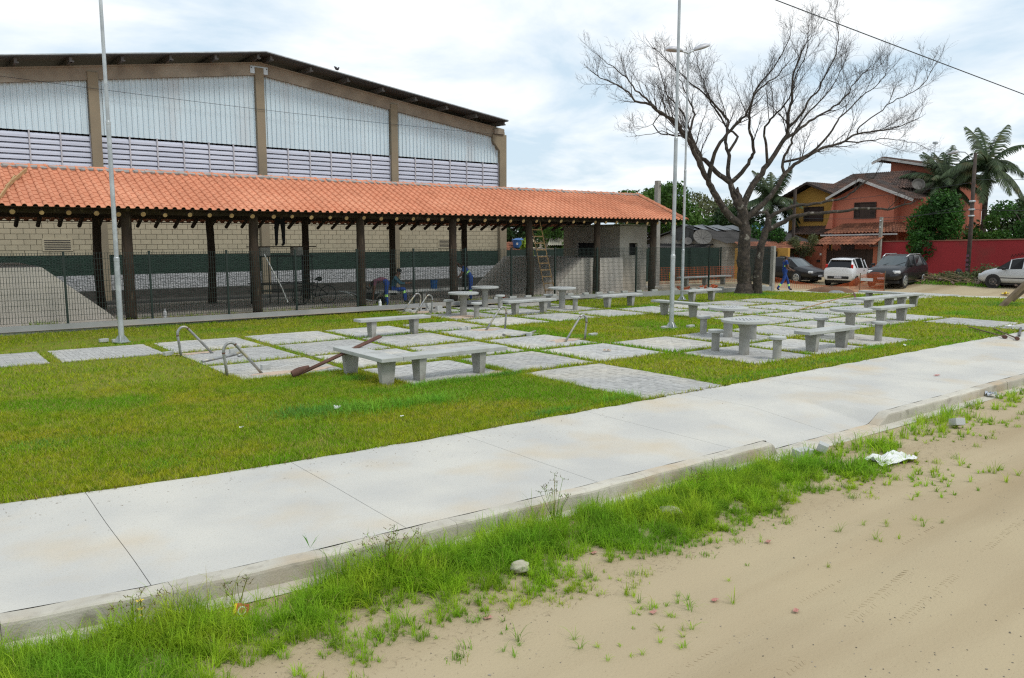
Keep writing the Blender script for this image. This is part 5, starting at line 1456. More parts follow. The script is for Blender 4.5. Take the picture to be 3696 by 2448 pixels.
leafy('distant_tree', 'bright green tree seen under the pavilion roof right of the ladder', 'tree', (40.3, 47.5, 0), lobeset(1.8, 1.8, 1.5, 4.0, 8, 5, .45), 4500, .24, 'leafA')
leafy('distant_tree', 'far grey-green trees seen under the eave left of the booth', 'tree', (50, 62, 0), lobeset(7.0, 4, 2.0, 5.6, 14, 6, .4), 6000, .4, 'leafC')
leafy('garden_bush', 'big glossy bush spilling over the red wall beside the gate', 'bush', (50.9, 23.4, .3), lobeset(1.5, 1.6, 1.4, 4.4, 18, 7, .44), 14000, .20, 'leafB')
leafy('garden_bush', 'yellow-green bush behind the red wall beside the utility pole', 'bush', (52.5, 20.9, .3), lobeset(1.2, 1.3, 1.3, 3.2, 10, 8, .42), 6000, .18, 'leafA')
leafy('garden_bush', 'broad dark bush over the red wall at the picture edge', 'bush', (52.5, 17.8, .3), lobeset(1.8, 2.6, 1.3, 3.9, 18, 9, .40), 13000, .17, 'leafB')
leafy('backyard_tree', 'dark trees behind the garden bush at the picture edge', 'tree', (62, 22.5, 0), lobeset(4, 3.2, 1.5, 5.0, 14, 10, .4), 7000, .28, 'leafD')
leafy('street_bush', 'dull green bush between the bare tree and the ochre house', 'bush', (47.0, 33.2, .1), lobeset(1.3, 1.7, .9, 3.0, 12, 11, .42), 7000, .17, 'leafB')
leafy('dark_tree', 'dark foliage behind the bare tree trunks', 'tree', (52, 38.5, 0), lobeset(2.2, 3.2, 2.0, 4.9, 14, 12, .4), 9000, .24, 'leafD')
leafy('sapling', 'small thin-leaved tree in front of the terracotta wall', 'tree', (48.0, 30.9, .2), lobeset(.75, .85, 1.25, 2.3, 10, 13, .42), 2600, .11, 'leafC', tr_=.035)
leafy('lime_shrub', 'yellow-green shrub at the corner of the terracotta wall', 'bush', (47.8, 32.5, .1), lobeset(.4, .55, .7, 1.9, 7, 14, .45), 900, .14, 'leafY', tr_=.03)
leafy('banana_sprout', 'bright yellow-green leaves above the fence by the hall corner', 'plant', (29.5, 37.5, 0), lobeset(.35, .4, 1.2, 2.2, 4, 15, .5), 120, .45, 'leafY', tr_=.04)
def palm(label, c, h, fl, n, seed, rt=.16):
    t = thing('palm_tree', label, 'palm', c, 0, 'palm trees')
    q = random.Random(seed)
    mb = MB(); mb.tube([(0, 0, -.2), (.1, .05, h * .5), (0, 0, h)], [rt * 1.2, rt, rt * .9], 10, jit=.04); mb.build('trunk', M['bark'], t, smooth=True)
    for k in range(n):
        az = 2 * PI * k / n * 2.4 + q.uniform(-.3, .3); el = q.uniform(-.35, 1.35) if k > 2 else 1.3
        ln = fl * q.uniform(.8, 1.1); pts = []; p = Vector((0, 0, h)); d = Vector((math.cos(az) * math.cos(el), math.sin(az) * math.cos(el), math.sin(el)))
        m = 12
        for s in range(m + 1):
            pts.append(p.copy()); p = p + d * ln / m; d = (d + Vector((0, 0, -.105 - .03 * math.cos(el)))).normalized()
        mb = MB(); mb.rv = q.random(); mb.tube(pts, [.035 * (1 - .85 * s / m) for s in range(m + 1)], 4)
        for s in range(1, 60):
            f = s / 60 * m; i = min(int(f), m - 1); pp = pts[i].lerp(pts[i + 1], f - i); ax = (pts[i + 1] - pts[i]).normalized()
            sd = ax.cross(Vector((0, 0, 1)));
            if sd.length < .1: sd = ax.orthogonal()
            sd.normalize()
            ll = ln * .26 * math.sin(PI * min(.97, .12 + 0.85 * s / 60)) + .10
            for sg in (-1, 1):
                mb.rv = q.random()
                dr = (sd * sg * .8 + ax * .55 + Vector((0, 0, -.55 + q.uniform(-.2, .2)))).normalized()
                e = pp + dr * ll * .6; e2 = e + (dr + Vector((0, 0, -.7))).normalized() * ll * .4
                w = ax * .034
                mb.face([mb.pt(pp - w), mb.pt(pp + w), mb.pt(e + w * .8), mb.pt(e - w * .8)]); mb.face([mb.pt(e - w * .8), mb.pt(e + w * .8), mb.pt(e2)])
        mb.build('frond', M['palm'], t)
palm('tall coconut palm behind the utility pole', (57.2, 23.4, .2), 7.0, 3.2, 24, 1)
palm('shorter coconut palm left of the tall one behind the house roof', (57.2, 26.0, .2), 5.9, 3.2, 24, 2)
palm('palm crown behind the bare tree trunks', (52.0, 36.2, 0), 5.3, 2.9, 22, 3)

# ------------------------------------------------------------------ houses across the street
def tileroof(parent, a, b, c, d, mat, pitch=.24, course=.34, name='roof_tiles'):
    """a,b eave ends; c,d ridge ends (c above b). humped tile relief on the quad"""
    a, b, c, d = map(Vector, (a, b, c, d))
    nrm = (b - a).cross(d - a).normalized()
    if nrm.z < 0: nrm = -nrm
    wl = max((b - a).length, (c - d).length); hl = ((d - a).length + (c - b).length) / 2
    nu = max(2, int(wl / pitch)) * 4; nv = max(2, int(hl / course))
    mb = MB()
    for j in range(nv):
        rows_ = []
        for e, lift in ((j / nv, .028), ((j + 1) / nv, 0.0)):
            row = []
            for i in range(nu + 1):
                u = i / nu; k = i % 4
                h = (.0, .06, .075, .04)[k] + lift + .004 * math.sin(i * 1.7 + j)
                p = (a.lerp(b, u)).lerp(d.lerp(c, u), e) + nrm * h
                mb.rv = (math.sin((i // 4) * 12.9 + j * 78.2) * 43758.5) % 1.0
                row.append(mb.pt(p))
            rows_.append(row)
        for i in range(nu): mb.face([rows_[0][i], rows_[0][i + 1], rows_[1][i + 1], rows_[1][i]])
        if j:
            for i in range(nu): mb.face([prev_[i], prev_[i + 1], rows_[0][i + 1], rows_[0][i]])
        prev_ = rows_[1]
    o = mb.build(name, M[mat], parent); return tag(o, kind='stuff')
def strip(parent, name, p, q, w, h, mat):
    p, q = Vector(p), Vector(q); dd = q - p
    mb = MB(); mb.T = Matrix.Translation((p + q) / 2) @ dd.to_track_quat('X', 'Z').to_matrix().to_4x4(); mb.box((0, 0, 0), (dd.length, w, h)); return mb.build(name, M[mat], parent)
def shutter(parent, x, y0, y1, z0, z1):
    w = link('window', None, parent, (x, (y0 + y1) / 2, (z0 + z1) / 2)); W_, H_ = y1 - y0, z1 - z0
    mb = MB(); mb.box((.05, 0, 0), (.04, W_, H_)); mb.build('pane', M['glass'], w)
    mb = MB()
    for s in (-1, 1): mb.box((-.02, s * (W_ / 2 - .03), 0), (.09, .06, H_)); mb.box((-.02, 0, s * (H_ / 2 - .03)), (.088, W_ - .12, .06))
    mb.build('frame', M['darkwood'], w)
    for s in (-1, 1):
        mb = MB()
        for k in range(12): mb.box((0, 0, -H_ / 2 + .1 + (H_ - .2) * k / 11), (.02, W_ / 4 - .03, .07), ry=.5)
        mb.build('louvre_leaf', M['darkwood'], w, (-.01, s * W_ * .36, 0))
    for s in (-1, 1):
        mb = MB(); mb.box((0.01, 0, 0), (.03, W_ / 4 - .02, H_ - .12)); mb.build('sash', M['darkwood'], w, (.0, s * W_ * .12, 0))

hs = thing('salmon_house', 'two-storey salmon house with a white-edged gable and shuttered window', 'house')
mb = MB(); mb.prism([(27.45, .2), (31.7, .2), (31.7, 5.42), (29.62, 6.38), (27.45, 5.42)], 'X', 53.2, 60); mb.build('wall', M['salmon'], hs, fix=True)
mb = MB(); mb.box((57.5, 26.4, 2.7), (7, 2.2, 5.0)); mb.build('side_wall', M['salmon'], hs)
tileroof(hs, (52.5, 32.0, 5.36), (60, 32.0, 5.36), (60, 29.63, 6.55), (52.5, 29.63, 6.55), 'oldtile')
tileroof(hs, (60, 25.9, 5.05), (52.5, 25.9, 5.05), (52.5, 29.63, 6.55), (60, 29.63, 6.55), 'oldtile')
strip(hs, 'fascia', (52.48, 29.63, 6.50), (52.48, 32.05, 5.28), .05, .17, 'fascia'); strip(hs, 'fascia', (52.47, 29.63, 6.50), (52.47, 25.85, 4.98), .05, .17, 'fascia')
shutter(hs, 53.17, 28.68, 30.25, 3.9, 5.0)
tileroof(hs, (51.2, 31.4, 2.80), (51.2, 26.2, 2.88), (53.1, 27.3, 3.58), (53.1, 31.0, 3.50), 'midtile', name='porch_roof')
tileroof(hs, (51.2, 26.2, 2.88), (56.0, 26.2, 2.88), (56.0, 27.3, 3.58), (53.1, 27.3, 3.58), 'midtile', name='porch_roof')
strip(hs, 'gutter', (51.15, 31.5, 2.72), (51.15, 26.1, 2.80), .10, .10, 'fascia')
mb = MB(); mb.prism([(0, .2), (.9, .2), (.9, 3.5), (.55, 5.4), (.9, 5.4), (.9, 5.4)], 'X', 0, .3)
mb = MB(); mb.prism([(31.7, 3.2), (32.25, 3.2), (32.0, 3.9), (31.78, 4.9), (31.7, 5.4)], 'X', 52.9, 53.6); mb.build('buttress', M['salmon'], hs, fix=True)
mb = MB(); mb.box((53.0, 29.3, 1.7), (.3, 4.6, 2.4)); mb.build('ground_floor', M['brickred'], hs)
for y, z in ((27.9, 1.6), (30.4, 1.6)): mb = MB(); mb.box((52.82, y, z), (.06, 1.0, 1.2)); mb.build('ground_window', M['darkwood'], hs)
sd = MB(); sd.lathe([(.001, -.10), (.30, -.05), (.42, .05), (.40, .06), (.28, -.03), (.001, -.08)], 18); o = sd.build('satellite_dish', M['mesh'], hs, (55.2, 26.9, 6.15)); o.rotation_euler = (0.3, -1.1, .3)

hy = thing('ochre_house', 'two-storey ochre yellow house joined to the salmon one', 'house')
mb = MB(); mb.prism([(31.72, .2), (36.2, .2), (36.2, 5.5), (34.3, 6.4), (31.72, 5.5)], 'X', 54.3, 60); mb.build('wall', M['yellow'], hy, fix=True)
tileroof(hy, (53.5, 37.1, 5.30), (60, 37.1, 5.30), (60, 34.3, 6.62), (53.5, 34.3, 6.62), 'oldtile')
tileroof(hy, (60, 31.7, 5.55), (53.5, 31.7, 5.55), (53.5, 34.3, 6.62), (60, 34.3, 6.62), 'oldtile')
strip(hy, 'fascia', (53.48, 34.3, 6.56), (53.48, 37.15, 5.22), .05, .15, 'darkwood'); strip(hy, 'fascia', (53.47, 34.3, 6.56), (53.47, 31.9, 5.6), .05, .15, 'darkwood')
shutter(hy, 54.27, 33.28, 34.86, 3.78, 4.86)
tileroof(hy, (52.8, 35.5, 2.78), (52.8, 31.7, 2.72), (54.2, 31.7, 3.43), (54.2, 35.4, 3.38), 'oldtile', name='porch_roof')
mb = MB(); mb.box((54.1, 34, 1.6), (.3, 4.4, 2.4)); mb.build('ground_floor', M['yellow'], hy)
for y in (32.8, 34.6): mb = MB(); mb.box((53.92, y, 1.5), (.06, .9, 1.3)); mb.build('ground_window', M['darkwood'], hy)

hm = thing('rear_house', 'taller red-brown rear house block with a white-edged shed roof', 'house')
mb = MB(); mb.box((61, 30.2, 3.2), (7.5, 7.0, 6.0)); mb.build('wall', M['brickred'], hm)
tileroof(hm, (54.6, 34.0, 5.9), (54.6, 27.5, 5.9), (57.6, 28.8, 7.30), (57.6, 33.0, 7.30), 'oldtile', name='hip_roof')
tileroof(hm, (54.6, 27.5, 5.9), (62, 26.0, 5.9), (62, 28.8, 7.30), (57.6, 28.8, 7.30), 'oldtile', name='hip_roof')
tileroof(hm, (62, 36.0, 5.9), (54.6, 34.0, 5.9), (57.6, 33.0, 7.30), (62, 33.0, 7.30), 'oldtile', name='hip_roof')
mb = MB(); mb.prism([(25.6, 4.5), (30.55, 4.5), (30.55, 8.1), (25.6, 6.98)], 'X', 58.4, 63); mb.build('upper_wall', M['brickred'], hm, fix=True)
tileroof(hm, (57.8, 25.0, 7.10), (63.4, 25.0, 7.10), (63.4, 30.95, 8.42), (57.8, 30.95, 8.42), 'oldtile', name='shed_roof')
tileroof(hm, (63.4, 31.65, 8.12), (57.8, 31.65, 8.12), (57.8, 30.95, 8.42), (63.4, 30.95, 8.42), 'oldtile', name='shed_roof')
strip(hm, 'fascia', (57.78, 30.95, 8.33), (57.78, 24.95, 7.02), .05, .17, 'fascia'); strip(hm, 'fascia', (57.77, 30.95, 8.33), (57.77, 31.7, 8.03), .05, .17, 'fascia')
strip(hm, 'antenna_mast', (58.5, 27.5, 7.3), (58.5, 27.5, 9.2), .03, .03, 'galv'); mb = MB(); mb.box((58.5, 27.5, 9.2), (.25, .25, .15)); mb.build('antenna', M['galv'], hm)

# gate, walls along the street
gw = thing('gate_wall', 'terracotta garden wall left of the wooden gate', 'wall')
mb = MB(); mb.box((49.6, 31.45, 1.15), (.2, 2.75, 1.96)); mb.build('wall', M['brickred'], gw); mb = MB(); mb.box((49.6, 31.45, 2.16), (.26, 2.8, .06)); mb.build('coping', M['salmon'], gw)
mb = MB(); mb.box((49.48, 30.55, .98), (.04, .26, .16)); mb.build('letter_box', M['plastic'], gw); mb = MB(); mb.box((49.48, 30.4, 1.45), (.03, .12, .16)); mb.build('number_plate', M['paper'], gw)
gp = thing('gate', 'dark wooden double gate under a small clay tile canopy', 'gate')
for k in range(24):
    y = 26.8 + k * .137; hgt = 1.55 + (.0 if k < 12 else -.12 + .06 * ((k - 12) % 3))
    mb = MB(); mb.prism([(-.06, 0), (.06, 0), (.06, hgt - .06), (0, hgt), (-.06, hgt - .06)], 'X', 0, .035); mb.build('plank', M['darkwood'], gp, (49.5, y, .3), fix=True)
for z in (.6, 1.5): mb = MB(); mb.box((49.56, 28.4, z), (.05, 3.3, .1)); mb.build('rail', M['darkwood'], gp)
for y in (26.58, 30.12): mb = MB(); mb.box((49.6, y, 1.2), (.26, .28, 2.0)); mb.build('pillar', M['salmon'], gp)
for y in (26.3, 28.3, 30.3): mb = MB(); mb.box((48.95, y, 2.05), (1.3, .1, .12)); mb.build('bracket', M['darkwood'], gp)
tileroof(gp, (48.35, 30.5, 2.05), (48.35, 26.1, 2.09), (49.35, 26.0, 2.62), (49.35, 30.05, 2.58), 'midtile', name='canopy_tiles')
tileroof(gp, (50.3, 26.1, 2.09), (50.3, 30.5, 2.05), (49.35, 30.05, 2.58), (49.35, 26.0, 2.62), 'midtile', name='canopy_tiles')
rw = thing('red_wall', 'long dark red street wall with clay coping tiles', 'wall')
mb = MB(); mb.prism([(8, .0), (26.42, .0), (26.42, 2.28), (8, 2.62)], 'X', 49.5, 49.68); mb.build('wall', M['redwall'], rw, fix=True)
y = 8.2
while y < 26.3:
    z = 2.28 + (26.42 - y) / 18.42 * .34
    mb = MB(); mb.prism([(-.14, 0), (.14, 0), (.09, .05), (0, .065), (-.09, .05)], 'Y', -.24, .24); o = mb.build('coping_tile', M['midtile'], rw, (49.59, y, z + .003), fix=True); o.rotation_euler = (-.04, 0, 0); y += .47
# scribble of black spray paint on the wall
mb = MB()
for k in range(5): mb.tube([(49.49, 18.7 - k * .16, 1.45 + .04 * k), (49.49, 18.62 - k * .16, 1.62 + .03 * k), (49.49, 18.56 - k * .16, 1.48 + .04 * k)], .012, 5)
mb.build('graffiti', M['plastic'], rw)

# ------------------------------------------------------------------ utility poles and wires
up_ = thing('utility_pole', 'dark wooden utility pole with a street lamp in front of the red wall', 'pole', (47.4, 20.05, .2))
mb = MB(); mb.tube([(0, 0, -.3), (.02, 0, 3), (.05, .05, 7.0)], [.125, .11, .085], 12); mb.build('mast', M['wpole'], up_, smooth=True)
mb = MB(); mb.tube([(.03, .03, 6.6), (-.2, .5, 7.05), (-.3, .9, 7.1)], .03, 8); mb.build('lamp_arm', M['galv'], up_, smooth=True)
mb = MB(); mb.tube([(-.3, .8, 7.1), (-.36, 1.05, 7.08), (-.42, 1.3, 7.0)], [.05, .11, .03], 10); mb.build('lamp_head', M['alu'], up_, smooth=True)
for k, z in enumerate((3.55, 3.9, 4.35)): mb = MB(); mb.lathe([(.15, -.05), (.17, 0), (.15, .05)], 12, (0.02, .02, z)); mb.build('cable_clamp', M['galv'], up_)
mb = MB()
for z in (1.1, .85, .6, 1.35, .35):
    mb = MB(); mb.box((-.15, RND.uniform(-.03, .03), z), (.01, .16, .14)); mb.build('pasted_poster', M['plum'], up_)
pg_ = thing('service_pole', 'short concrete service pole at the gate canopy', 'pole', (49.2, 26.15, .3)); mb = MB(); mb.box((0, 0, 1.75), (.17, .17, 3.6)); mb.build('mast', M['cpole'], pg_, bevel=.01)
for z in (3.3, 2.9): mb = MB(); mb.lathe([(.03, -.05), (.06, 0), (.03, .05)], 8, (-.12, 0, z)); mb.build('insulator', M['galv'], pg_)
py_ = thing('service_pole', 'thin dark service pole in front of the ochre house', 'pole', (48.1, 31.65, .1)); mb = MB(); mb.box((0, 0, 2.85), (.15, .15, 5.7)); mb.build('mast', M['wpole'], py_)
cp = thing('concrete_pole', 'square pale concrete pole just beyond the pavilion gable end', 'pole', (30.05, 27.5, 0)); mb = MB(); mb.box((0, 0, 2.6), (.22, .22, 5.5), taper=1.25); mb.build('mast', M['cpole'], cp, bevel=.01)
mb = MB(); mb.box((.05, -.14, 5.1), (.06, .08, .06)); mb.build('bolt', M['steel'], cp)
def wire(label, a, b, sag, r=.012, n=16):
    a, b = Vector(a), Vector(b)
    mb = MB(); mb.tube([a.lerp(b, k / n) - Vector((0, 0, sag * 4 * (k / n) * (1 - k / n))) for k in range(n + 1)], r, 5)
    return tag(mb.build('overhead_wire', M['wire']), label, 'wire', 'overhead wires')
wire('upper power line running off the utility pole to the picture edge', (47.4, 20.05, 5.75), (47.4, 2, 5.6), .3)
wire('power line from the utility pole across the salmon house', (47.4, 20.05, 5.6), (47.8, 44, 4.9), .5)
wire('telephone line crossing low in front of the houses', (47.4, 20.05, 4.1), (48.1, 31.65, 3.9), .25)
wire('service wire dropping to the pole at the gate', (47.4, 20.05, 4.5), (49.2, 26.15, 3.6), .15)
wire('low telephone line running off the utility pole to the picture edge', (47.4, 20.05, 4.1), (47.4, 2, 4.2), .3)
wire('thick cable crossing the sky above the bare tree', (10.56, 17.61, 11.49), (38.63, 7.99, 5.13), .04, .016, 30)

# ------------------------------------------------------------------ hut with dish, other low houses beyond the fence
ht = thing('grey_hut', 'low grey hut with a dark sheet roof and black tarp over its ridge', 'house')
mb = MB(); mb.prism([(32.6, 0), (39.2, 0), (39.2, 2.35), (36.0, 3.22), (32.6, 2.2)], 'X', 42.2, 51); mb.build('wall', M['render'], ht, fix=True)
tileroof(ht, (52, 32.3, 2.15), (41.9, 32.3, 2.15), (41.9, 36.0, 3.28), (52, 36.0, 3.28), 'fibrodark', pitch=.18, course=1.2, name='sheet_roof')
tileroof(ht, (41.9, 39.5, 2.3), (52, 39.5, 2.3), (52, 36.0, 3.28), (41.9, 36.0, 3.28), 'fibrodark', pitch=.18, course=1.2, name='sheet_roof')
tileroof(ht, (41.0, 39.2, 1.82), (41.0, 33.6, 1.82), (42.2, 33.6, 2.1), (42.2, 39.2, 2.1), 'fibrodark', pitch=.18, course=1.2, name='awning')
tileroof(ht, (50.5, 31.0, 1.80), (42.0, 31.0, 1.80), (42.6, 32.3, 2.25), (50.5, 32.3, 2.25), 'midtile', name='tile_awning')
tp = MB()
for k in range(14):
    x = 41.7 + k * .55
    for s in (0, 1):
        y0, y1 = 36.0, 36.0 + (1, -1)[s] * (1.1 + .3 * math.sin(k * 1.7))
        z0, z1 = 3.42 + .05 * math.sin(k * 2.1), 3.08 + .06 * math.sin(k * 1.3)
        tp.quad((x, y0, z0), (x + .56, y0, 3.42 + .05 * math.sin((k + 1) * 2.1)), (x + .56, y1, z1), (x, y1, z1))
for k in range(6):
    y = 35.0 + k * .33; tp.quad((41.85, y, 3.35), (41.85, y + .34, 3.38), (41.82 - .04 * (k % 2), y + .34, 2.25 + .25 * (k % 3)), (41.82 - .04 * (k % 2), y, 2.3 + .2 * (k % 2)))
tp.build('black_tarp', M['tarp'], ht)
bt_ = MB(); bt_.box((50, 35.6, 3.25), (3.2, 1.6, .05), rx=.25); tag(bt_.build('blue_tarp', M['bluetarp']), 'light blue tarp on the roof behind the bare tree trunks', 'tarp')
ds = thing('mesh_dish', 'large mesh satellite dish on the hut gable', 'satellite dish', (41.4, 33.9, 2.62)); ds.scale = (.82, .82, .82)
mb = MB(); mb.lathe([(.001, -.16), (.25, -.145), (.5, -.09), (.72, 0), (.73, .01), (.5, -.075), (.25, -.13), (.001, -.145)], 28); o = mb.build('bowl', M['mesh'], ds); o.rotation_euler = (.55, -.75, .2)
mb = MB()
for k in range(12): mb.tube([(0, 0, -.15), (.73 * math.cos(k * PI / 6), .73 * math.sin(k * PI / 6), .012)], .01, 4)
o = mb.build('ribs', M['steel'], ds); o.rotation_euler = (.55, -.75, .2)
mb = MB(); mb.tube([(.1, 0, -.1), (.8, 0, -.45)], .03, 6); mb.build('mast', M['steel'], ds)
d2 = thing('small_dish', 'small solid satellite dish below the mesh dish', 'satellite dish', (41.5, 35.2, 2.35))
mb = MB(); mb.lathe([(.001, -.06), (.15, -.045), (.27, 0), (.001, -.04)], 18); o = mb.build('bowl', M['steel'], d2); o.rotation_euler = (.5, -1.0, .2); mb = MB(); mb.tube([(0, 0, 0), (.5, 0, -.3)], .015, 6); mb.build('arm', M['steel'], d2)
yk = thing('yellow_kiosk', 'ochre yellow kiosk wall with dark notices behind the fence end', 'kiosk')
mb = MB(); mb.box((45.5, 32.2, .9), (.2, 4.0, 2.0)); mb.build('wall', M['yellow'], yk)
for k in range(6): mb = MB(); mb.box((45.38, 30.6 + k * .55, 1.2 + .3 * (k % 2)), (.03, .35, .35)); mb.build('notice', M['plastic'], yk)
mb = MB(); mb.box((41.5, 31.2, .95), (.22, .22, 1.9)); mb.build('pillar', M['yellow'], yk)
ph_ = thing('pale_house', 'cream house with a fibre-cement roof seen under the pavilion', 'house')
mb = MB(); mb.box((41.5, 47.5, .9), (5.6, 3, 1.75)); mb.build('wall', M['cream'], ph_)
tileroof(ph_, (38.2, 45.8, 1.95), (44.5, 45.8, 1.95), (44.5, 48.2, 2.95), (40.6, 48.2, 2.95), 'fibro', pitch=.2, course=1.2, name='roof_sheet')
mb = MB(); mb.box((41.5, 47.8, 2.2), (4, 1, .9)); mb.build('gable', M['cream'], ph_)
rh_ = thing('tank_house', 'low house with red tiles under the blue water tank', 'house')
mb = MB(); mb.box((34.6, 47, .8), (4.5, 2.5, 1.6)); mb.build('wall', M['fibrodark'], rh_)
tileroof(rh_, (32, 45.6, 1.55), (37, 45.6, 1.55), (37, 47.5, 2.2), (32, 47.5, 2.2), 'midtile')
tk = thing('water_tank', 'blue water tank on a low roof beside the hall corner', 'tank', (35.8, 46.2, 1.85))
mb = MB(); mb.lathe([(.38, 0), (.46, .5), (.47, .52), (.001, .521)], 20); mb.build('body', M['tank'], tk); mb = MB(); mb.lathe([(.50, .52), (.50, .56), (.2, .68), (.001, .70)], 20); mb.build('lid', M['tank'], tk)
mb = MB(); mb.box((-.36, -.25, .28), (.02, .26, .16)); mb.build('logo_patch', M['paper'], tk)
t2 = thing('water_tank', 'blue water tank behind the cream house roof', 'tank', (45.5, 52, 2.4)); mb = MB(); mb.lathe([(.5, 0), (.6, .5), (.62, .55), (.2, .72), (.001, .74)], 20); mb.build('body', M['tank'], t2)
sn = thing('shade_net', 'dark green shade net stretched along the far side of the yard', 'net')
mb = MB(); mb.quad((28.5, 33.6, .0), (39.5, 31.0, .0), (39.5, 31.0, 1.95), (28.5, 33.6, 1.95)); mb.build('net', M['shade'], sn)
mb = MB(); mb.quad((25.5, 36, .0), (33, 38, .0), (33, 38, 1.85), (25.5, 36, 1.85)); mb.build('net', M['shade'], sn)
for k in range(6): x = 28.5 + k * 2.2; mb = MB(); mb.box((x, 33.55 - k * .52 - .05, 1.0), (.06, .06, 2.0)); mb.build('net_post', M['fencegreen'], sn)

# ------------------------------------------------------------------ cars
def car(label, loc, heading, paint, st, W, wheels, rw, glassm='glass', rimsz=.19, extras=None):
    t = thing('parked_car', label, 'car', loc, heading, 'cars parked along the street')
    # st: stations from rear (x) : (x, zlow, zbelt, ztop, wf, wtop)
    mbs = {'body': MB(), 'windscreen': MB(), 'rear_window': MB(), 'sideL': MB(), 'sideR': MB()}
    ring = []
    for (x, zl, zb, zt, wf, wt) in st:
        w = W / 2 * wf
        ring.append([(x, 0, zl), (x, w * .88, zl), (x, w, zl + .14), (x, w * 1.0, (zl + zb) / 2 + .08), (x, w * .96, zb), (x, W / 2 * wt, zt), (x, W / 2 * wt * .55, zt + .035), (x, 0, zt + .045)])
    gl = [i for i in range(len(st)) if st[i][3] - st[i][2] > .25]
    g0, g1 = gl[0], gl[-1]
    for i in range(len(st) - 1):
        for k in range(7):
            q = [ring[i][k], ring[i + 1][k], ring[i + 1][k + 1], ring[i][k + 1]]
            tgt = 'body'
            if k in (5, 6) and i == g0 - 1: tgt = 'rear_window'
            if k in (5, 6) and i == g1: tgt = 'windscreen'
            for s in (1, -1):
                tg = tgt
                if k == 4 and g0 <= i < g1: tg = 'sideL' if s > 0 else 'sideR'
                if k == 4 and i == g1: tg = 'sideL' if s > 0 else 'sideR'
                pts = [(p[0], p[1] * s, p[2]) for p in q]
                if s > 0: pts = pts[::-1]
                mbs[tg].quad(*pts)
    for e in (0, len(st) - 1):
        r = ring[e]; poly = [p for p in r] + [(p[0], -p[1], p[2]) for p in r[::-1][1:-1]]
        mbs['body'].face([mbs['body'].pt(p) for p in poly])
    o = None
    for nm, mb in mbs.items():
        if not mb.v: continue
        name = 'body' if nm == 'body' else ('side_window' if nm.startswith('side') else nm)
        me = mb.mesh(name, M[paint] if nm == 'body' else M[glassm if nm != 'windscreen' else 'wglass'])
        bm = bmesh.new(); bm.from_mesh(me); bmesh.ops.remove_doubles(bm, verts=bm.verts, dist=.001); bmesh.ops.recalc_face_normals(bm, faces=bm.faces)
        bm.to_mesh(me); bm.free()
        if nm == 'body': me.polygons.foreach_set('use_smooth', [True] * len(me.polygons))
        o = link(name, me, t)
    # pillars over the side glass
    for i in range(g0, g1 + 1):
        x, zl, zb, zt, wf, wt = st[i]
        if i in (g0, g1) or (i - g0) % 1 == 0:
            for s in (-1, 1):
                mb = MB(); mb.tube([(x, s * (W / 2 * wf * .96 + .004), zb), (x, s * (W / 2 * wt + .004), zt)], .028, 6); mb.build('pillar', M[paint], t)
    for x in wheels:
        for s in (-1, 1):
            w = link('wheel', None, t, (x, s * (W / 2 - .10), rw)); 
            mb = MB(); mb.lathe([(rw * .62, -.10), (rw * .93, -.10), (rw, -.06), (rw, .06), (rw * .93, .10), (rw * .62, .10)], 24, axis='Y'); mb.build('tyre', M['tyre'], w)
            mb = MB(); mb.lathe([(.03, s * .116), (rimsz * .5, s * .108), (rimsz, s * .112), (rimsz * 1.08, s * .10)], 20, axis='Y'); rim = mb.build('rim', M['rim' if rimsz > .2 else 'steel'], w, fix=True)
            mb = MB()
            for k in range(5):
                a = k * 2 * PI / 5; mb.box((math.cos(a + .6) * rimsz * .62, s * .118, math.sin(a + .6) * rimsz * .62), (.06, .006, .05), ry=-a)
            mb.build('spoke_gap', M['plastic'], w)
            mb = MB(); mb.lathe([(rw * 1.0, 0), (rw * 1.17, 0), (rw * 1.17, .02), (rw * 1.0, .02)], 24, (x, s * (W / 2 - .012) - .01, rw + .01), 'Y'); mb.build('wheel_arch', M['plastic'], t)
    if extras: extras(t)
    return t
def bx(t, name, c, d, mat, bev=.01, rz=0):
    mb = MB(); mb.box((0, 0, 0), d); return mb.build(name, M[mat], t, c, bevel=bev, rz=rz)
HATCH = [(0, .36, .70, .76, .90, .80), (.04, .32, .92, .98, .97, .82), (.42, .28, .98, 1.40, 1.0, .68), (.75, .26, .98, 1.49, 1.0, .70), (1.75, .26, .96, 1.50, 1.0, .72), (2.35, .26, .93, 1.40, 1.0, .70), (2.95, .26, .92, .98, .99, .80), (3.55, .28, .78, .82, .95, .74), (3.78, .32, .62, .66, .86, .66), (3.84, .36, .55, .58, .78, .6)]
def ex_h(t):
    for s in (-1, 1):
        bx(t, 'tail_light', (.13, s * .69, .99), (.14, .11, .40), 'redlamp', .03)
        bx(t, 'mirror', (2.55, s * .92, 1.0), (.14, .16, .12), 'plastic', .02)
        bx(t, 'door_handle', (1.75, s * .835, .84), (.14, .02, .03), 'plastic', .004)
    bx(t, 'rear_spoiler', (.40, 0, 1.43), (.2, 1.1, .04), 'white'); bx(t, 'bumper_vent', (-.012, 0, .46), (.04, 1.15, .15), 'plastic', .03); bx(t, 'number_plate', (-.035, 0, .47), (.01, .40, .11), 'alu', .003)
    bx(t, 'badge', (.035, .02, .86), (.02, .10, .10), 'plastic', .02); bx(t, 'sticker', (.03, -.30, .85), (.012, .09, .09), 'blue', .003); bx(t, 'under_body', (1.9, 0, .22), (3.2, 1.3, .14), 'plastic')
    bx(t, 'roof_rack', (1.2, 0, 1.545), (.9, .9, .02), 'plastic', .005)
Z = lambda x, y: float(gz(x, y)) + .01
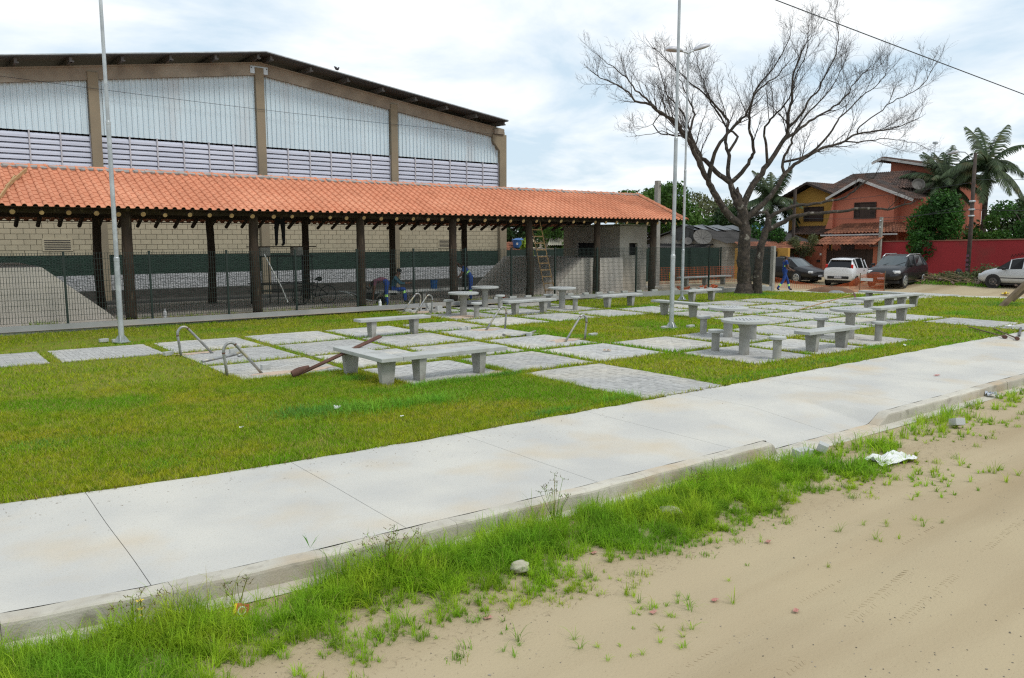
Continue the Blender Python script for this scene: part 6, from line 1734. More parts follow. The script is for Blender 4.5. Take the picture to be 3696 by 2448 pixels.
car('white hatchback parked facing the gate, red tail lights towards the plaza', (40.95, 24.05, Z(41.5, 24.2)), 0.20, 'white', HATCH, 1.64, (.62, 3.05), .30, extras=ex_h, rimsz=.17)
SUV = [(0, .42, .90, .96, .90, .80), (.05, .38, 1.08, 1.14, .96, .80), (.35, .34, 1.12, 1.52, 1.0, .66), (.8, .32, 1.12, 1.64, 1.0, .70), (1.9, .32, 1.08, 1.66, 1.0, .73), (2.55, .32, 1.05, 1.56, 1.0, .72), (3.25, .32, 1.04, 1.10, .99, .82), (3.95, .36, .92, .98, .96, .80), (4.28, .40, .76, .82, .88, .74), (4.38, .44, .62, .66, .80, .66)]
def ex_s(t):
    for s in (-1, 1):
        o = bx(t, 'headlight', (4.16, s * .68, .80), (.34, .24, .16), 'lamp', .04, rz=-s * .6)
        bx(t, 'fog_light', (4.33, s * .62, .48), (.06, .12, .08), 'lamp', .02); bx(t, 'mirror', (2.95, s * 1.0, 1.14), (.14, .18, .14), 'black', .03)
        mb = MB(); mb.tube([(.5, s * .60, 1.58), (.8, s * .62, 1.71), (2.3, s * .62, 1.70), (2.7, s * .60, 1.56)], .025, 8); mb.build('roof_rail', M['rim'], t, smooth=True)
    bx(t, 'grille', (4.36, 0, .62), (.05, .9, .16), 'plastic', .02); bx(t, 'badge', (4.375, 0, .72), (.03, .16, .06), 'rim', .01); bx(t, 'under_body', (2.2, 0, .28), (3.7, 1.5, .16), 'plastic'); bx(t, 'number_plate', (4.41, 0, .47), (.01, .38, .1), 'alu', .003)
    for s in (-.35, .3): mb = MB(); mb.tube([(3.30, s, 1.13), (2.98, s + .38, 1.30)], .01, 5); mb.build('wiper', M['plastic'], t)
car('black sport utility car parked nose out beside the white hatchback', (44.95, 21.95, Z(42.3, 21.4)), PI + .12, 'black', SUV, 1.80, (.80, 3.45), .35, extras=ex_s, rimsz=.25)
SEDAN = [(0, .40, .80, .86, .86, .76), (.06, .32, .90, .95, .95, .78), (.6, .28, .93, .99, 1.0, .78), (1.05, .26, .94, 1.34, 1.0, .66), (1.5, .26, .93, 1.42, 1.0, .70), (2.4, .26, .91, 1.42, 1.0, .71), (2.75, .26, .90, 1.34, 1.0, .69), (3.35, .26, .88, .93, .99, .82), (4.0, .30, .74, .79, .95, .78), (4.28, .34, .62, .66, .86, .68), (4.36, .38, .52, .56, .78, .6)]
def ex_b(t):
    for s in (-1, 1):
        bx(t, 'headlight', (4.18, s * .58, .63), (.22, .34, .13), 'lamp', .03, rz=-s * .3); bx(t, 'mirror', (2.95, s * .95, .95), (.14, .16, .12), 'plastic', .02)
        bx(t, 'tail_light', (.05, s * .62, .80), (.06, .2, .16), 'redlamp', .02)
    bx(t, 'bumper', (4.30, 0, .46), (.14, 1.4, .08), 'plastic', .02); bx(t, 'grille', (4.33, 0, .60), (.05, .5, .09), 'plastic', .01); bx(t, 'number_plate', (4.39, 0, .42), (.01, .38, .1), 'alu', .003); bx(t, 'under_body', (2.2, 0, .22), (3.6, 1.3, .14), 'plastic')
car('black sedan parked behind the walking worker', (42.4, 30.1, Z(42.2, 28)), -PI / 2 - .10, 'black', SEDAN, 1.66, (.85, 3.35), .30, extras=ex_b, rimsz=.21)
car('silver car at the picture edge in front of the red wall', (44.2, 13.55, Z(44, 15)), PI / 2, 'silver', HATCH, 1.66, (.62, 3.08), .31, extras=lambda t: (ex_b2(t)))  if False else None
def ex_f(t):
    for s in (-1, 1):
        bx(t, 'headlight', (3.68, s * .56, .62), (.2, .3, .13), 'lamp', .03, rz=-s * .4); bx(t, 'mirror', (2.55, s * .93, .96), (.14, .16, .12), 'plastic', .02); bx(t, 'side_moulding', (1.9, s * .832, .50), (1.7, .02, .05), 'plastic', .004); bx(t, 'door_handle', (1.6, s * .835, .80), (.16, .02, .03), 'plastic', .004)
    bx(t, 'under_body', (1.9, 0, .22), (3.2, 1.3, .14), 'plastic')
car('silver car at the picture edge in front of the red wall', (44.15, 14.05, Z(44, 16) - .04), PI / 2, 'silver', HATCH, 1.68, (.62, 3.05), .31, extras=ex_f, rimsz=.17)
car('dark car half hidden behind the booth corner and fence', (38.3, 38.4, Z(38.3, 35)), -PI / 2 + .35, 'black', SEDAN, 1.66, (.85, 3.35), .30, extras=ex_b, rimsz=.21)

# ------------------------------------------------------------------ heap of branches and rubble, net, sand
hp = thing('debris_heap', 'heap of cut branches and rubble in front of the red wall', 'debris', (44.6, 19.0, Z(44.6, 19)))
mb = MB()
for k in range(150):
    mb.rv = RND.random(); a = RND.uniform(-.5, .5) + (PI / 2 if RND.random() < .75 else 0); p = Vector((RND.gauss(0, .6), RND.gauss(.3, 1.2), RND.uniform(.02, .22))); d = Vector((math.cos(a), math.sin(a), RND.uniform(-.15, .35))) * RND.uniform(.5, 1.4)
    mb.tube([p, p + d * .5 + Vector((0, 0, RND.uniform(-.03, .08))), p + d], [.03, .022, .008], 5)
mb.build('branches', M['deadwood'], hp)['kind'] = 'stuff'
V, F, r = leaves([(0, 0, .25, .9, 1.6, .35), (.4, -1.0, .5, .6, .8, .5), (.5, .9, .3, .5, .6, .3)], 2500, .13); npmesh('wilted_leaves', V, F, M['leafC'], r, hp)
mb = MB()
for k in range(260):
    mb.rv = RND.random(); s = RND.uniform(.05, .17); mb.box((RND.gauss(.3, .7), RND.gauss(-1.6, .9), RND.uniform(0, .28)), (s, s * RND.uniform(.5, 1), s * .6), rz=RND.uniform(0, 3), ry=RND.uniform(-.5, .5), rx=RND.uniform(-.5, .5))
tag(mb.build('rubble', M['rubble'], hp), kind='stuff')
mb = MB(); mb.lathe([(.30, -.09), (.34, 0), (.30, .09), (.2, .09), (.2, -.09)], 20); o = mb.build('old_tyre', M['tyre'], hp, (.6, .5, .42)); o.rotation_euler = (1.2, .3, 0)
def moundmesh(name, label, c, rx, ry, h, mat):
    mb = MB(); n = 20; rings = []
    for k in range(8):
        t_ = k / 7; rings.append([mb.pt((rx * (1 - t_) ** .8 * (1 + .12 * math.sin(q * 1.7 + k)) * math.cos(2 * PI * q / n), ry * (1 - t_) ** .8 * (1 + .12 * math.sin(q * 2.3)) * math.sin(2 * PI * q / n), h * math.sin(t_ * PI / 2) * (1 + .08 * math.sin(q * 3)) - .02)) for q in range(n)])
    for k in range(7):
        for q in range(n): mb.face([rings[k][q], rings[k][(q + 1) % n], rings[k + 1][(q + 1) % n], rings[k + 1][q]])
    return tag(mb.build(name, M[mat], None, c, smooth=True), label, 'pile')
moundmesh('sand_pile', 'low brown sand pile at the far edge of the lawn', (35.4, 21.1, -.05), .95, 1.2, .28, 'sandpile')
moundmesh('gravel_pile', 'small grey gravel pile in front of the sand pile', (34.9, 20.6, -.05), .5, .6, .14, 'gravelgrey')
nt_ = thing('safety_net', 'sagging orange safety net strung in front of the parked cars', 'netting')
mb = MB()
path = [(37.7, 26.0, .55), (38.2, 24.3, .26), (38.3, 22.8, .16), (38.0, 21.7, .40), (37.8, 21.0, .80), (37.6, 20.2, 1.0), (37.7, 19.7, .95)]
PP = []
for a, b in zip(path[:-1], path[1:]):
    for k in range(16): t_ = k / 16; PP.append(tuple(a[i] + (b[i] - a[i]) * t_ for i in range(3)))
for p in PP:
    mb.tube([(p[0], p[1], -.14), (p[0] + .03 * math.sin(p[1] * 9), p[1], p[2] * .5 - .07), (p[0], p[1], p[2] - .12)], .007, 4, cap=False)
for lv in range(9):
    f = lv / 8
    mb.tube([(p[0] + .03 * math.sin(p[1] * 9) * math.sin(f * PI), p[1], -.14 + (p[2] + .02) * f) for p in PP], .007, 4, cap=False)
mb.build('mesh', M['orange'], nt_)
mb = MB(); mb.box((37.60, 20.55, .50), (.02, .62, .14)); mb.build('white_plate', M['paper'], nt_)
for p in (path[0], path[4], path[6]): mb = MB(); mb.tube([(p[0], p[1], -.2), (p[0], p[1], p[2])], .018, 6); mb.build('stake', M['deadwood'], nt_)
n2 = thing('safety_net', 'orange safety net stretched beyond the fence behind the lamp posts', 'netting')
mb = MB()
for k in range(60): x = 32.2 + k * .1; mb.tube([(x, 29.4 - k * .02, .05), (x, 29.4 - k * .02, .95)], .006, 4, cap=False)
for z in range(8): mb.tube([(32.2, 29.4, .1 + z * .12), (38.2, 28.2, .1 + z * .12)], .006, 4, cap=False)
mb.build('mesh', M['orange'], n2)

# ------------------------------------------------------------------ litter and stones near the road
def stone(name, label, c, s, mat='stone', cat='stone', seed=1, flat=.7):
    bm = bmesh.new(); bmesh.ops.create_icosphere(bm, subdivisions=3, radius=1.0)
    q = random.Random(seed); ph = [q.uniform(0, 6) for _ in range(6)]
    for v in bm.verts:
        n = 1 + .16 * math.sin(v.co.x * 3 + ph[0]) * math.sin(v.co.y * 3.3 + ph[1]) + .10 * math.sin(v.co.z * 7 + ph[2] + v.co.x * 4) + .05 * math.sin(v.co.y * 13 + ph[3])
        v.co = Vector((v.co.x * s[0], v.co.y * s[1], v.co.z * s[2] * flat)) * n
    me = bpy.data.meshes.new(name); bm.to_mesh(me); bm.free(); me.materials.append(M[mat]); me.polygons.foreach_set('use_smooth', [True] * len(me.polygons))
    return tag(link(name, me, None, c, q.uniform(0, 3)), label, cat)
stone('stone', 'rounded pale stone in the verge grass below the dropped kerb', (5.71, 4.98, -.12), (.11, .08, .075), seed=1)
stone('stone', 'pale stone in the verge grass nearest the camera', (3.74, 4.8, -.11), (.075, .065, .07), seed=2)
brickpile((8.6, 5.40), -.2, -.16, (.24, .12, .10), 'broken paver lying below the end of the raised kerb', rx=.1)
brickpile((8.95, 5.36), .5, -.13, (.26, .12, .09), 'broken paver tilted beside the first at the dropped kerb', rx=.35, ry=.1)
brickpile((11.75, 4.96), .9, -.14, (.20, .13, .10), 'single grey paver on the verge right of the dropped kerb', ry=.3)
def crumple(name, label, c, w, d, mat, seed, amp=.03, cat='litter', n=9):
    q = random.Random(seed); mb = MB(); g_ = [[mb.pt((w * (i / n - .5) + q.gauss(0, w * .03), d * (j / n - .5) + q.gauss(0, d * .03), .015 + abs(q.gauss(0, amp)))) for j in range(n + 1)] for i in range(n + 1)]
    for i in range(n):
        for j in range(n): mb.face([g_[i][j], g_[i + 1][j], g_[i + 1][j + 1], g_[i][j + 1]])
    return tag(mb.build(name, M[mat], None, c, rz=q.uniform(-.4, .4)), label, cat)
crumple('paper_sheet', 'large crumpled white paper sheet on the verge', (9.25, 4.63, -.155), .62, .30, 'paper', 1, .035)
crumple('foil_wrapper', 'crumpled silver wrapper against the kerb below the ramp', (7.28, 5.42, -.15), .16, .11, 'foil', 2)
crumple('foil_wrapper', 'crumpled silver wrapper against the kerb further along the street', (14.46, 5.60, -.14), .20, .12, 'foil', 3)
crumple('plastic_cup', 'crushed white plastic cup in the lawn by the long grass', (4.87, 10.61, .02), .075, .075, 'paper', 4, .03, n=5)
crumple('paper_scrap', 'white and red paper scrap on the grass behind the second bench', (12.75, 20.0, .0), .22, .08, 'paper', 5, .01, n=5)
crumple('paper_scrap', 'small white scrap on the lawn edge by the front bench', (18.3, 9.0, .03), .12, .06, 'paper', 6, .01, n=4)
crumple('paper_scrap', 'white scrap on the grass near the tamper bars', (24.9, 9.3, .02), .3, .12, 'paper', 7, .02, n=5)
crumple('red_scrap', 'small red scrap on the sidewalk beyond the ramp', (14.9, 6.7, .0), .14, .05, 'redbag', 8, .006, n=4)
crumple('leaf_scrap', 'dry pale leaf lying on the paving beyond the front square', (12.35, 12.7, .005), .16, .1, 'board', 9, .012, cat='leaf', n=5)
crumple('yellow_bag', 'yellow plastic scrap on the dirt in front of the silver car', (41.0, 15.6, -.10), .6, .3, 'yellowp', 10, .05, n=5)
crumple('paper_scrap', 'small white paper bit in the lawn near the sidewalk joint', (5.35, 9.55, .03), .05, .05, 'paper', 11, .01, n=4)
crumple('paper_scrap', 'small white paper bit in the lawn left of the crushed cup', (3.35, 10.25, .03), .05, .05, 'paper', 12, .01, n=4)
wr = thing('snack_wrapper', 'red and yellow biscuit wrapper standing in the verge grass', 'litter', (1.68, 5.33, -.085), -.9)
wr.rotation_euler = (-.6, .06, -.70); wr.scale = (.85, .85, .85)
mb = MB(); mb.box((0, 0, 0), (.125, .006, .135)); mb.build('front_panel', M['redbag'], wr, bevel=.002)
mb = MB(); mb.box((-.05, -.0045, .01), (.02, .003, .11)); mb.build('yellow_stripe', M['yellowp'], wr)
mb = MB(); mb.lathe([(.036, -.006), (.036, -.004), (.001, -.0039)], 20, (.01, 0, .012), 'Y'); mb.build('white_ring', M['paper'], wr, fix=True)
mb = MB(); mb.lathe([(.026, -.0085), (.026, -.0065), (.001, -.0064)], 20, (.012, 0, .012), 'Y'); mb.build('biscuit_print', M['salmon'], wr, fix=True)
mb = MB(); mb.box((.0, -.0045, -.052), (.12, .003, .028)); mb.build('white_band', M['paper'], wr)
# pebbles scattered on the dirt
n = 4200
X_ = NP.uniform(1.5, 22, n); Y_ = NP.uniform(-1.5, 5.4, n)
mb = MB()
for x, y in zip(X_, Y_):
    if hnoise(x, y, .9) < -.25 and RND.random() < .8: continue
    mb.rv = RND.random(); s = RND.uniform(.002, .007) * (1.8 if RND.random() < .04 else 1)
    mb.box((x, y, float(gz(x, y)) + s * .2), (s * 1.6, s, s * .8), rz=RND.uniform(0, 3), taper=.7)
tag(tag(mb.build('gravel', M['pebble']), kind='stuff'), 'dark gravel specks scattered over the sandy road', 'gravel')
for k, (x, y) in enumerate(((4.1, 3.7), (4.6, 3.55), (5.9, 4.0), (4.95, 3.1), (3.1, 4.35), (4.5, 4.75))):
    crumple('faded_scrap', ['faded red scrap on the road nearest the verge tip', 'pair of red scraps in the tyre track', 'pinkish scrap at the edge of the verge grass', 'small red scrap farthest out on the road', 'red wrapper piece in thin verge grass', 'pink wrapper piece in the verge below the pale stone'][k], (x, y, float(gz(x, y))), .06, .035, 'fadered', 40 + k, .003, n=4)

# spilled sand on the paving by the hoops
def sandspill(label, c, rx, ry, seed):
    q = random.Random(seed); mb = MB(); n = 26; rings = []
    ph = [q.uniform(0, 6) for _ in range(4)]
    for k in range(5):
        t_ = 1 - k / 4.0
        rings.append([mb.pt((rx * t_ * (1 + .28 * math.sin(3 * a + ph[0]) + .16 * math.sin(7 * a + ph[1]) + .08 * math.sin(13 * a + ph[2])) * math.cos(a), ry * t_ * (1 + .28 * math.sin(2 * a + ph[3]) + .16 * math.sin(5 * a + ph[1])) * math.sin(a), .002 + .010 * (1 - t_ * t_) * (1 + .3 * math.sin(5 * a)))) for a in [2 * PI * j / n for j in range(n)]])
    for k in range(4):
        for j in range(n): mb.face([rings[k][j], rings[k][(j + 1) % n], rings[k + 1][(j + 1) % n], rings[k + 1][j]])
    o = mb.build('spilled_sand', M['pinksand'], None, (c[0], c[1], .002)); o['kind'] = 'stuff'
    return tag(o, label, 'sand')
sandspill('pinkish sand spilled beside the nearest pipe hoop', (5.65, 14.35), .75, .22, 1)
sandspill('pinkish sand spilled at the foot of the corner hoop', (4.95, 17.95), .38, .16, 2)
sandspill('pinkish sand spilled at the foot of the central hoop', (12.6, 17.75), .45, .25, 3)
sandspill('pinkish sand spilled at the foot of the mid-plaza hoop', (12.85, 14.75), .5, .28, 4)
sandspill('sand spilled around the round table by the brick stack', (14.2, 21.2), .6, .4, 5)
sandspill('sand spilled on the paving under the hoops by the fence', (14.0, 23.4), .7, .5, 6)
sandspill('sand spilled under the end of the L-shaped bench', (8.75, 11.95), .22, .12, 7)

# ------------------------------------------------------------------ grass
RECTS = np.array(RECT)
def in_rect(x, y, m=0.0):
    r = np.zeros(len(x), bool)
    for a in RECTS: r |= (x > a[0] + m) & (x < a[2] - m) & (y > a[1] + m) & (y < a[3] - m)
    return r
def tri_blades(x, y, z, h, w, lean):
    n = len(x); az = NP.uniform(0, 2 * PI, n); pa = NP.uniform(0, 2 * PI, n)
    c, s = np.cos(pa) * w / 2, np.sin(pa) * w / 2
    V = np.stack([np.stack([x - c, y - s, z], -1), np.stack([x + c, y + s, z], -1), np.stack([x + np.cos(az) * lean * h, y + np.sin(az) * lean * h, z + h], -1)], 1).reshape(-1, 3)
    return V, np.arange(3 * n).reshape(-1, 3)
def long_blades(x, y, z, h, w, bend, az=None):
    n = len(x); az = NP.uniform(0, 2 * PI, n) if az is None else az; dx, dy = np.cos(az), np.sin(az); px, py = -dy, dx
    rows = []
    for t in (0, .38, .72):
        off = bend * h * t ** 2; hh = h * (t - .22 * bend * t ** 2); ww = w * (1 - .55 * t) / 2
        cx, cy, cz = x + dx * off, y + dy * off, z + hh
        rows.append(np.stack([cx - px * ww, cy - py * ww, cz], -1)); rows.append(np.stack([cx + px * ww, cy + py * ww, cz], -1))
    off = bend * h; rows.append(np.stack([x + dx * off, y + dy * off, z + h * (1 - .38 * bend)], -1))
    V = np.stack(rows, 1).reshape(-1, 3); b = (np.arange(n) * 7)[:, None]
    F = np.concatenate([b + np.array([[0, 1, 3]]), b + np.array([[0, 3, 2]]), b + np.array([[2, 3, 5]]), b + np.array([[2, 5, 4]]), b + np.array([[4, 5, 6]])], 0)
    return V, F
def lawn_pts(n, x0, x1, y0, y1):
    x = NP.uniform(x0, x1, n); y = NP.uniform(y0, y1, n)
    ok = (y > ysw(x) - .012 + .02 * hnoise(x, y, 6)) & (y < yfe(np.minimum(x, 33.4)) - .02) & (x < xlr(y)) & ~in_rect(x, y, .015)
    # keep what the photo can see: right of the frame edge line
    ok &= (x > 0.062 * y - .6)
    return x[ok], y[ok]
Vs, Fs, Rs = [], [], []; base = 0
def addb(V, F, r):
    global base
    Vs.append(V); Fs.append(F + base); Rs.append(r); base += len(V)
bare = [(4.2, 21.4, .75), (3.0, 21.6, .9), (2.3, 20.9, .7), (17.3, 15.3, .5), (16.2, 15.6, .55), (25.4, 21.5, .5), (9.0, 9.9, .35), (9.6, 9.1, .3), (6.6, 11.7, .35), (1.5, 12.2, .3), (3.9, 9.1, .35)]
for (n, x0, x1, y0, y1, hm, wm) in ((330000, 0, 9.5, 8.3, 14.6, .032, .0075), (250000, 0, 20, 8.3, 24.6, .034, .013), (170000, 10, 38, 8.3, 24.6, .038, .024)):
    x, y = lawn_pts(n, x0, x1, y0, y1)
    d = hnoise(x, y, .9) * .5 + hnoise(x, y, 2.7) * .5
    keep = NP.random(len(x)) < np.clip(.75 + .5 * d, .12, 1)
    for bx_, by_, br in bare:
        rr = np.hypot(x - bx_, y - by_) / br
        keep &= (rr + hnoise(x, y, 3.3) * .55 + hnoise(x, y, 9) * .35 > .9) | (NP.random(len(x)) < .30)
    x, y, d = x[keep], y[keep], d[keep]
    edge = np.zeros(len(x))
    for a in RECTS:
        m = np.minimum(np.minimum(np.abs(x - a[0]) + 9 * ((y < a[1]) | (y > a[3])), np.abs(x - a[2]) + 9 * ((y < a[1]) | (y > a[3]))), np.minimum(np.abs(y - a[1]) + 9 * ((x < a[0]) | (x > a[2])), np.abs(y - a[3]) + 9 * ((x < a[0]) | (x > a[2]))))
        edge = np.maximum(edge, np.exp(-m / .10))
    edge = np.maximum(edge, np.exp(-np.abs(y - ysw(x)) / .10) * .7)
    h = hm * NP.uniform(.55, 1.5, len(x)) * (1 + .35 * d) * (1 + .7 * edge)
    V, F = tri_blades(x, y, np.full(len(x), -.012), h + .016, wm * NP.uniform(.7, 1.4, len(x)), NP.uniform(.1, 1.3, len(x)))
    addb(V, F, np.repeat(NP.random(len(x)), 3))
o = npmesh('lawn_grass', np.concatenate(Vs), np.concatenate(Fs), M['grass'], np.concatenate(Rs)); tag(o, 'short yellowish green lawn grass around the paving squares', 'grass', kind='stuff')

# taller clumps in the lawn
cl = [(8.9, 8.72, .75, .22, .16), (9.3, 8.62, .35, .12, .20), (7.4, 8.60, .6, .14, .11), (5.4, 10.5, .75, .45, .16), (6.3, 10.35, .55, .40, .17), (4.5, 10.75, .7, .45, .12), (6.9, 11.55, .5, .28, .12), (7.6, 11.6, .7, .2, .12), (8.6, 11.6, .5, .2, .12), (6.2, 12.9, .4, .35, .10), (5.9, 13.6, .3, .3, .09),
      (15.4, 9.75, .35, .16, .10), (17.7, 9.45, .5, .2, .08), (19.0, 9.2, .7, .25, .06), (13.7, 14.9, .5, .35, .09), (30.4, 22.0, 1.3, 1.0, .10), (21.0, 20.5, 1.4, .3, .07), (20.3, 17.0, .4, 1.2, .07), (10, 18.1, 1.2, .12, .08), (28.6, 12.2, 1.4, .5, .06), (33.5, 12.7, 1.2, .6, .08), (12.5, 8.75, 1.6, .3, .07), (15.2, 8.9, 1.6, .35, .07), (10.6, 9.3, .12, .4, .10), (2.2, 9.2, .5, .3, .06), (1.2, 11.0, .6, .4, .07)]
X, Y, H, Wd = [], [], [], []
for cx_, cy_, rx_, ry_, hh in cl:
    n = int(2600 * rx_ * ry_ / (hh * 4) ** .5) + 140
    x = NP.normal(cx_, rx_ * .5, n); y = NP.normal(cy_, ry_ * .5, n)
    ok = (y > ysw(x) + .01) & ~in_rect(x, y, .03); x, y = x[ok], y[ok]
    X.append(x); Y.append(y); H.append(hh * NP.uniform(.45, 1.25, len(x))); Wd.append(np.full(len(x), .007))
x, y, h, w = map(np.concatenate, (X, Y, H, Wd))
V, F = long_blades(x, y, np.full(len(x), -.02), h, w, NP.uniform(.3, 1.2, len(x)))
o = npmesh('tall_grass', V, F, M['tallgrass'], np.repeat(NP.random(len(x)), 7)); tag(o, 'longer bluish green grass clumps in the lawn', 'grass', kind='stuff')

# verge between kerb and road
def verge_edge(x): return np.interp(x, [-2, .5, 1.0, 1.8, 2.3, 3.3, 4.4, 5.8, 7.6, 8.6, 9.6, 11, 13.4, 20, 40], [3.8, 4.1, 4.2, 4.25, 4.33, 4.36, 4.25, 4.28, 4.28, 4.42, 4.5, 4.6, 4.72, 4.8, 5.0])
n = 42000
x = np.concatenate([NP.uniform(-.2, 10, int(n * .82)), NP.uniform(10, 34, n - int(n * .82))]); y = NP.uniform(3.2, 6.1, n)
ke = ycb(x) - .17; ve = verge_edge(x)
t = (y - ve) / (ke - ve)
nz = hnoise(x, y, 1.3) * .5 + hnoise(x, y, 3.9) * .4 + hnoise(x, y, 9) * .3
den = np.clip(1.0 * np.clip(t * 2.0 + .2, 0, 1) + nz * 1.25 - .08, 0, 1) * (t > -1.0) * (y < ke - .13 + .10 * nz)
den *= np.where(t < 0, .30 * np.clip(1 + t, 0, 1) ** 1.2, 1)
den *= np.where((x > 8.0) & (x < 11.2), .75 * (y < 5.15) + .10, 1) * np.where(x > 11.2, .8 * (nz > -.15) + .15, 1)
bareblob = np.exp(-((x - 2.75) / .35) ** 2 - ((y - 4.75) / .18) ** 2) + np.exp(-((x - 9.0) / .6) ** 2 - ((y - 4.95) / .2) ** 2) + .8 * np.exp(-((x - 4.4) / .25) ** 2 - ((y - 4.7) / .12) ** 2)
den *= np.clip(1 - bareblob * 1.2, 0, 1)
ok = NP.random(n) < den
x, y, t, nz = x[ok], y[ok], t[ok], nz[ok]
nb = 13
sc_ = np.exp(NP.normal(0, .42, len(x)))
hh = (.045 + .085 * np.clip(t * 1.6, 0, 1) * np.clip(1.7 - t, .5, 1) + .045 * nz) * sc_ * np.where(x < 2.2, 1.12, 1)
hh = np.clip(hh, .022, .26)
X = np.repeat(x, nb); Y = np.repeat(y, nb); H = np.repeat(hh, nb) * NP.uniform(.5, 1.25, len(X)); spread = np.repeat(.008 + .10 * hh, nb)
az = NP.uniform(0, 2 * PI, len(X)); rr = spread * NP.random(len(X)) ** .6
X = X + np.cos(az) * rr; Y = Y + np.sin(az) * rr
V, F = long_blades(X, Y, gz(X, Y) - .005, H, NP.uniform(.0028, .0058, len(X)) * np.where(X > 8, 1.6, 1), NP.uniform(.15, 1.2, len(X)), az + NP.normal(0, .5, len(X)))
tr_r = np.clip(np.repeat(NP.random(len(x)), nb) * .55 + NP.random(len(X)) * .45, 0, 1)
x = X
o = npmesh('verge_grass', V, F, M['verge'], np.repeat(tr_r, 7)); tag(o, 'bright green weedy grass strip between kerb and road', 'grass', kind='stuff')
# tufts thinly spread on the sand
X, Y, H = [], [], []
tq = random.Random(4)
for k in range(45):
    cx_ = tq.uniform(1.4, 14); off = abs(tq.gauss(0, .24)); cy_ = float(verge_edge(cx_)) - off + .05
    m = int(tq.uniform(14, 60)); X.append(NP.normal(cx_, .035, m)); Y.append(NP.normal(cy_, .03, m)); H.append(NP.uniform(.02, tq.uniform(.05, .11), m))
for k in range(46):   # bigger rushes standing against the kerb
    cx_ = tq.choice([tq.uniform(.4, 4.2), tq.gauss(2.85, .25), tq.gauss(1.2, .3), tq.gauss(4.5, .2)]); cy_ = float(ycb(cx_)) - tq.uniform(.25, .75)
    m = int(tq.uniform(16, 40)); X.append(NP.normal(cx_, .05, m)); Y.append(NP.normal(cy_, .05, m)); H.append(NP.uniform(.12, tq.uniform(.25, .42), m))
for k in range(60):   # foot of the fence wall, inside
    cx_ = tq.uniform(2, 27); m = 22; X.append(NP.normal(cx_, .12, m)); Y.append(NP.normal(float(yfe(cx_)) + .26, .05, m)); H.append(NP.uniform(.2, .34, m))
x, y, h = map(np.concatenate, (X, Y, H)); zz_ = np.where(y > 20, .05, gz(x, y) - .005)
V, F = long_blades(x, y, zz_, h, np.where(y > 20, .012, NP.uniform(.0032, .006, len(x))), NP.uniform(.15, .95, len(x)))
o = npmesh('weed_tufts', V, F, M['verge'], np.repeat(NP.random(len(x)), 7)); tag(o, 'scattered weed tufts along the verge and the fence foot', 'weeds', kind='stuff')
# embankment grass below the red wall
n = 9000; x = NP.uniform(43.5, 49.3, n); y = NP.uniform(15.5, 23.5, n); ok = hnoise(x, y, .8) > -.1; x, y = x[ok], y[ok]
V, F = long_blades(x, y, gz(x, y), NP.uniform(.08, .28, len(x)), np.full(len(x), .03), NP.uniform(.2, 1, len(x)))
o = npmesh('bank_grass', V, F, M['tallgrass'], np.repeat(NP.random(len(x)), 7)); tag(o, 'green weeds on the bank below the red wall', 'grass', kind='stuff')
# sedge stalks with seed heads
def sedge(label, c, n, h, spread, seed, top=True):
    q = random.Random(seed); t_ = thing('sedge_plant', label, 'plant', (c[0], c[1], float(gz(*c))), 0, 'seeding sedges on the verge')
    st, hd = MB(), MB()
    for k in range(n):
        a = q.uniform(0, 2 * PI); d = q.uniform(.1, 1) * spread; hh = h * q.uniform(.6, 1.05); tip = Vector((math.cos(a) * d, math.sin(a) * d, hh))
        st.rv = q.random(); st.tube([(q.gauss(0, .02), q.gauss(0, .02), 0), tip * .55 + Vector((0, 0, hh * .08)), tip], [.0028, .0022, .0015], 4)
        for m in range(q.randrange(3, 6)):
            e = tip + Vector((q.gauss(0, .022), q.gauss(0, .022), q.gauss(.005, .016))); hd.rv = q.random(); st.tube([tip, e], .0009, 3); hd.tube([e, e + Vector((q.gauss(0, .012), q.gauss(0, .012), .014))], [.0032, .0012], 5)
        for m in range(2):
            e = tip + Vector((q.gauss(0, .06), q.gauss(0, .06), q.uniform(-.01, .05))); st.face([st.pt(tip + Vector((.002, 0, 0))), st.pt(tip - Vector((.002, 0, 0))), st.pt(e)])
    tag(st.build('stems', M['verge'], t_), kind='stuff'); tag(hd.build('seed_heads', M['seed'], t_), kind='stuff')
sedge('clump of sedge with dark seed heads leaning over the kerb', (2.85, 5.35), 34, .36, .28, 1)
sedge('tall sedge with feathery yellowish heads against the kerb', (4.62, 5.42), 14, .46, .16, 2)
sedge('sedge with brown heads in the lower corner of the picture', (1.05, 5.55), 16, .26, .2, 3)
sedge('small sedge near the snack wrapper', (1.75, 5.58), 7, .24, .12, 4)
sedge('thin sedge below the raised kerb towards the ramp', (6.5, 5.3), 8, .24, .14, 5)
fl = thing('yellow_flower', 'stalk of yellow flowers in front of the kerb', 'flower', (1.10, 5.63, -.16))
mb = MB(); mb.tube([(0, 0, 0), (.01, .0, .10), (.005, .01, .21)], .003, 5); mb.build('stem', M['verge'], fl)
for z, s in ((.21, .022), (.15, .018), (.105, .014)):
    mb = MB()
    for k in range(5):
        a = k * 2 * PI / 5; mb.face([mb.pt((.005, .005, z)), mb.pt((math.cos(a - .35) * s, math.sin(a - .35) * s, z + .006)), mb.pt((math.cos(a) * s * 1.3, math.sin(a) * s * 1.3, z + .004)), mb.pt((math.cos(a + .35) * s, math.sin(a + .35) * s, z + .006))])
    mb.build('blossom', M['petal'], fl)
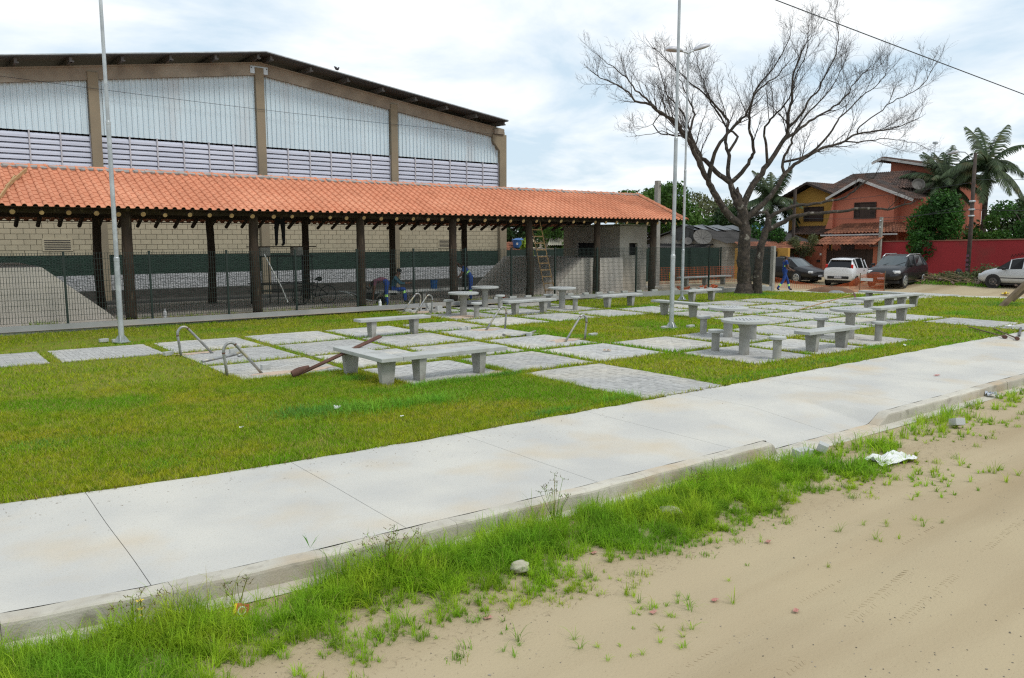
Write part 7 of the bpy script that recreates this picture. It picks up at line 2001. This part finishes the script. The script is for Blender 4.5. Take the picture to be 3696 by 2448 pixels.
for k, (x_, y_) in enumerate(((2.45, 5.93), (9.0, 8.5), (8.7, 5.25), (10.9, 5.2))):    # broad-leaved weeds
    t_ = thing('broadleaf_weed', ['small grass sprout in the crack between sidewalk and kerb', 'broad-leaved weed where the front paving meets the sidewalk', 'broad-leaved weed beside the broken pavers', 'dark broad-leaved weed by the right end of the ramp'][k], 'plant', (x_, y_, 0.0 if k < 2 else -.16))
    mb = MB(); q = random.Random(k)
    for m in range(9 if k else 7):
        da = .3 if k > 1 else .06; a = q.uniform(0, 2 * PI); r_, hh, w_ = q.uniform(.03, .09), q.uniform(.06, .14), (.03 if k > 1 else .006)
        mb.rv = q.random(); mb.face([mb.pt((0, 0, 0)), mb.pt((math.cos(a + da) * r_ * .6 + w_ * .5, math.sin(a + da) * r_ * .6, hh * .7)), mb.pt((math.cos(a) * r_, math.sin(a) * r_, hh)), mb.pt((math.cos(a - da) * r_ * .6 - w_ * .5, math.sin(a - da) * r_ * .6, hh * .7))])
    mb.build('leaves', M['tallgrass'], t_)

# creeping runners over the sidewalk edge
mb = MB(); q = random.Random(9)
for k in range(90):
    x_ = q.uniform(.3, 14); y_ = float(ysw(x_)) + .03; a = -PI / 2 + q.uniform(-1.2, 1.2); p = Vector((x_, y_, .012)); pts = [p.copy()]
    for m in range(4): a += q.gauss(0, .4); p = p + Vector((math.cos(a), math.sin(a), 0)) * q.uniform(.012, .035); pts.append(Vector((p.x, p.y, .004 + q.uniform(0, .01))))
    mb.rv = q.random(); mb.tube(pts, .0022, 4)
    for m in pts[1:]:
        b_ = q.uniform(0, 2 * PI); mb.face([mb.pt(m), mb.pt(m + Vector((math.cos(b_) * .012, math.sin(b_) * .012, .008))), mb.pt(m + Vector((math.cos(b_ + .25) * .03, math.sin(b_ + .25) * .03, .012)))])
tag(mb.build('grass_runners', M['seed']), 'brown grass runners creeping over the sidewalk edge', 'grass', kind='stuff')
# dry thatch lying in the verge and leaf bits on the lawn
n = 9000; x = NP.uniform(0, 12, n); y = NP.uniform(4.1, 5.9, n); ok = (y < ycb(x) - .2) & (y > verge_edge(x) - .25); x, y = x[ok], y[ok]
V, F = tri_blades(x, y, gz(x, y) + .003, NP.uniform(.004, .02, len(x)), NP.uniform(.002, .004, len(x)), NP.uniform(2, 6, len(x)))
o = npmesh('dry_thatch', V, F, M['deadwood'], np.repeat(NP.random(len(x)), 3)); tag(o, 'dry straw bits lying among the verge grass', 'straw', kind='stuff')

# dead leaf and straw bits on the sidewalk and paving
n = 900; x = NP.uniform(.5, 22, n); y = ysw(x) - np.abs(NP.normal(0, .45, n)); ok = y > ycb(x) + .05; x, y = x[ok], y[ok]
px_a = NP.uniform(9.0, 16, 260); py_a = NP.uniform(9.5, 16, 260); k_ = in_rect(px_a, py_a, .05); x = np.concatenate([x, px_a[k_]]); y = np.concatenate([y, py_a[k_]])
V, F = tri_blades(x, y, drop(x, y) + .004, NP.uniform(.001, .006, len(x)), NP.uniform(.004, .010, len(x)), NP.uniform(3, 9, len(x)))
o = npmesh('leaf_bits', V, F, M['deadwood'], np.repeat(NP.random(len(x)), 3)); tag(o, 'tiny dead leaf and straw bits on the sidewalk and paving', 'leaf litter', kind='stuff')
